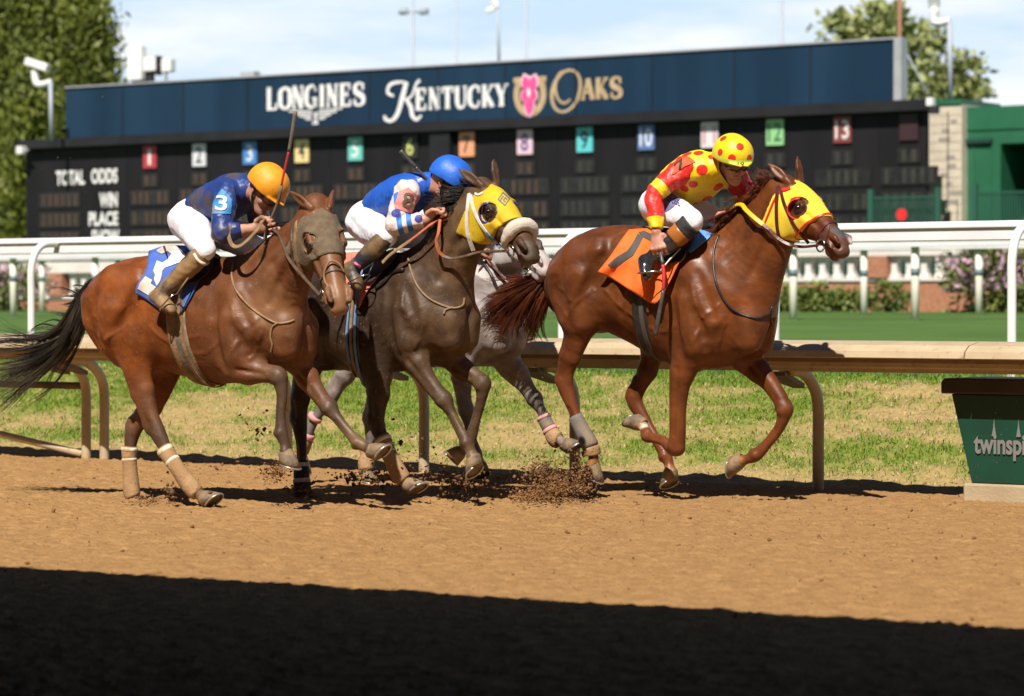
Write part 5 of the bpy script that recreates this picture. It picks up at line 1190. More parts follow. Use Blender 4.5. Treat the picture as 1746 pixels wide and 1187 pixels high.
M['hood_mud'] = mat('hood_mud', (0.105, 0.075, 0.046), (0.16, 0.11, 0.065), 30, .9, .3, 120, detail=8)
M['trim_red'] = mat('trim_red', (0.62, 0.02, 0.015), None, rough=.45)
M['cup_blue'] = mat('cup_blue', (0.03, 0.045, 0.30), None, rough=.3)
M['fleece'] = mat('fleece', (0.80, 0.73, 0.62), (0.74, 0.65, 0.54), 60, .95, .8, 220)
M['mane_black'] = mat('mane_black', (0.010, 0.008, 0.007), (0.035, 0.028, 0.022), 6, .45, spec=.4)
M['tail_black'] = mat('tail_black', (0.014, 0.012, 0.010), (0.065, 0.052, 0.036), 5, .5, spec=.4)
M['mane_red'] = mat('mane_red', (0.055, 0.011, 0.004), (0.15, 0.038, 0.012), 7, .45, spec=.4)
M['hair_grey'] = mat('hair_grey', (0.03, 0.028, 0.028), (0.10, 0.09, 0.09), 6, .5)
M['bandage'] = mat('bandage', (0.30, 0.175, 0.08), (0.40, 0.26, 0.14), 12, .9, .3, 70, ramp=(.45, .7), detail=8)
M['bandage_white'] = mat('bandage_white', (0.72, 0.68, 0.62), (0.5, 0.36, 0.2), 20, .8)
M['bandage_black'] = mat('bandage_black', (0.02, 0.02, 0.024), (0.06, 0.045, 0.03), 20, .8)
M['bandage_grey'] = mat('bandage_grey', (0.12, 0.12, 0.125), (0.22, 0.16, 0.10), 14, .8, .2, 70)
M['bandage_pink'] = mat('bandage_pink', (0.62, 0.25, 0.32), (0.55, 0.3, 0.25), 20, .8)
M['cloth_blue'] = mat('cloth_blue', (0.045, 0.12, 0.50), (0.07, 0.13, 0.38), 9, .8, .15, 160, paint=[('stain', 10, .60, .72, (0.22, 0.16, 0.11), .35)])
M['cloth_white'] = mat('cloth_white', (0.74, 0.69, 0.68), (0.68, 0.55, 0.45), 7, .8, .1, 160)
M['cloth_orange'] = mat('cloth_orange', (0.80, 0.155, 0.018), (0.72, 0.12, 0.012), 6, .75, .15, 160)
M['cloth_charcoal'] = mat('cloth_charcoal', (0.065, 0.062, 0.058), None, rough=.75)
M['cloth_pink'] = mat('cloth_pink', (0.62, 0.20, 0.13), (0.52, 0.16, 0.10), 8, .75)
M['pad_blue'] = mat('pad_blue', (0.10, 0.30, 0.72), None, rough=.6)
M['pad_tan'] = mat('pad_tan', (0.62, 0.38, 0.12), (0.5, 0.3, 0.1), 10, .7)
M['pad_lime'] = mat('pad_lime', (0.50, 0.45, 0.10), (0.4, 0.33, 0.1), 14, .7)

M['girth_grey'] = mat('girth_grey', (0.10, 0.085, 0.07), (0.24, 0.165, 0.10), 14, .8, .2, 70, ramp=(.4, .65), detail=8)

def cast(bvh, o, d, far=60):
    p, n, i, t = bvh.ray_cast(Vector(o), Vector(d), far)
    return (None, None) if p is None else (np.array(p), np.array(n))
def hit(bvh, H, px, py, w=.12):
    r = nrm(ray(px, py)); p, n = cast(bvh, CAMP, r)
    if p is None or abs((p - H.A) @ H.l) > .55:
        return H.pt(px, py, w), H.l
    if n @ r > 0: n = -n
    return p, n
def ribbon(P, Nn, width, thick, closed=False):
    P = np.asarray(P); Nn = np.asarray(Nn); n = len(P)
    if closed: T = np.roll(P, -1, 0) - np.roll(P, 1, 0)
    else: T = np.gradient(P, axis=0)
    T = nrm_rows(T); B = nrm_rows(np.cross(Nn, T)); w = np.broadcast_to(np.asarray(width, float), (n,))[:, None] / 2
    C4 = [P + B * w, P + B * w * .8 + Nn * thick, P - B * w * .8 + Nn * thick, P - B * w]
    V = np.stack(C4, 1).reshape(-1, 3); Fc = []
    for i in range(n if closed else n - 1):
        j = (i + 1) % n
        for q in range(4): r = (q + 1) % 4; Fc.append((i * 4 + q, j * 4 + q, j * 4 + r, i * 4 + r))
    if not closed: Fc += [(0, 1, 2, 3), ((n - 1) * 4 + 3, (n - 1) * 4 + 2, (n - 1) * 4 + 1, (n - 1) * 4)]
    return V, Fc
def fixn(o):
    bm = bmesh.new(); bm.from_mesh(o.data); bmesh.ops.recalc_face_normals(bm, faces=bm.faces); bm.to_mesh(o.data); bm.free(); return o
def strap_px(name, bvh, H, pix, width, m, parent, off=.003, thick=.004, dense=5):
    Q = catmull(np.array(pix, float), dense); P = []; Nn = []
    for px, py in Q: p, n = hit(bvh, H, px, py); P.append(p + n * off); Nn.append(n)
    P = np.array(P); Nn = np.array(Nn)
    for _ in range(2): P[1:-1] = (P[:-2] + 2 * P[1:-1] + P[2:]) / 4; Nn[1:-1] = nrm_rows(Nn[:-2] + 2 * Nn[1:-1] + Nn[2:])
    V, Fc = ribbon(P, Nn, width, thick); return fixn(mesh_obj(name, V, Fc, m, parent, smooth=False))
def tube_px(name, bvh, H, pix, r, m, parent, off=.008, dense=6, n=8):
    """pixels (x, y) lie on the surface; (x, y, w) hang free, w metres off the middle plane"""
    P = []
    for q in pix:
        if len(q) == 2: p, nn = hit(bvh, H, q[0], q[1]); P.append(p + nn * off)
        else: P.append(H.pt(*q))
    V, Fc = tube(catmull(P, dense), r, n); return mesh_obj(name, V, Fc, m, parent)
def ring(bvh, c, e1, e2, n=72, a0=0, a1=2 * math.pi, closed=True, sm=3):
    e1 = nrm(e1); e2 = nrm(e2); P = []; Nn = []; last = .1
    for a in np.linspace(a0, a1, n, endpoint=not closed):
        d = e1 * math.cos(a) + e2 * math.sin(a); p, nn = cast(bvh, c, d, 1.2)
        if p is None: p = c + d * last
        else: last = np.linalg.norm(p - c)
        P.append(p); Nn.append(nrm(d))
    P = np.array(P); Nn = np.array(Nn)
    for _ in range(sm):
        if closed: P = (np.roll(P, 1, 0) + 2 * P + np.roll(P, -1, 0)) / 4
        else: P[1:-1] = (P[:-2] + 2 * P[1:-1] + P[2:]) / 4
    return P, Nn
def ring_strap(name, bvh, c, e1, e2, width, m, parent, off=.003, thick=.005, n=72):
    P, Nn = ring(bvh, c, e1, e2, n); V, Fc = ribbon(P + Nn * off, Nn, width, thick, True); return fixn(mesh_obj(name, V, Fc, m, parent, smooth=False))
def head_strap(name, D, bvh, path, width, m, sg, off=.003, parent=None, thick=.004):
    P = []; Nn = []
    for x, z in catmull(np.array(path, float), 5):
        o = D['hd'](x, .35 * sg, z); p, n = cast(bvh, o, -D['hs'] * sg, .6)
        if p is None: continue
        if n @ D['hs'] * sg < 0: n = -n
        P.append(p + n * off); Nn.append(n)
    P = np.array(P); Nn = np.array(Nn)
    for _ in range(2): P[1:-1] = (P[:-2] + 2 * P[1:-1] + P[2:]) / 4; Nn[1:-1] = nrm_rows(Nn[:-2] + 2 * Nn[1:-1] + Nn[2:])
    V, Fc = ribbon(P, Nn, width, thick); return fixn(mesh_obj(name, V, Fc, m, parent or D['root'], smooth=False))
def sheet(name, G, m, parent, thick=.004):
    """G rows x cols x 3 -> thin solid cloth"""
    a, b = G.shape[:2]; n = np.cross(np.gradient(G, axis=1), np.gradient(G, axis=0)); n /= np.linalg.norm(n, axis=2)[..., None] + 1e-9
    V = np.vstack([(G + n * thick / 2).reshape(-1, 3), (G - n * thick / 2).reshape(-1, 3)]); f = grid_faces(a, b); N_ = a * b
    Fc = [tuple(x) for x in f] + [tuple(x[::-1] + N_) for x in f]
    edge = [i for i in range(b)] + [i * b + b - 1 for i in range(1, a)] + [(a - 1) * b + j for j in range(b - 2, -1, -1)] + [i * b for i in range(a - 2, 0, -1)]
    for i in range(len(edge)): p, q = edge[i], edge[(i + 1) % len(edge)]; Fc.append((p, q, q + N_, p + N_))
    o = fixn(mesh_obj(name, V, Fc, m, parent)); return o, bvh_of(V, Fc)
def cloth_px(name, D, rows, m, nu=26, nv=30, off=.012, ripple=.006, seed=0, mirror=True, parent=None, freq=(5, 3), flare=.0, bvh=None):
    H = D['H']; bvh = bvh or D['bvh']; r = np.random.default_rng(seed)
    R_ = [np.array(row, float) for row in rows]
    A = np.array([resample(row, nu) for row in R_]); A = np.array([resample(A[:, j], nv) for j in range(nu)]).transpose(1, 0, 2)
    G = np.zeros((nv, nu, 3)); Nn = np.zeros_like(G); W = np.zeros((nv, nu)); ok = np.zeros((nv, nu), bool)
    for i in range(nv):
        for j in range(nu):
            d = nrm(ray(*A[i, j])); p, n = cast(bvh, CAMP, d)
            if p is not None and abs((p - H.A) @ H.l) < .45: W[i, j] = (p - H.A) @ H.l; ok[i, j] = True
    for i in range(nv):
        for j in range(nu):
            if not ok[i, j]:
                k = [(abs(i - a) + abs(j - b), W[a, b]) for a in range(max(0, i - 6), min(nv, i + 7)) for b in range(max(0, j - 6), min(nu, j + 7)) if ok[a, b]]
                W[i, j] = min(k)[1] if k else .2
    for _ in range(3):
        Wp = np.pad(W, 1, mode='edge'); W = (Wp[1:-1, 1:-1] * 2 + Wp[:-2, 1:-1] + Wp[2:, 1:-1] + Wp[1:-1, :-2] + Wp[1:-1, 2:]) / 6
    t = np.linspace(0, 1, nv)[:, None]; s = np.linspace(0, 1, nu)[None]
    ph = r.uniform(0, 6.28, 4)
    rip = ripple * (np.sin(s * freq[0] * 6.28 + ph[0] + t * 2.2) + .6 * np.sin(s * freq[1] * 6.28 + ph[1] - t * 4) + .4 * np.sin(t * 9 + s * 12 + ph[2])) * (.25 + .75 * t)
    W = W + off + rip + flare * t ** 2
    for i in range(nv):
        for j in range(nu): G[i, j] = H.pt(A[i, j][0], A[i, j][1], W[i, j])
    if mirror:
        Gm = H.mirror(G.reshape(-1, 3)).reshape(G.shape)[::-1]; G2 = np.vstack([Gm, G])
    else: G2 = G
    o, b = sheet(name, G2, m, parent or D['root']); return o, b
def resample(P, n):
    P = catmull(P, 8) if len(P) > 2 else np.asarray(P, float); d = np.r_[0, np.cumsum(np.linalg.norm(np.diff(P, axis=0), axis=1))]
    x = np.linspace(0, d[-1], n); return np.stack([np.interp(x, d, P[:, k]) for k in range(P.shape[1])], 1)
def decal(name, bvh, H, V2, Fc, m, parent, off=.002, maxlen=3.0, base=None):
    """flat drawing given in photograph pixels laid on the surface it is printed on"""
    bm = bmesh.new(); vs_ = [bm.verts.new((v[0], v[1], 0)) for v in V2]
    for f in Fc:
        try: bm.faces.new([vs_[i] for i in f])
        except ValueError: pass
    bmesh.ops.triangulate(bm, faces=bm.faces)
    for _ in range(7):
        e = [x for x in bm.edges if x.calc_length() > maxlen]
        if not e: break
        bmesh.ops.subdivide_edges(bm, edges=e, cuts=1); bmesh.ops.triangulate(bm, faces=bm.faces)
    bm.verts.index_update(); V = []
    for v in bm.verts: p, n = hit(bvh, H, v.co.x, v.co.y, .2); V.append(p + n * off)
    F2 = [tuple(x.index for x in f.verts) for f in bm.faces]; bm.free()
    return mesh_obj(name, V, F2, m, parent, base=base)
def poly_decal(name, bvh, H, poly, m, parent, off=.002, maxlen=3):
    t = tessellate_polygon([[Vector((x, y, 0)) for x, y in poly]]); return decal(name, bvh, H, poly, t, m, parent, off, maxlen)
def text_decal(name, bvh, H, s, c, X, Y, m, parent, off=.003, bold=.03):
    V2, Fc = text_mesh(s, min(bold, .015)); c, X, Y = np.array(c, float), np.array(X, float), np.array(Y, float)
    return decal(name, bvh, H, [c + X * v[0] + Y * v[1] for v in V2], Fc, m, parent, off, 2)
def strands(name, S, r0, m, parent, taper=.25):
    """S: strands x points x 3 -> thin three-sided hairs in one mesh"""
    S = np.asarray(S); n, k = S.shape[:2]; T = np.gradient(S, axis=1); T /= np.linalg.norm(T, axis=2)[..., None] + 1e-9
    ref = np.array([.3, .5, .81]); N1 = np.cross(T, ref); N1 /= np.linalg.norm(N1, axis=2)[..., None] + 1e-9; N2 = np.cross(T, N1)
    rr = (np.broadcast_to(np.asarray(r0, float), (n,))[:, None] * np.interp(np.linspace(0, 1, k), [0, .6, 1], [1, .8, taper])[None])[..., None]
    ring_ = np.stack([S + rr * (N1 * math.cos(a) + N2 * math.sin(a)) for a in (0, 2.094, 4.189)], 2)
    V = ring_.reshape(-1, 3); i = np.arange(n)[:, None, None] * (k * 3) + np.arange(k - 1)[None, :, None] * 3; j = np.arange(3)[None, None]
    jn = (j + 1) % 3; Fq = np.stack([i + j, i + jn, i + 3 + jn, i + 3 + j], -1).reshape(-1, 4)
    return mesh_obj(name, V, Fq, m, parent)
def hair(guides, n, spread, seed, k=12, curl=.02, per=11):
    r = np.random.default_rng(seed); G = np.array([resample(np.asarray(g), k) for g in guides]); out = []
    t = np.linspace(0, 1, k)[:, None]; sp = np.interp(t[:, 0], np.linspace(0, 1, len(spread)), spread)[:, None]
    for _ in range(max(1, n // per)):      # locks of hair, each a few strands that run together
        f = r.uniform(0, len(G) - 1.001); i = int(f); w = f - i; P = G[i] * (1 - w) + G[i + 1] * w
        d = r.standard_normal(3); d2 = r.standard_normal(3); d3 = r.standard_normal(3); fr = r.uniform(1.5, 4); ph = r.uniform(0, 6.28)
        P = P + d * sp * .85 + d2 * curl * (np.sin(t * fr + ph) - math.sin(ph)) * (.3 + t) + d3 * curl * .5 * np.sin(t * fr * 1.9 + ph) * t
        L_ = r.uniform(.48, 1.0)
        for _ in range(per):
            e = r.standard_normal(3); e2 = r.standard_normal(3); Q = P + e * sp * .28 * (1 - .35 * t) + e2 * .006 * t * np.sin(t * r.uniform(2, 5))
            x = np.linspace(0, min(L_ * r.uniform(.85, 1.1), 1), k); out.append(np.stack([np.interp(x, np.linspace(0, 1, k), Q[:, q]) for q in range(3)], 1))
    return np.array(out)

def hood(D, m, x_front=(.365, .22), x_back=(.0, .03), eye=.05, infl=.0105, zmin=-.265):
    fd = D['fd']; hd = D['hd']; R, O = D['hp']
    c = np.array([hd(x, y, z) for x in (-.12, .5) for y in (-.16, .16) for z in (-.34, .12)]) @ fd.R.T
    a, b = fd.box(c.min(0), c.max(0)); x, y, z = fd.coords(a, b); sl = tuple(slice(a[i], b[i]) for i in range(3))
    M_ = R.T @ fd.R.T; o = fd.R @ O                          # grid frame -> head frame
    X = [M_[i, 0] * (x - o[0]) + M_[i, 1] * (y - o[1]) + M_[i, 2] * (z - o[2]) for i in range(3)]
    v = fd.v[sl] - infl
    fr = x_front[0] + (x_front[1] - x_front[0]) * np.clip(-X[2] / .24, -.3, 1.3); bk = x_back[0] + (x_back[1] - x_back[0]) * np.clip(-X[2] / .24, -.3, 1.3)
    v = np.maximum(v, (X[0] - fr) * .9); v = np.maximum(v, (bk - X[0]) * .9)
    v = np.maximum(v, (zmin - X[2]) * .9)
    for sg in (1, -1):
        v = np.maximum(v, eye - np.sqrt((X[0] - .203) ** 2 + (X[2] + .056) ** 2 + ((X[1] - .095 * sg) * .8) ** 2))
        v = np.maximum(v, .056 - np.sqrt(((X[0] - .0) * 1.0) ** 2 + ((X[1] - .062 * sg)) ** 2 + ((X[2] - .03) * .8) ** 2))
    V, Fq = surface_nets(v.astype(np.float32), fd.lo + a * fd.vox, fd.vox, fd.R); V = smooth_mesh(V, Fq, 2, .5)
    ob = mesh_obj('hood', V, Fq, m, D['root']); return ob, V, Fq
def eye_cup(D, m, sg, a0, a1, r=.057, flange=.042):
    hd = D['hd']; rows = []
    for a in np.linspace(a0, a1, 18):
        w = math.sin((a - a0) / (a1 - a0) * math.pi) ** .5; cx, cz = math.cos(a), math.sin(a)
        rows.append([hd(.203 + cx * rr, (yy * w + .083) * sg if k else .07 * sg, -.056 + cz * rr) for k, (rr, yy) in enumerate(((r + .002, 0), (r + .004, .012), (r - .001, flange * .7), (r - .012, flange)))])
    o, _ = sheet('eye_cup', np.array(rows), m, D['root'], .006); return o
def bit_ring(D, sg, m=None):
    c = D['hd'](.462, .064 * sg, -.142); e1 = D['hp'][0] @ np.array([1, 0, 0]); e2 = D['hp'][0] @ np.array([0, 0, 1.0])
    P = [c + (e1 * math.cos(a) + e2 * math.sin(a)) * .034 for a in np.linspace(0, 2 * math.pi, 25)]
    V, Fc = tube(P, .0052, 8); return mesh_obj('bit_ring', V, Fc, m or M['steel'], D['root'])
def bandage(D, key, f0, f1, m, infl=1.12, name='bandage', n=10):
    q, nodes = D['legs'][key][:2]; j4 = nodes['joint'] * 4; N_ = len(q) - 1
    ii = np.linspace(j4 + f0 * (N_ - j4), j4 + f1 * (N_ - j4), n); Q = np.stack([np.interp(ii, np.arange(N_ + 1), q[:, c]) for c in range(5)], 1)
    T = nrm_rows(np.gradient(Q[:, :3], axis=0)); S_ = nrm_rows(D['H'].l[None] - T * (T @ D['H'].l)[:, None]); U_ = np.cross(T, S_); bw = -D['legs'][key][2]
    k = 18; an = np.arange(k) * 2 * math.pi / k; rows = []
    for i in range(n):
        c = Q[i, :3] + bw * .008; e = 1.0 if 0 < i < n - 1 else .93
        rows.append([c + (U_[i] * (Q[i, 3] + .013) * math.cos(a) + S_[i] * (Q[i, 4] + .0125) * math.sin(a)) * infl * e for a in an])
    V = np.array(rows).reshape(-1, 3); Fc = [(i * k + j, i * k + (j + 1) % k, (i + 1) * k + (j + 1) % k, (i + 1) * k + j) for i in range(n - 1) for j in range(k)] + [tuple(range(k)), tuple((n - 1) * k + j for j in range(k))]
    return fixn(mesh_obj(name, V, Fc, m, D['root']))
def merged_bvh(*vf):
    V = []; Fc = []; o = 0
    for v, f in vf: V += [Vector(x) for x in v]; Fc += [tuple(int(i) + o for i in q) for q in f]; o += len(v)
    return BVHTree.FromPolygons(V, Fc)
def body_vf(D): me = D['body'].data; n = len(me.vertices); v = np.empty(n * 3); me.vertices.foreach_get('co', v); return v.reshape(-1, 3) + D['H'].A, [tuple(p.vertices) for p in me.polygons]
def girth(D, top, bot, width, m, name='girth', off=.004):
    H = D['H']; a, b = H.pt(*top), H.pt(*bot); return ring_strap(name, D['bvh'], (a + b) / 2, H.l, a - b, width, m, D['root'], off, .008, 90)

# ---- bay
D = HD['bay']; H = D['H']; bv = D['bvh']; rt = D['root']; hd = D['hd']
ho, hv, hf_ = hood(D, M['hood_mud'], (.335, .25), (.02, .10), .060, zmin=-.22); hb_ = merged_bvh(body_vf(D), (hv, hf_))
for sg in (1, -1):
    eye_cup(D, M['leather_tan'], sg, rad(130), rad(300), .052, .028)
    if sg < 0: head_strap('cheek_strap', D, hb_, [(.03, -.05), (.14, -.13), (.30, -.145), (.45, -.14)], .020, M['leather_tan'], sg)
    bit_ring(D, sg)
ring_strap('noseband', bv, hd(.40, 0, -.09), D['hs'], D['hp'][0] @ np.array([.12, 0, 1.0]), .018, M['leather'], rt)
strap_px('cheek_strap', hb_, H, [(506, 378), (504, 410), (507, 445), (519, 473)], .022, M['leather_tan'], rt); strap_px('throat_strap', hb_, H, [(500, 376), (497, 405), (499, 440), (510, 468)], .016, M['leather'], rt)
V, Fc = tube(catmull([hd(.50, .05, -.04), hd(.44, .056, -.055), hd(.40, .05, -.03), hd(.37, 0.02, .006), hd(.385, -.02, .006), hd(.42, -.05, -.03)], 5), .006, 8); mesh_obj('figure_eight_strap', V, Fc, M['leather_tan'], rt)
co, cb = cloth_px('saddle_cloth', D, [[(254, 428), (284, 419), (318, 421), (350, 432)], [(249, 460), (280, 464), (313, 466), (344, 466)], [(233, 487), (262, 500), (298, 508), (328, 502)], [(231, 501), (254, 514), (287, 538), (304, 545)]], M['cloth_blue'], off=.016, ripple=.006, seed=3, freq=(1.6, 2.3))
q = lambda L_: [(120 + x / 5.82, 400 + y / 5.82 + 2) for x, y in L_]
poly_decal('number', cb, H, q([(855, 150), (930, 98), (1040, 98), (1110, 140), (1145, 210), (1100, 262), (1000, 300), (940, 322), (915, 350), (908, 400), (895, 450), (860, 500), (832, 430), (845, 390), (825, 350), (860, 252), (915, 272), (965, 240), (1008, 182), (970, 152), (910, 182)]), M['cloth_white'], co, .004)
poly_decal('number', cb, H, q([(745, 405), (815, 440), (800, 475), (855, 510), (780, 592), (668, 525), (690, 470)]), M['cloth_white'], co, .004)
girth(D, (341, 437), (358, 655), .14, M['leather_tan'], off=.006); girth(D, (346, 437), (363, 655), .075, M['girth_grey'], 'overgirth', .016); girth(D, (352, 437), (368, 655), .02, M['leather_tan'], 'girth_edge', .024)
tube_px('neck_strap', bv, H, [(399, 447), (396, 470), (403, 495), (425, 522), (450, 540), (472, 551), (490, 550), (501, 546)], .0065, M['leather_tan'], rt, .005)
tube_px('strap_end', bv, H, [(476, 550), (465, 558), (462, 575), (465, 588), (463, 600)], .006, M['leather_tan'], rt, .006)
for k_, w_ in (('near_hind', M['bandage']), ('far_hind', M['bandage'])):
    bandage(D, k_, .16, .80, w_, 1.04)
    for f in ((.17, .22), (.30, .34)): bandage(D, k_, f[0], f[1], M['bandage_white'], 1.09, 'bandage_tape', 4)
P = [[H.pt(161, 484, .02), H.pt(146, 497, 0), H.pt(132, 530, 0), H.pt(112, 572, 0), H.pt(70, 592, 0), H.pt(20, 600, -.02), H.pt(-50, 598, -.02)],
     [H.pt(160, 488, .02), H.pt(143, 505, .02), H.pt(130, 545, .03), H.pt(112, 580, .03), H.pt(70, 612, .02), H.pt(15, 636, .0), H.pt(-45, 655, .0)],
     [H.pt(158, 494, .02), H.pt(144, 520, .04), H.pt(132, 560, .05), H.pt(112, 592, .05), H.pt(72, 632, .03), H.pt(20, 652, .02), H.pt(-30, 662, .02)]]
S = hair(P, 900, [.012, .022, .026, .022, .05, .085, .11], 5, 14, .035)
P2 = [[H.pt(158, 484, .02), H.pt(145, 487, 0), H.pt(128, 484, 0)], [H.pt(152, 492, .02), H.pt(136, 500, 0), H.pt(117, 499, 0)], [H.pt(147, 500, .02), H.pt(128, 516, 0), H.pt(100, 518, 0)], [H.pt(140, 512, .02), H.pt(122, 532, 0), H.pt(86, 530, 0)], [H.pt(134, 530, .02), H.pt(110, 556, 0), H.pt(60, 552, 0), H.pt(34, 572, 0)], [H.pt(128, 545, .02), H.pt(95, 572, 0), H.pt(40, 560, 0)]]
S2 = hair(P2, 230, [.012, .015, .012], 6, 14, .02)
S3 = hair([[H.pt(163, 482, .02), H.pt(150, 498, .03), H.pt(136, 535, .05), H.pt(118, 572, .05)], [H.pt(158, 490, .06), H.pt(147, 510, .05), H.pt(137, 545, .06), H.pt(122, 580, .05)]], 260, [.008, .014, .016, .010], 8, 14, .006)
strands('tail', np.vstack([S, S2, S3]), .0022, M['tail_black'], rt)
# ---- chestnut
D = HD['chestnut']; H = D['H']; bv = D['bvh']; rt = D['root']; hd = D['hd']
ho, hv, hf_ = hood(D, M['hood_yellow'], (.372, .245), (.0, .02), .063); hb_ = merged_bvh(body_vf(D), (hv, hf_)); hbv = bvh_of(hv, hf_)
hx = lambda a, b: D['hp'][0] @ np.array([a, 0, b])
ring_strap('hood_trim', hbv, hd(.302, 0, -.10), D['hs'], hx(.53, 1.0), .014, M['trim_red'], ho, .002, .004)
ring_strap('hood_trim', hbv, hd(.026, 0, -.12), D['hs'], hx(-.08, 1.0), .014, M['trim_red'], ho, .002, .004)
for sg in (1, -1):
    eye_cup(D, M['trim_red'], sg, rad(115), rad(292), .064, .046)
    if sg < 0: head_strap('cheek_strap', D, hb_, [(.03, -.05), (.13, -.10), (.24, -.155), (.36, -.145), (.45, -.14)], .020, M['leather_red'], sg)
    bit_ring(D, sg)
ring_strap('noseband', bv, hd(.405, 0, -.09), D['hs'], hx(.10, 1.0), .026, M['leather_red'], rt)
strap_px('cheek_strap', hb_, H, [(1331, 322), (1337, 345), (1350, 375), (1366, 398), (1380, 415)], .020, M['leather_red'], rt, .006); strap_px('throat_strap', hb_, H, [(1327, 318), (1325, 350), (1326, 385), (1331, 407), (1342, 419)], .024, M['leather_red'], rt, .007)
head_strap('nose_strap', D, bv, [(.43, -.03), (.47, -.06), (.485, -.10), (.475, -.14)], .010, M['leather_red'], 1)
head_strap('ear_loop', D, hb_, [(.02, -.035), (.045, -.02), (.06, -.0)], .022, M['trim_red'], 1, .004)
co, cb = cloth_px('saddle_cloth', D, [[(1072, 392), (1100, 390), (1130, 391), (1160, 392)], [(1060, 408), (1095, 412), (1135, 420), (1168, 424)], [(1038, 440), (1070, 452), (1112, 460), (1156, 452)], [(1019, 464), (1048, 478), (1090, 505), (1116, 518), (1134, 496)]], M['cloth_orange'], off=.022, ripple=.017, seed=4, freq=(2.3, 4.1), flare=.03)
poly_decal('number', cb, H, [(1036, 452), (1047, 458), (1064, 446), (1080, 436), (1090, 418), (1097, 404), (1087, 399), (1079, 415), (1070, 428), (1052, 438)], M['cloth_charcoal'], co, .004)
poly_decal('number', cb, H, [(1088, 397), (1098, 394), (1112, 400), (1124, 411), (1118, 418), (1107, 410), (1097, 405)], M['cloth_charcoal'], co, .0045)
cloth_px('saddle_pad', D, [[(1170, 394), (1195, 393), (1212, 399)], [(1168, 412), (1186, 412), (1208, 407)], [(1166, 424), (1172, 428), (1177, 431)]], M['pad_blue'], 12, 12, off=.018, ripple=.002, seed=5)
cloth_px('saddle_pad', D, [[(1150, 430), (1162, 424), (1172, 429)], [(1146, 448), (1156, 445), (1166, 441)], [(1142, 463), (1148, 458), (1156, 451)]], M['pad_tan'], 12, 12, off=.016, ripple=.002, seed=6, mirror=False)
girth(D, (1128, 388), (1126, 606), .10, M['leather_black'], off=.001); girth(D, (1131, 388), (1130, 606), .03, M['cloth_charcoal'], 'overgirth', .0045)
tube_px('neck_strap', bv, H, [(1226, 402), (1218, 425), (1217, 455), (1223, 487), (1238, 516), (1262, 535), (1288, 542), (1310, 536)], .007, M['leather_black'], rt, .006)
tube_px('strap_end', bv, H, [(1308, 540), (1316, 522), (1314, 545), (1320, 562, -.1)], .005, M['leather_black'], rt, .007)
bandage(D, 'near_hind', .30, .62, M['bandage_grey'], 1.1); bandage(D, 'near_hind', .62, .74, M['bandage'], 1.12)
G_ = [[H.pt(942, 455, .03), H.pt(925, 470, .03), H.pt(895, 478, .03), H.pt(868, 484, .02), H.pt(838, 492, 0), H.pt(815, 506, 0)],
      [H.pt(940, 462, .03), H.pt(918, 480, .05), H.pt(890, 496, .05), H.pt(862, 516, .03), H.pt(838, 538, .01), H.pt(826, 560, 0)],
      [H.pt(938, 468, .03), H.pt(916, 492, .06), H.pt(892, 515, .06), H.pt(872, 545, .05), H.pt(862, 582, .04)],
      [H.pt(937, 474, .02), H.pt(922, 500, .05), H.pt(908, 530, .05), H.pt(898, 560, .04), H.pt(902, 585, .04)],
      [H.pt(937, 480, .02), H.pt(930, 508, .03), H.pt(922, 535, .03), H.pt(914, 560, .02), H.pt(907, 588, .02)]]
strands('tail', np.vstack([hair(G_, 2300, [.012, .020, .024, .026, .030], 15, 13, .014)]), .0024, M['mane_red'], rt)
def crest(D, f): q = D['neck']; i = int(f * (len(q) - 1)); z = q[i]; e = nrm(q[min(i + 1, len(q) - 1)][:3] - q[max(i - 1, 0)][:3]); u = nrm(np.cross(e, D['H'].l)); u = u if u @ UP > 0 else -u; return z[:3] + u * z[3] * .97
G_ = [[crest(D, .97), H.pt(1318, 296, .02), H.pt(1306, 292, .02), H.pt(1296, 284, .02)], [crest(D, .85), H.pt(1302, 306, .04), H.pt(1288, 302, .03), H.pt(1282, 290, .03)], [crest(D, .65), H.pt(1286, 326, .06), H.pt(1276, 334, .06), H.pt(1272, 352, .06)],
      [crest(D, .5), H.pt(1266, 342, .05), H.pt(1252, 352, .05), H.pt(1236, 350, .04)], [crest(D, .35), H.pt(1246, 362, .06), H.pt(1230, 372, .06), H.pt(1208, 382, .05)], [crest(D, .18), H.pt(1228, 380, .06), H.pt(1212, 392, .07), H.pt(1190, 394, .06)], [crest(D, .1), H.pt(1224, 388, .08), H.pt(1216, 398, .10), H.pt(1204, 402, .10)]]
strands('mane', hair(G_, 1100, [.008, .015, .020, .026], 17, 12, .012), .0019, M['mane_red'], rt)
# ---- dark
D = HD['dark']; H = D['H']; bv = D['bvh']; rt = D['root']; hd = D['hd']
ho, hv, hf_ = hood(D, M['hood_gold'], (.36, .245), (.02, .05), .058); hb_ = merged_bvh(body_vf(D), (hv, hf_)); hbv = bvh_of(hv, hf_)
hx = lambda a, b: D['hp'][0] @ np.array([a, 0, b])
for sg in (1, -1):
    eye_cup(D, M['cup_blue'], sg, rad(115), rad(292), .060, .044)
    if sg < 0: head_strap('cheek_strap', D, hb_, [(.04, -.06), (.13, -.10), (.24, -.155), (.36, -.145), (.45, -.14)], .019, M['webbing_white'], sg, .004)
    bit_ring(D, sg)
strap_px('cheek_strap', hb_, H, [(804, 334), (808, 355), (818, 378), (833, 398), (856, 424)], .020, M['webbing_white'], rt, .006); strap_px('strap_sleeve', hb_, H, [(832, 396), (842, 409), (855, 422)], .026, M['webbing_blue'], rt, .010)
head_strap('ear_trim', D, hbv, [(.03, -.03), (.065, -.02), (.075, .0)], .014, M['webbing_white'], 1, .003)
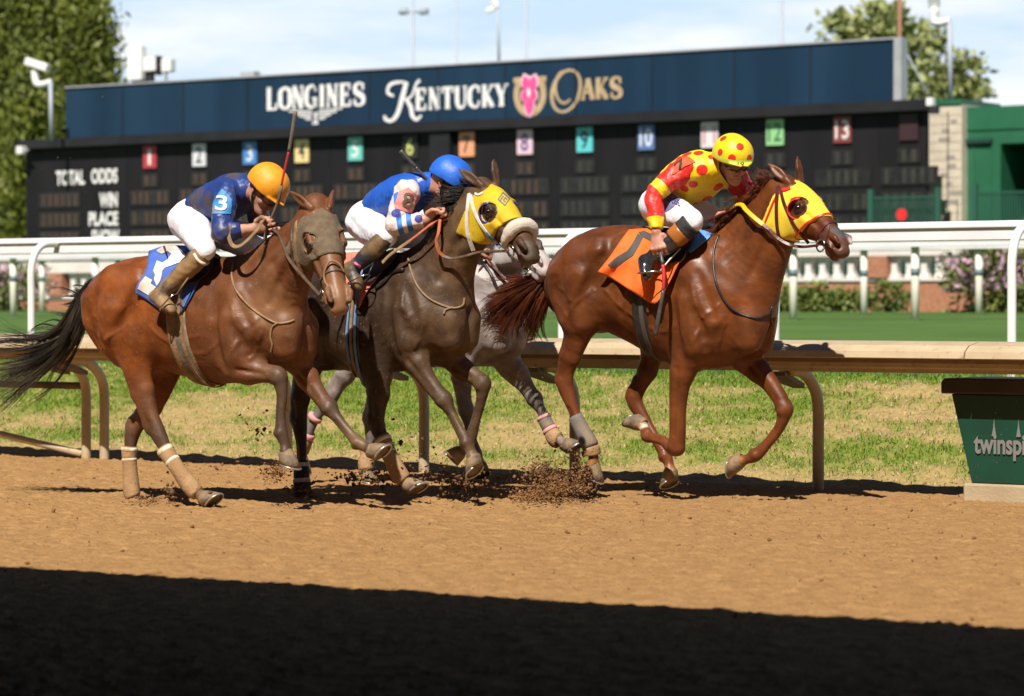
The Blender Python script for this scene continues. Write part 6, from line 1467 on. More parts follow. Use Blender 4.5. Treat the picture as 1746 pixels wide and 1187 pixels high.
strap_px('throat_strap', hb_, H, [(801, 331), (799, 350), (797, 375), (799, 400), (807, 426)], .026, M['webbing_white'], rt, .007)
P, Nn = ring(bv, hd(.415, 0, -.09), D['hs'], hx(.12, 1.0), 40, rad(-38), rad(218), False)
V, Fc = tube(P + Nn * .024, .038 * np.clip(np.sin(np.linspace(.25, math.pi - .25, 40)) * 1.25, .5, 1), 40); V = np.array(V); V += rng.standard_normal(V.shape) * .0009
mesh_obj('fleece_noseband', V, Fc, M['fleece'], rt)
X = np.array([16, 14.]) * .95; Y = np.array([11, -13.]) * .0 + np.array([8, -12.5])
lc = np.array([859, 339.5]); lp = lambda a, b: tuple(lc + X * a * .42 + Y * b * .55)
M['hood_mark'] = mat('hood_mark', (0.14, 0.145, 0.17), None, rough=.8)
for rect in (((-1, -1), (1, -1), (1, -.72), (-1, -.72)), ((-1, .72), (1, .72), (1, 1), (-1, 1)), ((-1, -.7), (-.8, -.7), (-.8, .7), (-1, .7)), ((.82, -.7), (1, -.7), (1, .7), (.82, .7)), ((-.55, -.7), (-.3, -.7), (-.3, .4), (-.55, .4)), ((-.05, -.4), (.6, -.4), (.6, -.15), (-.05, -.15)), ((-.05, -.13), (.17, -.13), (.17, .45), (-.05, .45)), ((.19, .22), (.6, .22), (.6, .45), (.19, .45))):
    poly_decal('hood_emblem', hbv, H, [lp(*p_) for p_ in rect], M['hood_mark'], ho, .003)
co, cb = cloth_px('saddle_cloth', D, [[(585, 432), (610, 430), (640, 430), (668, 431)], [(580, 462), (605, 466), (632, 462), (660, 452)], [(582, 492), (600, 500), (620, 492), (646, 470)], [(588, 520), (598, 525), (612, 524), (622, 500)]], M['cloth_pink'], off=.016, ripple=.005, seed=9, freq=(1.5, 2.5))
cloth_px('saddle_pad', D, [[(648, 436), (660, 428), (672, 424)], [(640, 455), (650, 450), (664, 440)], [(636, 468), (640, 466), (648, 458)]], M['pad_lime'], 12, 12, off=.03, ripple=.002, seed=10, mirror=False)
girth(D, (650, 431), (648, 642), .10, M['leather_black']); girth(D, (656, 431), (655, 642), .014, M['webbing_blue'], 'girth_edge', .014); girth(D, (644, 431), (641, 642), .014, M['webbing_blue'], 'girth_edge', .014); girth(D, (650, 431), (648, 642), .02, M['leather_tan'], 'overgirth', .014)
tube_px('neck_strap', bv, H, [(697, 442), (701, 462), (712, 488), (730, 508), (752, 520), (772, 526), (788, 521), (791, 508)], .0062, M['leather_tan'], rt, .005)
tube_px('strap_end', bv, H, [(772, 525), (760, 529), (757, 536)], .006, M['leather_tan'], rt, .007)
tube_px('loop_strap', bv, H, [(690, 462), (672, 466), (656, 482), (642, 492)], .012, M['leather_black'], rt, .012)
# bit harness by the mouth and the ring of the noseband
bandage(D, 'near_hind', .12, .78, M['bandage'], 1.12)
for f in ((.14, .18), (.22, .26), (.30, .34)): bandage(D, 'near_hind', f[0], f[1], M['bandage_white'], 1.18, 'bandage_tape', 4)
bandage(D, 'far_hind', .36, .84, M['bandage_black'], 1.12)
for f in ((.38, .42), (.50, .54), (.64, .68)): bandage(D, 'far_hind', f[0], f[1], M['bandage_white'], 1.18, 'bandage_tape', 4)
G_ = [[crest(D, .97), H.pt(806, 308, .03), H.pt(792, 312, .03), H.pt(770, 304, .03)], [crest(D, .85), H.pt(796, 322, .06), H.pt(776, 330, .06), H.pt(752, 322, .06)], [crest(D, .7), H.pt(784, 340, .08), H.pt(764, 345, .09), H.pt(742, 346, .09)], [crest(D, .55), H.pt(770, 360, .10), H.pt(752, 372, .12), H.pt(742, 392, .12)], [crest(D, .4), H.pt(755, 380, .10), H.pt(742, 392, .12), H.pt(732, 404, .12)], [crest(D, .2), H.pt(732, 400, .08), H.pt(724, 412, .10), H.pt(716, 422, .10)]]
strands('mane', hair(G_, 1000, [.008, .018, .026, .032], 19, 12, .014), .0019, M['mane_black'], rt)
G_ = [[H.pt(503, 470, .02), H.pt(480, 490, .02), H.pt(462, 540, .02), H.pt(440, 600, 0)], [H.pt(505, 485, .02), H.pt(486, 520, .03), H.pt(472, 570, .03), H.pt(462, 610, 0)]]
strands('tail', hair(G_, 320, [.012, .022, .03, .04], 20, 12, .02), .0022, M['mane_black'], rt)
# ---- grey
D = HD['grey']; H = D['H']; bv = D['bvh']; rt = D['root']; hd = D['hd']
hx = lambda a, b: D['hp'][0] @ np.array([a, 0, b])
ring_strap('noseband', bv, hd(.36, 0, -.09), D['hs'], hx(.10, 1.0), .020, M['leather'], rt)
ring_strap('throat_strap', bv, hd(.03, 0, -.11), D['hs'], hx(.02, 1.0), .020, M['leather'], rt)
for sg in (1, -1): head_strap('cheek_strap', D, bv, [(.04, -.06), (.24, -.15), (.45, -.14)], .018, M['leather'], sg); bit_ring(D, sg)
cloth_px('saddle_cloth', D, [[(650, 448), (690, 447), (735, 449)], [(645, 490), (690, 492), (735, 490)], [(640, 530), (690, 535), (730, 530)]], M['cloth_white'], 16, 16, off=.016, ripple=.004, seed=12)
girth(D, (733, 448), (735, 628), .07, M['leather_black'])
for f in ((.26, .31), (.44, .49)): bandage(D, 'far_fore', f[0], f[1], M['bandage_pink'], 1.18, 'bandage_tape', 4)
bandage(D, 'far_fore', .31, .44, M['bandage_grey'], 1.12); bandage(D, 'far_fore', .49, .74, M['bandage'], 1.12)
for f in ((.28, .34), (.5, .56)): bandage(D, 'near_hind', f[0], f[1], M['bandage_pink'], 1.18, 'bandage_tape', 4)
bandage(D, 'near_hind', .56, .85, M['bandage'], 1.12); bandage(D, 'far_hind', .3, .85, M['bandage'], 1.12)
G_ = [[crest(D, .9), H.pt(852, 380, .05), H.pt(832, 392, .06), H.pt(812, 402, .06)], [crest(D, .6), H.pt(836, 412, .08), H.pt(822, 428, .10), H.pt(806, 440, .10)], [crest(D, .3), H.pt(815, 440, .08), H.pt(806, 452, .10), H.pt(798, 468, .10)]]
strands('mane', hair(G_, 420, [.008, .02, .03, .035], 23, 12, .02), .002, M['hair_grey'], rt)
G_ = [[H.pt(582, 482, .02), H.pt(560, 500, .02), H.pt(552, 560, .02), H.pt(548, 640, 0)], [H.pt(584, 495, .02), H.pt(566, 530, .03), H.pt(560, 590, .03), H.pt(556, 640, 0)]]
strands('tail', hair(G_, 240, [.012, .022, .03, .04], 24, 12, .02), .0022, M['hair_grey'], rt)
# black strap on the grey's shoulder
tube_px('neck_strap', bv, H, [(826, 450), (838, 470), (848, 492), (856, 512), (862, 530)], .010, M['leather_black'], rt, .006)
tube_px('rein', bv, H, [(826, 436, .12), (836, 452, .13), (850, 468), (866, 486)], .006, M['leather_red'], rt, .01)
# ------------------------------------------------------------------ jockeys
M['skin'] = mat('skin', (0.52, 0.27, 0.19), (0.42, 0.19, 0.13), 14, .5, .06, 90, sub=.12)
M['skin_muddy'] = mat('skin_muddy', (0.46, 0.24, 0.17), (0.22, 0.12, 0.075), 22, .6, .1, 90, sub=.08, ramp=(.5, .68))
M['goggle_lens'] = mat('goggle_lens', (0.035, 0.028, 0.024), (0.10, 0.07, 0.05), 8, .08, spec=.9, coat=.6)
M['goggle_frame'] = mat('goggle_frame', (0.012, 0.012, 0.013), None, rough=.4)
M['breeches'] = mat('breeches', (0.74, 0.74, 0.79), (0.66, 0.66, 0.73), 5, .7, .12, 90, paint=[('stain', 9, .66, .78, (0.42, 0.30, 0.20), .4)])
M['boot_mud'] = mat('boot_mud', (0.25, 0.15, 0.062), (0.035, 0.037, 0.05), 10, .6, .10, 60, ramp=(.5, .66), detail=8)
M['boot_dark'] = mat('boot_dark', (0.16, 0.10, 0.045), (0.022, 0.024, 0.034), 9, .5, .10, 60, ramp=(.42, .58), detail=8)
M['boot_black'] = mat('boot_black', (0.012, 0.012, 0.014), (0.03, 0.03, 0.035), 9, .16, .12, 30, spec=.7, coat=.3)
M['boot_brown'] = mat('boot_brown', (0.35, 0.12, 0.025), (0.26, 0.085, 0.02), 10, .35, .08, 40)
M['black_fabric'] = mat('black_fabric', (0.013, 0.013, 0.014), (0.03, 0.03, 0.03), 20, .75, .2, 60)
M['silk_navy'] = mat('silk_navy', (0.012, 0.03, 0.16), (0.02, 0.05, 0.22), 6, .45, .12, 60, paint=[('stain', 7, .50, .60, (0.085, 0.065, 0.05), .85)])
M['silk_royal'] = mat('silk_royal', (0.012, 0.075, 0.40), (0.02, 0.10, 0.48), 5, .35, .12, 60)
M['saddle'] = M['leather_black']
def basis(fwd, up):
    f = nrm(fwd); u = nrm(np.asarray(up) - f * (np.asarray(up) @ f)); return np.stack([f, np.cross(u, f), u], 1)
def wrinkle(fd, amp, sc, seed):
    r = np.random.default_rng(seed); x, y, z = fd.world(); o = np.zeros(fd.n, np.float32)
    for k in range(7):
        d = r.standard_normal(3); d = d / np.linalg.norm(d) * sc * r.uniform(.5, 1.5)
        o += np.sin(x * d[0] + y * d[1] + z * d[2] + r.uniform(0, 6.28) + 1.3 * np.sin((x * d[1] - y * d[2] + z * d[0]) * .5)) ** 3
    fd.v += (amp * o / 2).astype(np.float32)
def garment(name, H, parts, m, root, vox=.0065, wr=(.004, 45, 1), k=.03, cuts=(), sm=1):
    """parts: list of (points, in-plane radii, lateral radii, side)"""
    pts = np.vstack([np.asarray(p[0]) for p in parts]) @ H.R.T; fd = Field(pts.min(0) - .24, pts.max(0) + .24, vox, H.R)
    for P, ru, rs, side in parts:
        q = chain_spline(P, np.stack([ru, rs], 1), 4) if len(P) > 2 else np.hstack([P, np.stack([ru, rs], 1)]); fd.add(q[:, :3], q[:, 3], q[:, 4], side, k)
    if wr: wrinkle(fd, *wr)
    for P, n in cuts:
        x, y, z = fd.world(); nl = np.asarray(n) @ fd.R.T; pl = np.asarray(P) @ fd.R.T
        fd.v = np.maximum(fd.v, ((x - pl[0]) * nl[0] + (y - pl[1]) * nl[1] + (z - pl[2]) * nl[2]).astype(np.float32))
    V, Fq = fd.mesh(); V = smooth_mesh(V, Fq, sm, .5); o = mesh_obj(name, V, Fq, m, root); return o, V, Fq
def fist(fd, wrist, kn, palm_n, width, stick=True, S=1.0):
    """palm and five separate fingers closed round a stick that crosses the palm along width"""
    a = nrm(kn - wrist); b = nrm(width - a * (width @ a)); n = nrm(palm_n - a * (palm_n @ a) - b * (palm_n @ b)); w = wrist
    fd.add([w, w + a * .045 * S, w + a * .085 * S], [.019, .017, .014], [.026, .040, .042], b, .012)
    for o, ln, rr in ((-.033, .88, .0092), (-.011, 1.0, .0102), (.012, 1.02, .0104), (.034, .92, .0098)):
        k0 = w + a * (.082 + .006 * ln) * S + b * o * S; k1 = k0 + a * .022 * ln * S + n * .020 * S; k2 = k1 - a * .006 * S + n * .026 * ln * S; k3 = k2 - a * .024 * ln * S - n * .002 * S
        fd.add([k0 - a * .02, k0, k1, k2, k3], [rr * 1.1, rr * 1.12, rr, rr * .95, rr * .8], [rr * 1.1, rr * 1.12, rr, rr * .95, rr * .8], b, .004)
        fd.ball(k0 - n * .004, rr * 1.05, b, .006)
    t0 = w + a * .022 * S + b * .034 * S; t1 = t0 + a * .030 * S + b * .018 * S + n * .014 * S; t2 = t1 + a * .028 * S - b * .006 * S + n * .020 * S; t3 = t2 + a * .012 * S - b * .024 * S + n * .012 * S
    fd.add([t0, t1, t2, t3], [.015, .0125, .0112, .0092], [.015, .0125, .0112, .0092], n, .008)
    return w + a * .075 * S + n * .024 * S, b
def jockey(name, label, H, J, mats, fwd, up, hcol, hmat):
    h, l = H.h, H.l; pel = H.pt(*J['pelvis'], 0)
    root = tag(empty('person', pel), label, 'jockey', 'jockeys')
    O = {'root': root, 'H': H}
    g = lambda k: H.pt(*J[k])
    wst, chs, upc, nkb = [H.pt(*J[k], J.get('tw', 0) * f) for k, f in (('waist', 0), ('chest', .3), ('upper', .7), ('neck', 1))]
    B = basis(fwd, up); hc = H.pt(*J['head'][:2], J['head'][2]); hd = lambda x, y, z: hc + B @ np.array([x, y, z])
    near = {k: g('n_' + k) for k in ('shoulder', 'elbow', 'wrist', 'hand', 'hip', 'knee', 'ankle', 'toe')}
    far = {k: (g('f_' + k) if 'f_' + k in J else H.mirror(near[k])) for k in near}
    allp = np.vstack([*near.values(), *far.values(), hd(0, 0, .15), hd(.15, 0, -.12), pel, chs]) @ H.R.T
    fd = Field(allp.min(0) - .16, allp.max(0) + .16, .0056, H.R)
    sidev = nrm(near['shoulder'] - far['shoulder'])
    tor = np.array([pel, wst, chs, upc, nkb]); q = chain_spline(tor, np.array([(.08, .11), (.075, .10), (.09, .12), (.072, .12), (.05, .055)]), 4)
    fd.add(q[:, :3], q[:, 3], q[:, 4], sidev, .03)
    for s_, sg in ((near, 1), (far, -1)):
        fd.add([upc, s_['shoulder']], [.05, .042], [.05, .042], UP, .02)
        fd.add([s_['shoulder'], (s_['shoulder'] * .5 + s_['elbow'] * .5), s_['elbow']], [.042, .038, .034], [.042, .038, .034], h, .02)
        e, w = s_['elbow'], s_['wrist']; bend = nrm(s_['hand'] - w); bdir = nrm(np.cross(nrm(w - e), h) + 1e-6)
        fd.add([e, e * .65 + w * .35, e * .25 + w * .75, w], [.038, .042, .031, .024], [.038, .040, .033, .029], bdir, .015)
        O['grip_n' if sg == 1 else 'grip_f'] = fist(fd, w, s_['hand'], np.array(J.get('palm_n' if sg == 1 else 'palm_f', -UP + h * .3)), np.array(J.get('wid_n' if sg == 1 else 'wid_f', l * sg)), True, 1.12)
        fd.add([pel + l * sg * .06, s_['hip'], s_['hip'] * .4 + s_['knee'] * .6, s_['knee']], [.08, .085, .066, .048], [.08, .08, .06, .046], l, .03)
        fd.add([s_['knee'], s_['knee'] * .6 + s_['ankle'] * .4, s_['ankle']], [.042, .042, .028], [.042, .042, .028], l, .02)
        fd.add([s_['ankle'], s_['ankle'] * .5 + s_['toe'] * .5, s_['ankle'] * .15 + s_['toe'] * .85], [.024, .020, .010], [.024, .026, .018], l, .012)
    # head with a face
    hs = B @ np.array([0, 1.0, 0]); R3 = lambda *a: hd(*a)
    fd.add([nkb, nkb * .5 + hd(-.035, 0, -.07) * .5, hd(-.03, 0, -.05)], [.056, .052, .055], [.056, .054, .056], hs, .02)
    fd.add([hd(-.035, 0, .025), hd(.025, 0, .025)], [.088, .085], [.074, .072], hs, .02)
    fd.add([hd(.035, 0, .01), hd(.045, 0, -.045), hd(.048, 0, -.085)], [.052, .046, .036], [.060, .052, .038], hs, .02)
    for sg in (1, -1):
        fd.add([hd(-.005, .052 * sg, -.04), hd(.005, .049 * sg, -.072), hd(.058, .017 * sg, -.108)], [.018, .018, .016], [.014, .014, .014], hs, .02)
        fd.ball(hd(.062, .040 * sg, -.032), .024, hs, .018)
        fd.ball(hd(.094, .030 * sg, .002), .016, hs, .012, True)
        fd.add([hd(-.012, .072 * sg, .012), hd(-.016, .077 * sg, -.012), hd(-.004, .073 * sg, -.036)], [.014, .015, .009], [.006, .006, .006], hs, .006)
        fd.cut([hd(-.005, .084 * sg, -.004), hd(-.006, .084 * sg, -.014)], [.008, .008], [.007, .007], hs, .004)
        fd.ball(hd(.101, .0125 * sg, -.043), .0095, hs, .006); fd.ball(hd(.105, .008 * sg, -.053), .0042, hs, .003, True)
    fd.add([hd(.078, -.04, .024), hd(.093, 0, .020), hd(.078, .04, .024)], [.012] * 3, [.012] * 3, B[:, 2], .012)
    fd.add([hd(.090, 0, .008), hd(.103, 0, -.022), hd(.114, 0, -.042)], [.008, .010, .0125], [.009, .0105, .0125], hs, .010)
    fd.add([hd(.082, -.021, -.071), hd(.094, -.006, -.066), hd(.094, .006, -.066), hd(.082, .021, -.071)], [.0065, .007, .007, .0065], [.0065] * 4, B[:, 2], .006)
    fd.add([hd(.080, -.019, -.082), hd(.091, 0, -.083), hd(.080, .019, -.082)], [.007, .008, .007], [.007] * 3, B[:, 2], .006)
    fd.cut([hd(.088, -.021, -.0755), hd(.102, 0, -.0745), hd(.088, .021, -.0755)], [.003] * 3, [.004] * 3, B[:, 2], .003)
    fd.ball(hd(.072, 0, -.107), .021, hs, .015)
    V, Fq = fd.mesh(); V = smooth_mesh(V, Fq, 1, .4); O['body'] = mesh_obj('body', V, Fq, mats['skin'], root); O['bvf'] = (V, Fq)
    # silks, sleeves, breeches, boots
    T2 = J.get('torso_r', 1.0)
    o, V, Fq = garment('silks', H, [(tor[[0, 1, 2, 3, 4]] + np.array([nrm(wst - pel) * .05, 0 * UP, 0 * UP, 0 * UP, -nrm(nkb - upc) * .03]), np.array([.098, .104, .125, .108, .066]) * T2, np.array([.125, .132, .158, .165, .072]) * T2, sidev),
                                    (np.array([far['shoulder'] * .7 + upc * .3, upc, near['shoulder'] * .7 + upc * .3]), np.array([.062, .08, .062]), np.array([.062, .08, .062]), UP), (np.array([upc, nkb, nkb * .6 + hd(-.03, 0, -.06) * .4]), np.array([.075, .068, .064]), np.array([.085, .068, .064]), sidev)], mats['silks'], root, wr=(.0045, 52, 3)); O['silks'] = (o, V, Fq)
    for s_, sg in ((near, 1), (far, -1)):
        f = J.get('cuff', .9); sh, e, w = s_['shoulder'], s_['elbow'], s_['wrist']; cu = e + (w - e) * f
        o, V, Fq = garment('sleeve', H, [(np.array([sh + nrm(upc - sh) * .02, sh * .55 + e * .45, e, (e + cu) / 2, cu]), np.array([.076, .068, .056, .052, .040]), np.array([.076, .066, .054, .050, .041]), h)], mats['sleeve'], root, wr=(.004, 70, 5 + sg), cuts=[(cu, nrm(w - e))]); O['sleeve_n' if sg == 1 else 'sleeve_f'] = (o, V, Fq)
    pp = []
    for s_, sg in ((near, 1), (far, -1)):
        pp.append((np.array([pel + l * sg * .055, s_['hip'], s_['hip'] * .45 + s_['knee'] * .55, s_['knee']]), np.array([.100, .106, .084, .062]), np.array([.095, .098, .078, .058]), l))
    o, V, Fq = garment('breeches', H, pp + [(np.array([pel - h * .01, wst]), np.array([.112, .095]), np.array([.135, .12]), l)], mats['breeches'], root, wr=(.0028, 48, 9), k=.04); O['breeches'] = (o, V, Fq)
    for s_, sg in ((near, 1), (far, -1)):
        kn, an, to = s_['knee'], s_['ankle'], s_['toe']; d = nrm(an - kn); k0 = kn + d * J.get('boot_top', .02); heel = an + nrm(an - kn) * .035 - nrm(to - an) * .02
        o, V, Fq = garment('boot', H, [(np.array([k0, k0 * .62 + an * .38, an * .85 + k0 * .15, an]), np.array([.055, .058, .043, .040]), np.array([.052, .055, .042, .040]), l),
                                       (np.array([heel, (an + to) / 2 + d * .012, to * .8 + an * .2, to]), np.array([.036, .036, .029, .020]), np.array([.036, .041, .040, .030]), l)], mats['boot'], root, wr=(.0018, 75, 12 + sg), k=.025, cuts=[(k0, -d)])
        O['boot_n' if sg == 1 else 'boot_f'] = (o, V, Fq)
        # stirrup iron under the ball of the foot
        c = an * .3 + to * .7; a = nrm(to - an); b_ = nrm(np.cross(a, l)); b_ = b_ if b_ @ d < 0 else -b_
        P = [c + l * sg * x + b_ * y for x, y in ((-.05, -.034), (.05, -.034), (.052, .02), (.03, .075), (0, .088), (-.03, .075), (-.052, .02), (-.05, -.034))]
        tv, tf = tube(catmull(P, 3), .0045, 6); mesh_obj('stirrup_iron', tv, tf, M['steel'], HD[J['horse']]['root'])
        up_ = H.pt(*J['leather_top'], .24 * sg); tv, tf = tube(np.array([c + b_ * .088, (c + b_ * .088 + up_) / 2 + l * sg * .01, up_]), .005, 6); mesh_obj('stirrup_leather', tv, tf, mats.get('strap', M['leather_tan']), HD[J['horse']]['root'])
    # helmet under a silk cover, with a small peak
    hf = Field(np.array([-.19, -.17, -.1]), np.array([.22, .17, .2]), .0042, np.eye(3))
    hf.add([(-.022, 0, .036), (.012, 0, .036)], [.117, .117], [.112, .112], (0, 1, 0), .01)
    x, y, z = hf.world(); hf.v = np.maximum(hf.v, -(z - (.012 - .10 * np.clip(-x, 0, .2) - .02 * np.clip(x, 0, .2))))
    hf.add([(.085, -.055, .018), (.120, 0, .016), (.085, .055, .018)], [.008, .009, .008], [.03, .042, .03], (1, 0, 0), .012)
    V, Fq = hf.mesh(); V = smooth_mesh(V, Fq, 2, .5) @ B.T + hc; O['helmet'] = (mesh_obj('helmet', V, Fq, hmat, root), V, Fq); O['hd'] = hd; O['B'] = B; O['hc'] = hc
    # goggles, their strap, the chin strap, eyes
    rows = []
    for a in np.linspace(-1.25, 1.25, 25):
        w = 1 - .35 * abs(a / 1.25) ** 3 - .3 * math.exp(-(a / .12) ** 2)
        rows.append([hd(.020 + .094 * math.cos(a) ** .8 if abs(a) < 1.5 else .02, .082 * math.sin(a), zz) for zz in np.linspace(.034, .034 - .058 * w, 7)])
    Gg = np.array(rows); sheet('goggle_lens', Gg, M['goggle_lens'], root, .005)
    rim = np.vstack([Gg[:, 0], Gg[::-1, -1], Gg[:1, 0]]); tv, tf = tube(rim, .0042, 6); mesh_obj('goggle_frame', tv, tf, M['goggle_frame'], root)
    for sg in (1, -1):
        tv, tf = tube(catmull([hd(.045, .080 * sg, .012), hd(.0, .092 * sg, .022), hd(-.06, .09 * sg, .02), hd(-.13, .03 * sg, .02)], 5), .0075, 6); mesh_obj('goggle_strap', tv, tf, M['goggle_frame'], root)
        tv, tf = tube(catmull([hd(.0, .083 * sg, .01), hd(.01, .076 * sg, -.05), hd(.035, .05 * sg, -.095), hd(.045, .02 * sg, -.125), hd(.048, 0, -.128)], 5), .0055, 6); mesh_obj('chin_strap', tv, tf, M['goggle_frame'], root)
        bm = bmesh.new(); bmesh.ops.create_uvsphere(bm, u_segments=14, v_segments=9, radius=.0115); c = hd(.078, .031 * sg, .002)
        vv = [c + np.array(x_.co[:]) for x_ in bm.verts]; ff = [tuple(y_.index for y_ in x_.verts) for x_ in bm.faces]; bm.free(); mesh_obj('eye', vv, ff, M['eye_white'], root)
    return O
M['eye_white'] = mat('eye_white', (0.5, 0.46, 0.42), None, rough=.2)
def saddle(D, top, name='saddle'):
    """small racing saddle: seat and two flaps over the back"""
    cloth_px('saddle', D, top, M['saddle'], 16, 20, off=.045, ripple=.0, seed=1)
def relbase(root): return np.array(root.location)

# ---- rider of the bay
H = HD['bay']['H']
M['cap_orange'] = mat('cap_orange', (0.78, 0.32, 0.012), (0.70, 0.26, 0.012), 6, .55, .1, 50, paint=[('stain', 40, .60, .70, (0.38, 0.17, 0.04), .5)])
J1 = jockey('person', 'jockey in navy silks and an orange cap crouched over the bay horse', H, dict(horse='bay', pelvis=(328, 376), waist=(350, 352), chest=(384, 340), upper=(404, 328), neck=(424, 322), tw=.02, head=(452, 324, .06),
    n_shoulder=(386, 332, .17), n_elbow=(377, 398, .27), n_wrist=(432, 390, .16), n_hand=(460, 384, .11), f_shoulder=(432, 332, -.13), f_elbow=(446, 386, -.22), f_wrist=(466, 388, -.06), f_hand=(480, 384, -.03),
    n_hip=(330, 388, .11), n_knee=(350, 428, .25), n_ankle=(274, 502, .325), n_toe=(294, 530, .35), cuff=.62, boot_top=.0, leather_top=(345, 445), palm_n=(.5, -.2, -.8), wid_n=(.28, -.25, .93), palm_f=(-.2, .1, -1)),
    dict(skin=M['skin_muddy'], silks=M['silk_navy'], sleeve=M['silk_navy'], breeches=M['breeches'], boot=M['boot_mud']), (.56, -.50, -.66), (.45, -.22, .86), None, M['cap_orange'])
bs_ = merged_bvh(J1['sleeve_n'][1:], J1['silks'][1:])
M['patch_blue'] = mat('patch_blue', (0.02, 0.21, 0.52), (0.05, 0.25, 0.5), 12, .6, paint=[('stain', 12, .58, .7, (0.25, 0.18, 0.11), .6)])
poly_decal('arm_patch', bs_, H, [(372, 331), (379, 322), (388, 331), (395, 341), (393, 365), (362, 365), (364, 346)], M['patch_blue'], J1['root'], .004)
text_decal('number', bs_, H, '3', (378, 347), (18, 2), (2.5, -26), M['cloth_white'], J1['root'], .009, .05)
text_decal('number', bs_, H, '3', (378, 347), (18, 2), (2.5, -26), M['cloth_white'], J1['root'], .0075, .03) if False else None
D = HD['bay']
saddle(D, [[(318, 434), (340, 437), (366, 440)], [(312, 452), (332, 458), (358, 462)], [(312, 476), (326, 484), (340, 478)]])
def whip(label, H, pts, secs, group='whips'):
    """pts: (px, py, w) tip to butt; secs: (name, from, to, radius, material)"""
    P = catmull([H.pt(*p) for p in pts], 10); t = np.linspace(0, 1, len(P)); o = tag(empty('riding_whip', P[0]), label, 'whip', group)
    for nm, a, b, r, m in secs:
        x = np.linspace(a, b, 12); Q = np.stack([np.interp(x, t, P[:, k]) for k in range(3)], 1); tv, tf = tube(Q, np.linspace(r[0], r[1], 12), 8); mesh_obj(nm, tv, tf, m, o)
    return o
M['whip_grey'] = mat('whip_grey', (0.10, 0.085, 0.07), (0.16, 0.13, 0.10), 20, .7)
M['whip_red'] = mat('whip_red', (0.55, 0.03, 0.035), (0.42, 0.03, 0.03), 20, .5)
gp = project(J1['grip_n'][0]); wg = (J1['grip_n'][0] - H.A) @ H.l
whip('upright grey and red whip held by the jockey in navy silks', H, [(504, 190, .20), (494, 250, .19), (483, 300, .18), (474, 345, .165), (gp[0], gp[1], wg), (451, 411, wg)],
     [('popper', 0, .23, (.012, .009), M['whip_grey']), ('shaft', .23, .47, (.0065, .0065), M['whip_red']), ('grip', .47, 1.0, (.009, .011), M['whip_grey'])])
def flat_strap(name, H, pts, width, m, parent, facing=None):
    P = catmull([H.pt(*p) for p in pts], 8); T = nrm_rows(np.gradient(P, axis=0)); f = np.asarray(facing if facing is not None else H.l * .8 + UP * .5); Nn = nrm_rows(f[None] - T * (T @ f)[:, None])
    V, Fc = ribbon(P, Nn, width, .004); return fixn(mesh_obj(name, V, Fc, m, parent, smooth=False))
hx_ = project(D['hd'](.462, .075, -.142)); wbit = (D['hd'](.462, .075, -.142) - H.A) @ H.l
flat_strap('rein', H, [(gp[0], gp[1], wg), (474, 398, wg + .02), (484, 420, .20), (497, 448, .22), (hx_[0], hx_[1], wbit)], .018, M['leather'], D['root'])
flat_strap('rein', H, [(gp[0] - 2, gp[1] - 8, wg), (448, 376, .20), (440, 390, .24), (424, 408, .27), (408, 420, .285), (396, 418, .285), (390, 402, .28), (392, 384, .27)], .024, M['leather_tan'], D['root'])
hx2 = D['hd'](.462, -.075, -.142); fx = project(J1['grip_f'][0]); hx2p = project(hx2)
flat_strap('rein', H, [(fx[0], fx[1], (J1['grip_f'][0] - H.A) @ H.l), (520, 420, -.1), (hx2p[0], hx2p[1], (hx2 - H.A) @ H.l)], .018, M['leather'], D['root'])
bb = merged_bvh(J1['boot_n'][1:])
M['spur_white'] = M['cloth_white']
tube_px('boot_band', merged_bvh(J1['boot_n'][1:], J1['breeches'][1:]), H, [(331, 433), (338, 444), (349, 450), (358, 446)], .009, M['cloth_white'], J1['root'], .002)

# ---- rider of the dark horse
H = HD['dark']['H']; D = HD['dark']
M['cap_blue'] = mat('cap_blue', (0.02, 0.14, 0.66), (0.015, 0.11, 0.55), 6, .5, .1, 50)
M['sleeve_white'] = mat('sleeve_white', (0.74, 0.68, 0.68), (0.6, 0.5, 0.46), 9, .6, .12, 60)
J2 = jockey('person', 'jockey in royal blue silks with striped white sleeves and a blue cap', H, dict(horse='dark', pelvis=(630, 378), waist=(650, 352), chest=(680, 338), upper=(702, 326), neck=(735, 314), tw=.0, head=(764, 311, .0),
    n_shoulder=(694, 328, .17), n_elbow=(673, 384, .25), n_wrist=(726, 375, .16), n_hand=(748, 366, .12), f_shoulder=(738, 330, -.13), f_elbow=(745, 384, -.2), f_wrist=(758, 362, -.06), f_hand=(772, 354, -.04),
    n_hip=(634, 390, .11), n_knee=(660, 404, .25), n_ankle=(604, 456, .325), n_toe=(612, 490, .35), cuff=.92, boot_top=.0, leather_top=(645, 440), palm_n=(.3, -.2, -.9), wid_n=(.05, -.55, .8)),
    dict(skin=M['skin'], silks=M['silk_royal'], sleeve=M['sleeve_white'], breeches=M['breeches'], boot=M['boot_dark'], strap=M['leather_black']), (.80, -.25, -.55), (.48, -.15, .86), None, M['cap_blue'])
rb = relbase(J2['root']); sl = J2['sleeve_n']; e_, w_ = H.pt(673, 384, .25), H.pt(726, 375, .16); d_ = nrm(w_ - e_); blue = (0.03, 0.17, 0.55); db = (0.05, 0.06, 0.30)
base_ = (e_ - rb) @ d_; pt_ = []
for a, b, c in ((.02, .05, blue), (.075, .105, blue), (.19, .23, blue)): pt_.append(('slab', d_, base_ + a, base_ + b, c, (e_ + w_) / 2 - rb, .19))
bvs = bvh_of(*sl[1:])
for px, py in ((674, 364), (714, 373)): p, n = hit(bvs, H, px, py); pt_.append(('dot', p - rb, .024, db))
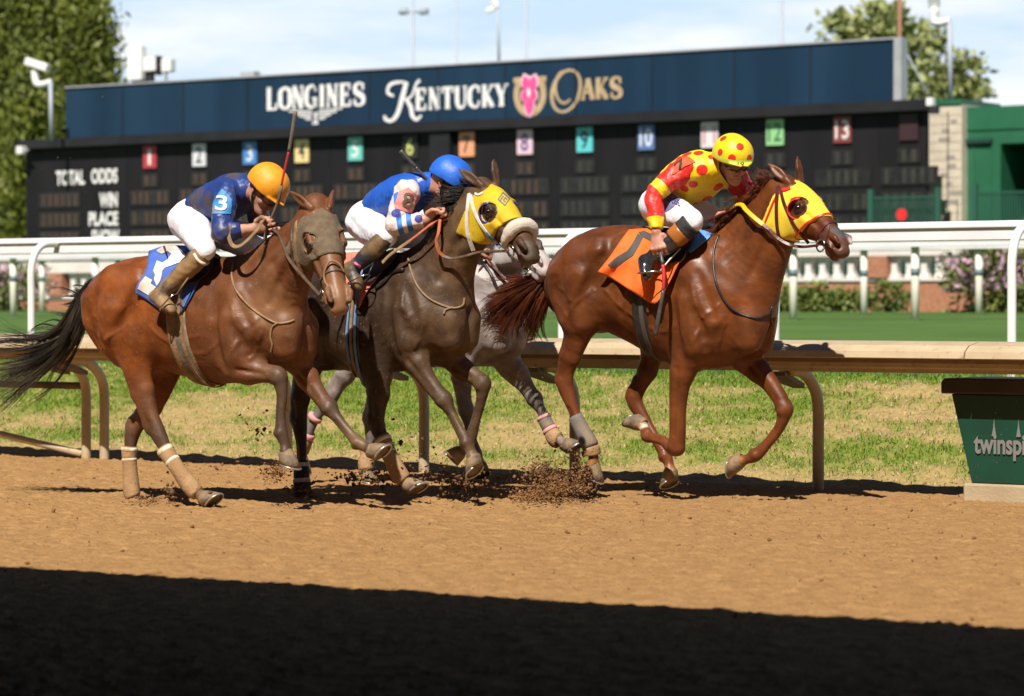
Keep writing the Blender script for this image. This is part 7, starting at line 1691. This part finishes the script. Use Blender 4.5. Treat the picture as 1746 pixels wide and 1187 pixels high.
sl[0].data.materials[0] = mat('sleeve_banded', (0.74, 0.66, 0.64), (0.6, 0.47, 0.42), 9, .6, .12, 60, paint=pt_)
bs_ = merged_bvh(sl[1:], J2['silks'][1:])
M['patch_pink'] = mat('patch_pink', (0.68, 0.23, 0.22), (0.58, 0.2, 0.18), 12, .7)
M['num_dark'] = mat('num_dark', (0.11, 0.09, 0.06), None, rough=.8)
poly_decal('arm_patch', bs_, H, [(672, 352), (681, 327), (696, 320), (712, 335), (702, 365), (676, 356)], M['patch_pink'], J2['root'], .004)
text_decal('number', bs_, H, '8', (695, 342), (17, 2), (3, -25), M['num_dark'], J2['root'], .009, .05)
tube_px('boot_band', bvh_of(*J2['boot_n'][1:]), H, [(601, 440), (606, 449), (614, 455)], .008, mat('band_pink', (0.75, 0.16, 0.35), None, rough=.6), J2['root'], .002)
saddle(D, [[(630, 430), (650, 430), (680, 432)], [(622, 448), (642, 452), (668, 448)], [(616, 476), (630, 482), (646, 468)]])
M['whip_black'] = mat('whip_black', (0.035, 0.033, 0.032), (0.08, 0.075, 0.07), 25, .4)
gp = project(J2['grip_n'][0]); wg = (J2['grip_n'][0] - H.A) @ H.l
whip('black and orange whip held across the back of the jockey in royal blue', H, [(683, 257, .14), (706, 282, .10), (730, 308, .05), (751, 331, .01), (762, 343, -.02), (776, 358, -.05)],
     [('popper', 0, .22, (.013, .011), M['whip_black']), ('shaft', .22, .52, (.009, .008), M['whip_black']), ('handle', .52, .78, (.010, .010), M['rubber_orange']), ('grip', .78, 1.0, (.009, .011), M['whip_black'])])
bp_ = D['hd'](.462, .075, -.142); hx_ = project(bp_); wb = (bp_ - H.A) @ H.l
flat_strap('rein', H, [(gp[0], gp[1], wg), (748, 395, .20), (744, 412, .21), (748, 428, .20), (756, 437, .18)], .020, M['rubber_orange'], D['root'])
flat_strap('rein', H, [(756, 437, .18), (772, 441, .17), (796, 436, .16), (820, 430, .14), (hx_[0], hx_[1], wb)], .018, M['leather'], D['root'])
flat_strap('rein', H, [(gp[0] - 4, gp[1] + 6, wg), (736, 382, .2), (718, 396, .22), (700, 410, .235)], .018, M['rubber_orange'], D['root'])
flat_strap('rein', H, [(700, 410, .235), (680, 424, .25), (664, 436, .26), (652, 448, .27)], .024, M['leather_tan'], D['root'])

# ---- rider of the chestnut
H = HD['chestnut']['H']; D = HD['chestnut']
M['tmp_yellow'] = mat('silk_yellow', (0.82, 0.62, 0.01), (0.76, 0.52, 0.01), 6, .45, .15, 60)
M['tmp_red'] = mat('silk_red', (0.72, 0.03, 0.02), (0.6, 0.025, 0.015), 6, .45, .15, 60)
J3 = jockey('person', 'jockey in yellow silks with red spots and a yellow spotted cap, whip hanging down', H, dict(horse='chestnut', pelvis=(1128, 350), waist=(1146, 328), chest=(1176, 308), upper=(1202, 293), neck=(1224, 284), tw=.06, head=(1249, 274, .09), torso_r=1.06,
    n_shoulder=(1165, 287, .18), n_elbow=(1116, 332, .30), n_wrist=(1119, 396, .35), n_hand=(1123, 428, .37), f_shoulder=(1258, 304, -.15), f_elbow=(1280, 346, -.20), f_wrist=(1254, 362, -.06), f_hand=(1238, 364, -.03),
    n_hip=(1134, 354, .11), n_knee=(1183, 378, .26), n_ankle=(1106, 444, .335), n_toe=(1102, 474, .38), f_knee=(1222, 374, -.18), f_ankle=(1192, 446, -.31), f_toe=(1196, 474, -.34), cuff=.93, boot_top=.13, leather_top=(1160, 424), palm_n=(-.1, .6, .3), wid_n=(.9, -.3, .0), palm_f=(0, 0, -1)),
    dict(skin=M['skin'], silks=M['tmp_yellow'], sleeve=M['tmp_red'], breeches=M['breeches'], boot=M['boot_black'], strap=M['webbing_white']), (.36, -.86, -.36), (.08, -.32, .94), None, M['tmp_yellow'])
rb = relbase(J3['root']); red = (0.66, 0.028, 0.018)
bsil = bvh_of(*J3['silks'][1:]); pt_ = []
for px, py, r in ((1171, 263, .030), (1191, 261, .030), (1197, 290, .033), (1225, 320, .033), (1206, 340, .032), (1186, 347, .030), (1182, 315, .028), (1167, 322, .026), (1243, 336, .026), (1213, 268, .02), (1150, 281, .03), (1140, 300, .028)): 
    p, n = hit(bsil, H, px, py); pt_.append(('dot', p - rb, r, red))
for p in (J3['silks'][1][::max(1, len(J3['silks'][1]) // 9)]):
    if (p - H.A) @ H.l < -.02: pt_.append(('dot', p - rb, .03, red))
J3['silks'][0].data.materials[0] = mat('silk_spotted', (0.82, 0.62, 0.01), (0.76, 0.52, 0.01), 6, .45, .15, 60, paint=pt_)
yl = (0.80, 0.58, 0.012)
for key, s0, e0, w0 in (('sleeve_n', H.pt(1165, 287, .18), H.pt(1116, 332, .30), H.pt(1119, 393, .34)), ('sleeve_f', H.pt(1258, 304, -.15), H.pt(1280, 346, -.20), H.pt(1254, 362, -.06))):
    d1 = nrm(e0 - s0); d2 = nrm(w0 - e0); L1, L2 = np.linalg.norm(e0 - s0), np.linalg.norm(w0 - e0); b1 = (s0 - rb) @ d1; b2 = (e0 - rb) @ d2
    J3[key][0].data.materials[0] = mat('silk_sleeve', (0.72, 0.03, 0.02), (0.6, 0.025, 0.015), 6, .45, .15, 60, paint=[('slab', d1, b1 + L1 * .68, b1 + L1 * .92, yl, s0 * .25 + e0 * .75 - rb, .14), ('slab', d2, b2 + L2 * .66, b2 + L2 * 1.1, yl, w0 - rb, .14)])
bhel = bvh_of(*J3['helmet'][1:]); pt_ = []
for px, py, r in ((1233, 236, .022), (1262, 250, .023), (1227.5, 260, .021), (1248, 270, .023), (1278, 270, .022)): p, n = hit(bhel, H, px, py); pt_.append(('dot', p - rb, r, red))
u_ = J3['B'][:, 2]; z0 = (J3['hc'] - rb) @ u_
pt_ += [('slab', u_, z0 + .026, z0 + .042, (0.50, 0.72, 0.10)), ('slab', u_, z0 - .2, z0 + .0125, (0.62, 0.05, 0.03))]
J3['helmet'][0].data.materials[0] = mat('cap_spotted', (0.82, 0.62, 0.01), (0.76, 0.54, 0.01), 6, .45, .08, 60, paint=pt_)
pn_ = project(J3['hd'](.125, .02, .036)); M['ink'] = mat('ink', (0.02, 0.02, 0.02), None, rough=.7)
text_decal('number', bhel, H, '10', (1263, 279), (11, -.3), (.3, -5), M['ink'], J3['root'], .003, .02)
bs_ = merged_bvh(J3['sleeve_n'][1:], J3['silks'][1:])
M['patch_orange'] = mat('patch_orange', (0.66, 0.09, 0.02), None, rough=.7)
poly_decal('arm_patch', bs_, H, [(1186, 277), (1176, 268), (1164, 269), (1150, 286), (1145, 299), (1152, 296), (1166, 285)], M['patch_orange'], J3['root'], .006)
text_decal('number', bs_, H, '7', (1160, 281), (15, -12), (-7, -9), M['ink'], J3['root'], .009, .05)
bbr = bvh_of(*J3['breeches'][1:]); M['print_navy'] = mat('print_navy', (0.03, 0.035, 0.10), None, rough=.7)
poly_decal('breeches_panel', bbr, H, [(1130, 338), (1146, 330), (1160, 340), (1150, 352), (1136, 362), (1130, 356)], mat('panel_lilac', (0.16, 0.16, 0.33), None, rough=.7), J3['root'], .003)
text_decal('lettering', bbr, H, 'OLBE', (1148, 343), (22, 9), (-3, -11), M['print_navy'], J3['root'], .006, .04)
kn, an = H.pt(1183, 378, .26), H.pt(1106, 444, .335)
for kn, an in ((kn, an), (H.pt(1222, 374, -.18), H.pt(1192, 446, -.31))):
    d = nrm(an - kn)
    garment('knee_guard', H, [(np.array([kn + d * .015, kn + d * .045, kn + d * .085]), np.array([.067, .068, .066]), np.array([.064, .065, .063]), H.l)], M['black_fabric'], J3['root'], wr=(.003, 80, 4), cuts=[(kn + d * .02, -d), (kn + d * .085, d)])
    garment('boot_cuff', H, [(np.array([kn + d * .06, kn + d * .11, kn + d * .16]), np.array([.062, .064, .062]), np.array([.059, .061, .059]), H.l)], M['boot_brown'], J3['root'], wr=(.0015, 60, 4), cuts=[(kn + d * .082, -d), (kn + d * .155, d)])
saddle(D, [[(1128, 388), (1155, 390), (1186, 393)], [(1118, 410), (1148, 416), (1178, 420)], [(1108, 440), (1132, 450), (1160, 446)]])
gp = project(J3['grip_n'][0]); wg = (J3['grip_n'][0] - H.A) @ H.l
whip('black whip with a red middle hanging beside the orange saddle cloth', H, [(1117, 572, .40), (1124, 535, .40), (1130, 500, .39), (1132, 470, .385), (1129, 445, .375), (gp[0], gp[1], wg), (gp[0] - 3, gp[1] - 16, wg)],
     [('popper', 0, .36, (.014, .011), M['whip_black']), ('shaft', .36, .62, (.011, .011), M['whip_red']), ('grip', .62, 1.0, (.011, .012), M['whip_black'])])
bp_ = D['hd'](.462, .075, -.142); hx_ = project(bp_); wb = (bp_ - H.A) @ H.l; fx = project(J3['grip_f'][0]); fw_ = (J3['grip_f'][0] - H.A) @ H.l
flat_strap('rein', H, [(fx[0] + 4, fx[1], fw_), (1252, 352, .06), (1264, 349, .11), (1272, 358, .15), (1286, 371, .17), (1301, 383, .17)], .026, M['rubber_yellow'], D['root'])
flat_strap('rein', H, [(1301, 383, .17), (1312, 392, .165), (1326, 406, .155), (1345, 417, .14), (1368, 421, .12), (hx_[0], hx_[1], wb)], .020, M['leather_red'], D['root'])
bp_ = D['hd'](.462, -.075, -.142); hx_ = project(bp_)
flat_strap('rein', H, [(fx[0], fx[1], fw_), (1290, 352, -.16), (1330, 380, -.14), (hx_[0], hx_[1], (bp_ - H.A) @ H.l)], .02, M['leather_red'], D['root'])

# ---- rider of the grey, almost hidden behind the dark horse
H = HD['grey']['H']; D = HD['grey']
J4 = jockey('person', 'jockey in white silks almost hidden behind the dark brown horse', H, dict(horse='grey', pelvis=(700, 400), waist=(722, 378), chest=(752, 366), upper=(772, 356), neck=(790, 350), tw=.0, head=(815, 346, .0),
    n_shoulder=(764, 360, .16), n_elbow=(762, 410, .22), n_wrist=(806, 430, .12), n_hand=(826, 428, .09), f_shoulder=(802, 360, -.13), f_elbow=(808, 412, -.18), f_wrist=(828, 418, -.04), f_hand=(842, 416, -.02),
    n_hip=(704, 410, .11), n_knee=(728, 424, .25), n_ankle=(676, 480, .325), n_toe=(686, 512, .35), cuff=.92, boot_top=.0, leather_top=(720, 460)),
    dict(skin=M['skin'], silks=M['breeches'], sleeve=M['breeches'], breeches=M['breeches'], boot=M['boot_black']), (.80, -.25, -.55), (.48, -.15, .86), None, M['black_plastic'])
gp = project(J4['grip_n'][0]); bp_ = D['hd'](.462, .075, -.142); hx_ = project(bp_)
flat_strap('rein', H, [(gp[0], gp[1], (J4['grip_n'][0] - H.A) @ H.l), (842, 455, .14), (870, 478, .14), (hx_[0], hx_[1], (bp_ - H.A) @ H.l)], .016, M['leather_red'], D['root'])
# ------------------------------------------------------------------ dirt thrown up by the hooves
def spray(name, boxes, m, seed, rmin, rmax, pw=3.0):
    r = np.random.default_rng(seed); P = []; R_ = []
    for (cx, cy, sx, sy, Y, sY, n, up) in boxes:
        for _ in range(n):
            a = r.uniform(0, 2 * math.pi); q = abs(r.standard_normal()) ** .8; px = cx + math.cos(a) * q * sx; py = cy + math.sin(a) * q * sy - up * r.uniform(0, 1) ** 3
            d = ray(px, py); p = CAMP + d * ((Y + r.standard_normal() * sY) / d[1])
            if p[2] < .004: p = p + UP * (.004 - p[2])
            P.append(p); R_.append(rmin + (rmax - rmin) * r.uniform(0, 1) ** pw)
    return lumps(name, np.array(P), np.array(R_), m, seed + 1)
spray('flying_dirt', [(945, 838, 34, 14, 16.6, .25, 1500, 26), (990, 826, 18, 18, 16.7, .2, 800, 50), (905, 846, 26, 9, 16.5, .25, 800, 5), (905, 800, 26, 12, 16.8, .25, 150, 10), (935, 812, 50, 24, 16.6, .3, 320, 40), (720, 800, 60, 22, 16.8, .3, 160, 40), (640, 818, 45, 9, 16.9, .3, 260, 20), (470, 808, 18, 12, 16.3, .2, 420, 12), (515, 838, 18, 8, 16.9, .2, 160, 10), (250, 856, 26, 8, 16.4, .2, 260, 6)], M['clod'], 71, .0018, .010, 3.5)
spray('flying_dark_dirt', [(790, 828, 34, 13, 16.8, .25, 330, 22), (925, 806, 20, 14, 16.7, .25, 190, 14), (690, 822, 50, 10, 16.9, .3, 150, 14), (985, 818, 12, 20, 16.7, .2, 120, 20), (600, 815, 40, 10, 17, .3, 70, 10), (440, 735, 20, 25, 16.6, .4, 30, 15), (660, 770, 40, 30, 17, .4, 40, 20), (290, 842, 10, 14, 16.3, .1, 90, 8), (520, 850, 12, 6, 16.9, .15, 60, 4), (330, 810, 60, 20, 16.3, .4, 26, 20)], M['dark_clod'], 73, .003, .016, 2.5)
spray('dust_specks', [(700, 640, 420, 140, 16.5, .6, 150, 60), (180, 640, 60, 40, 16.2, .3, 60, 30), (130, 600, 30, 12, 17, .3, 110, 5), (940, 815, 60, 30, 16.6, .3, 900, 30), (700, 800, 90, 26, 16.9, .3, 500, 30), (470, 800, 26, 20, 16.3, .2, 400, 20), (150, 330, 100, 90, 15, .6, 35, 10), (1690, 740, 40, 60, 16, .4, 40, 20)], M['clod'], 75, .0012, .0032, 2.0)
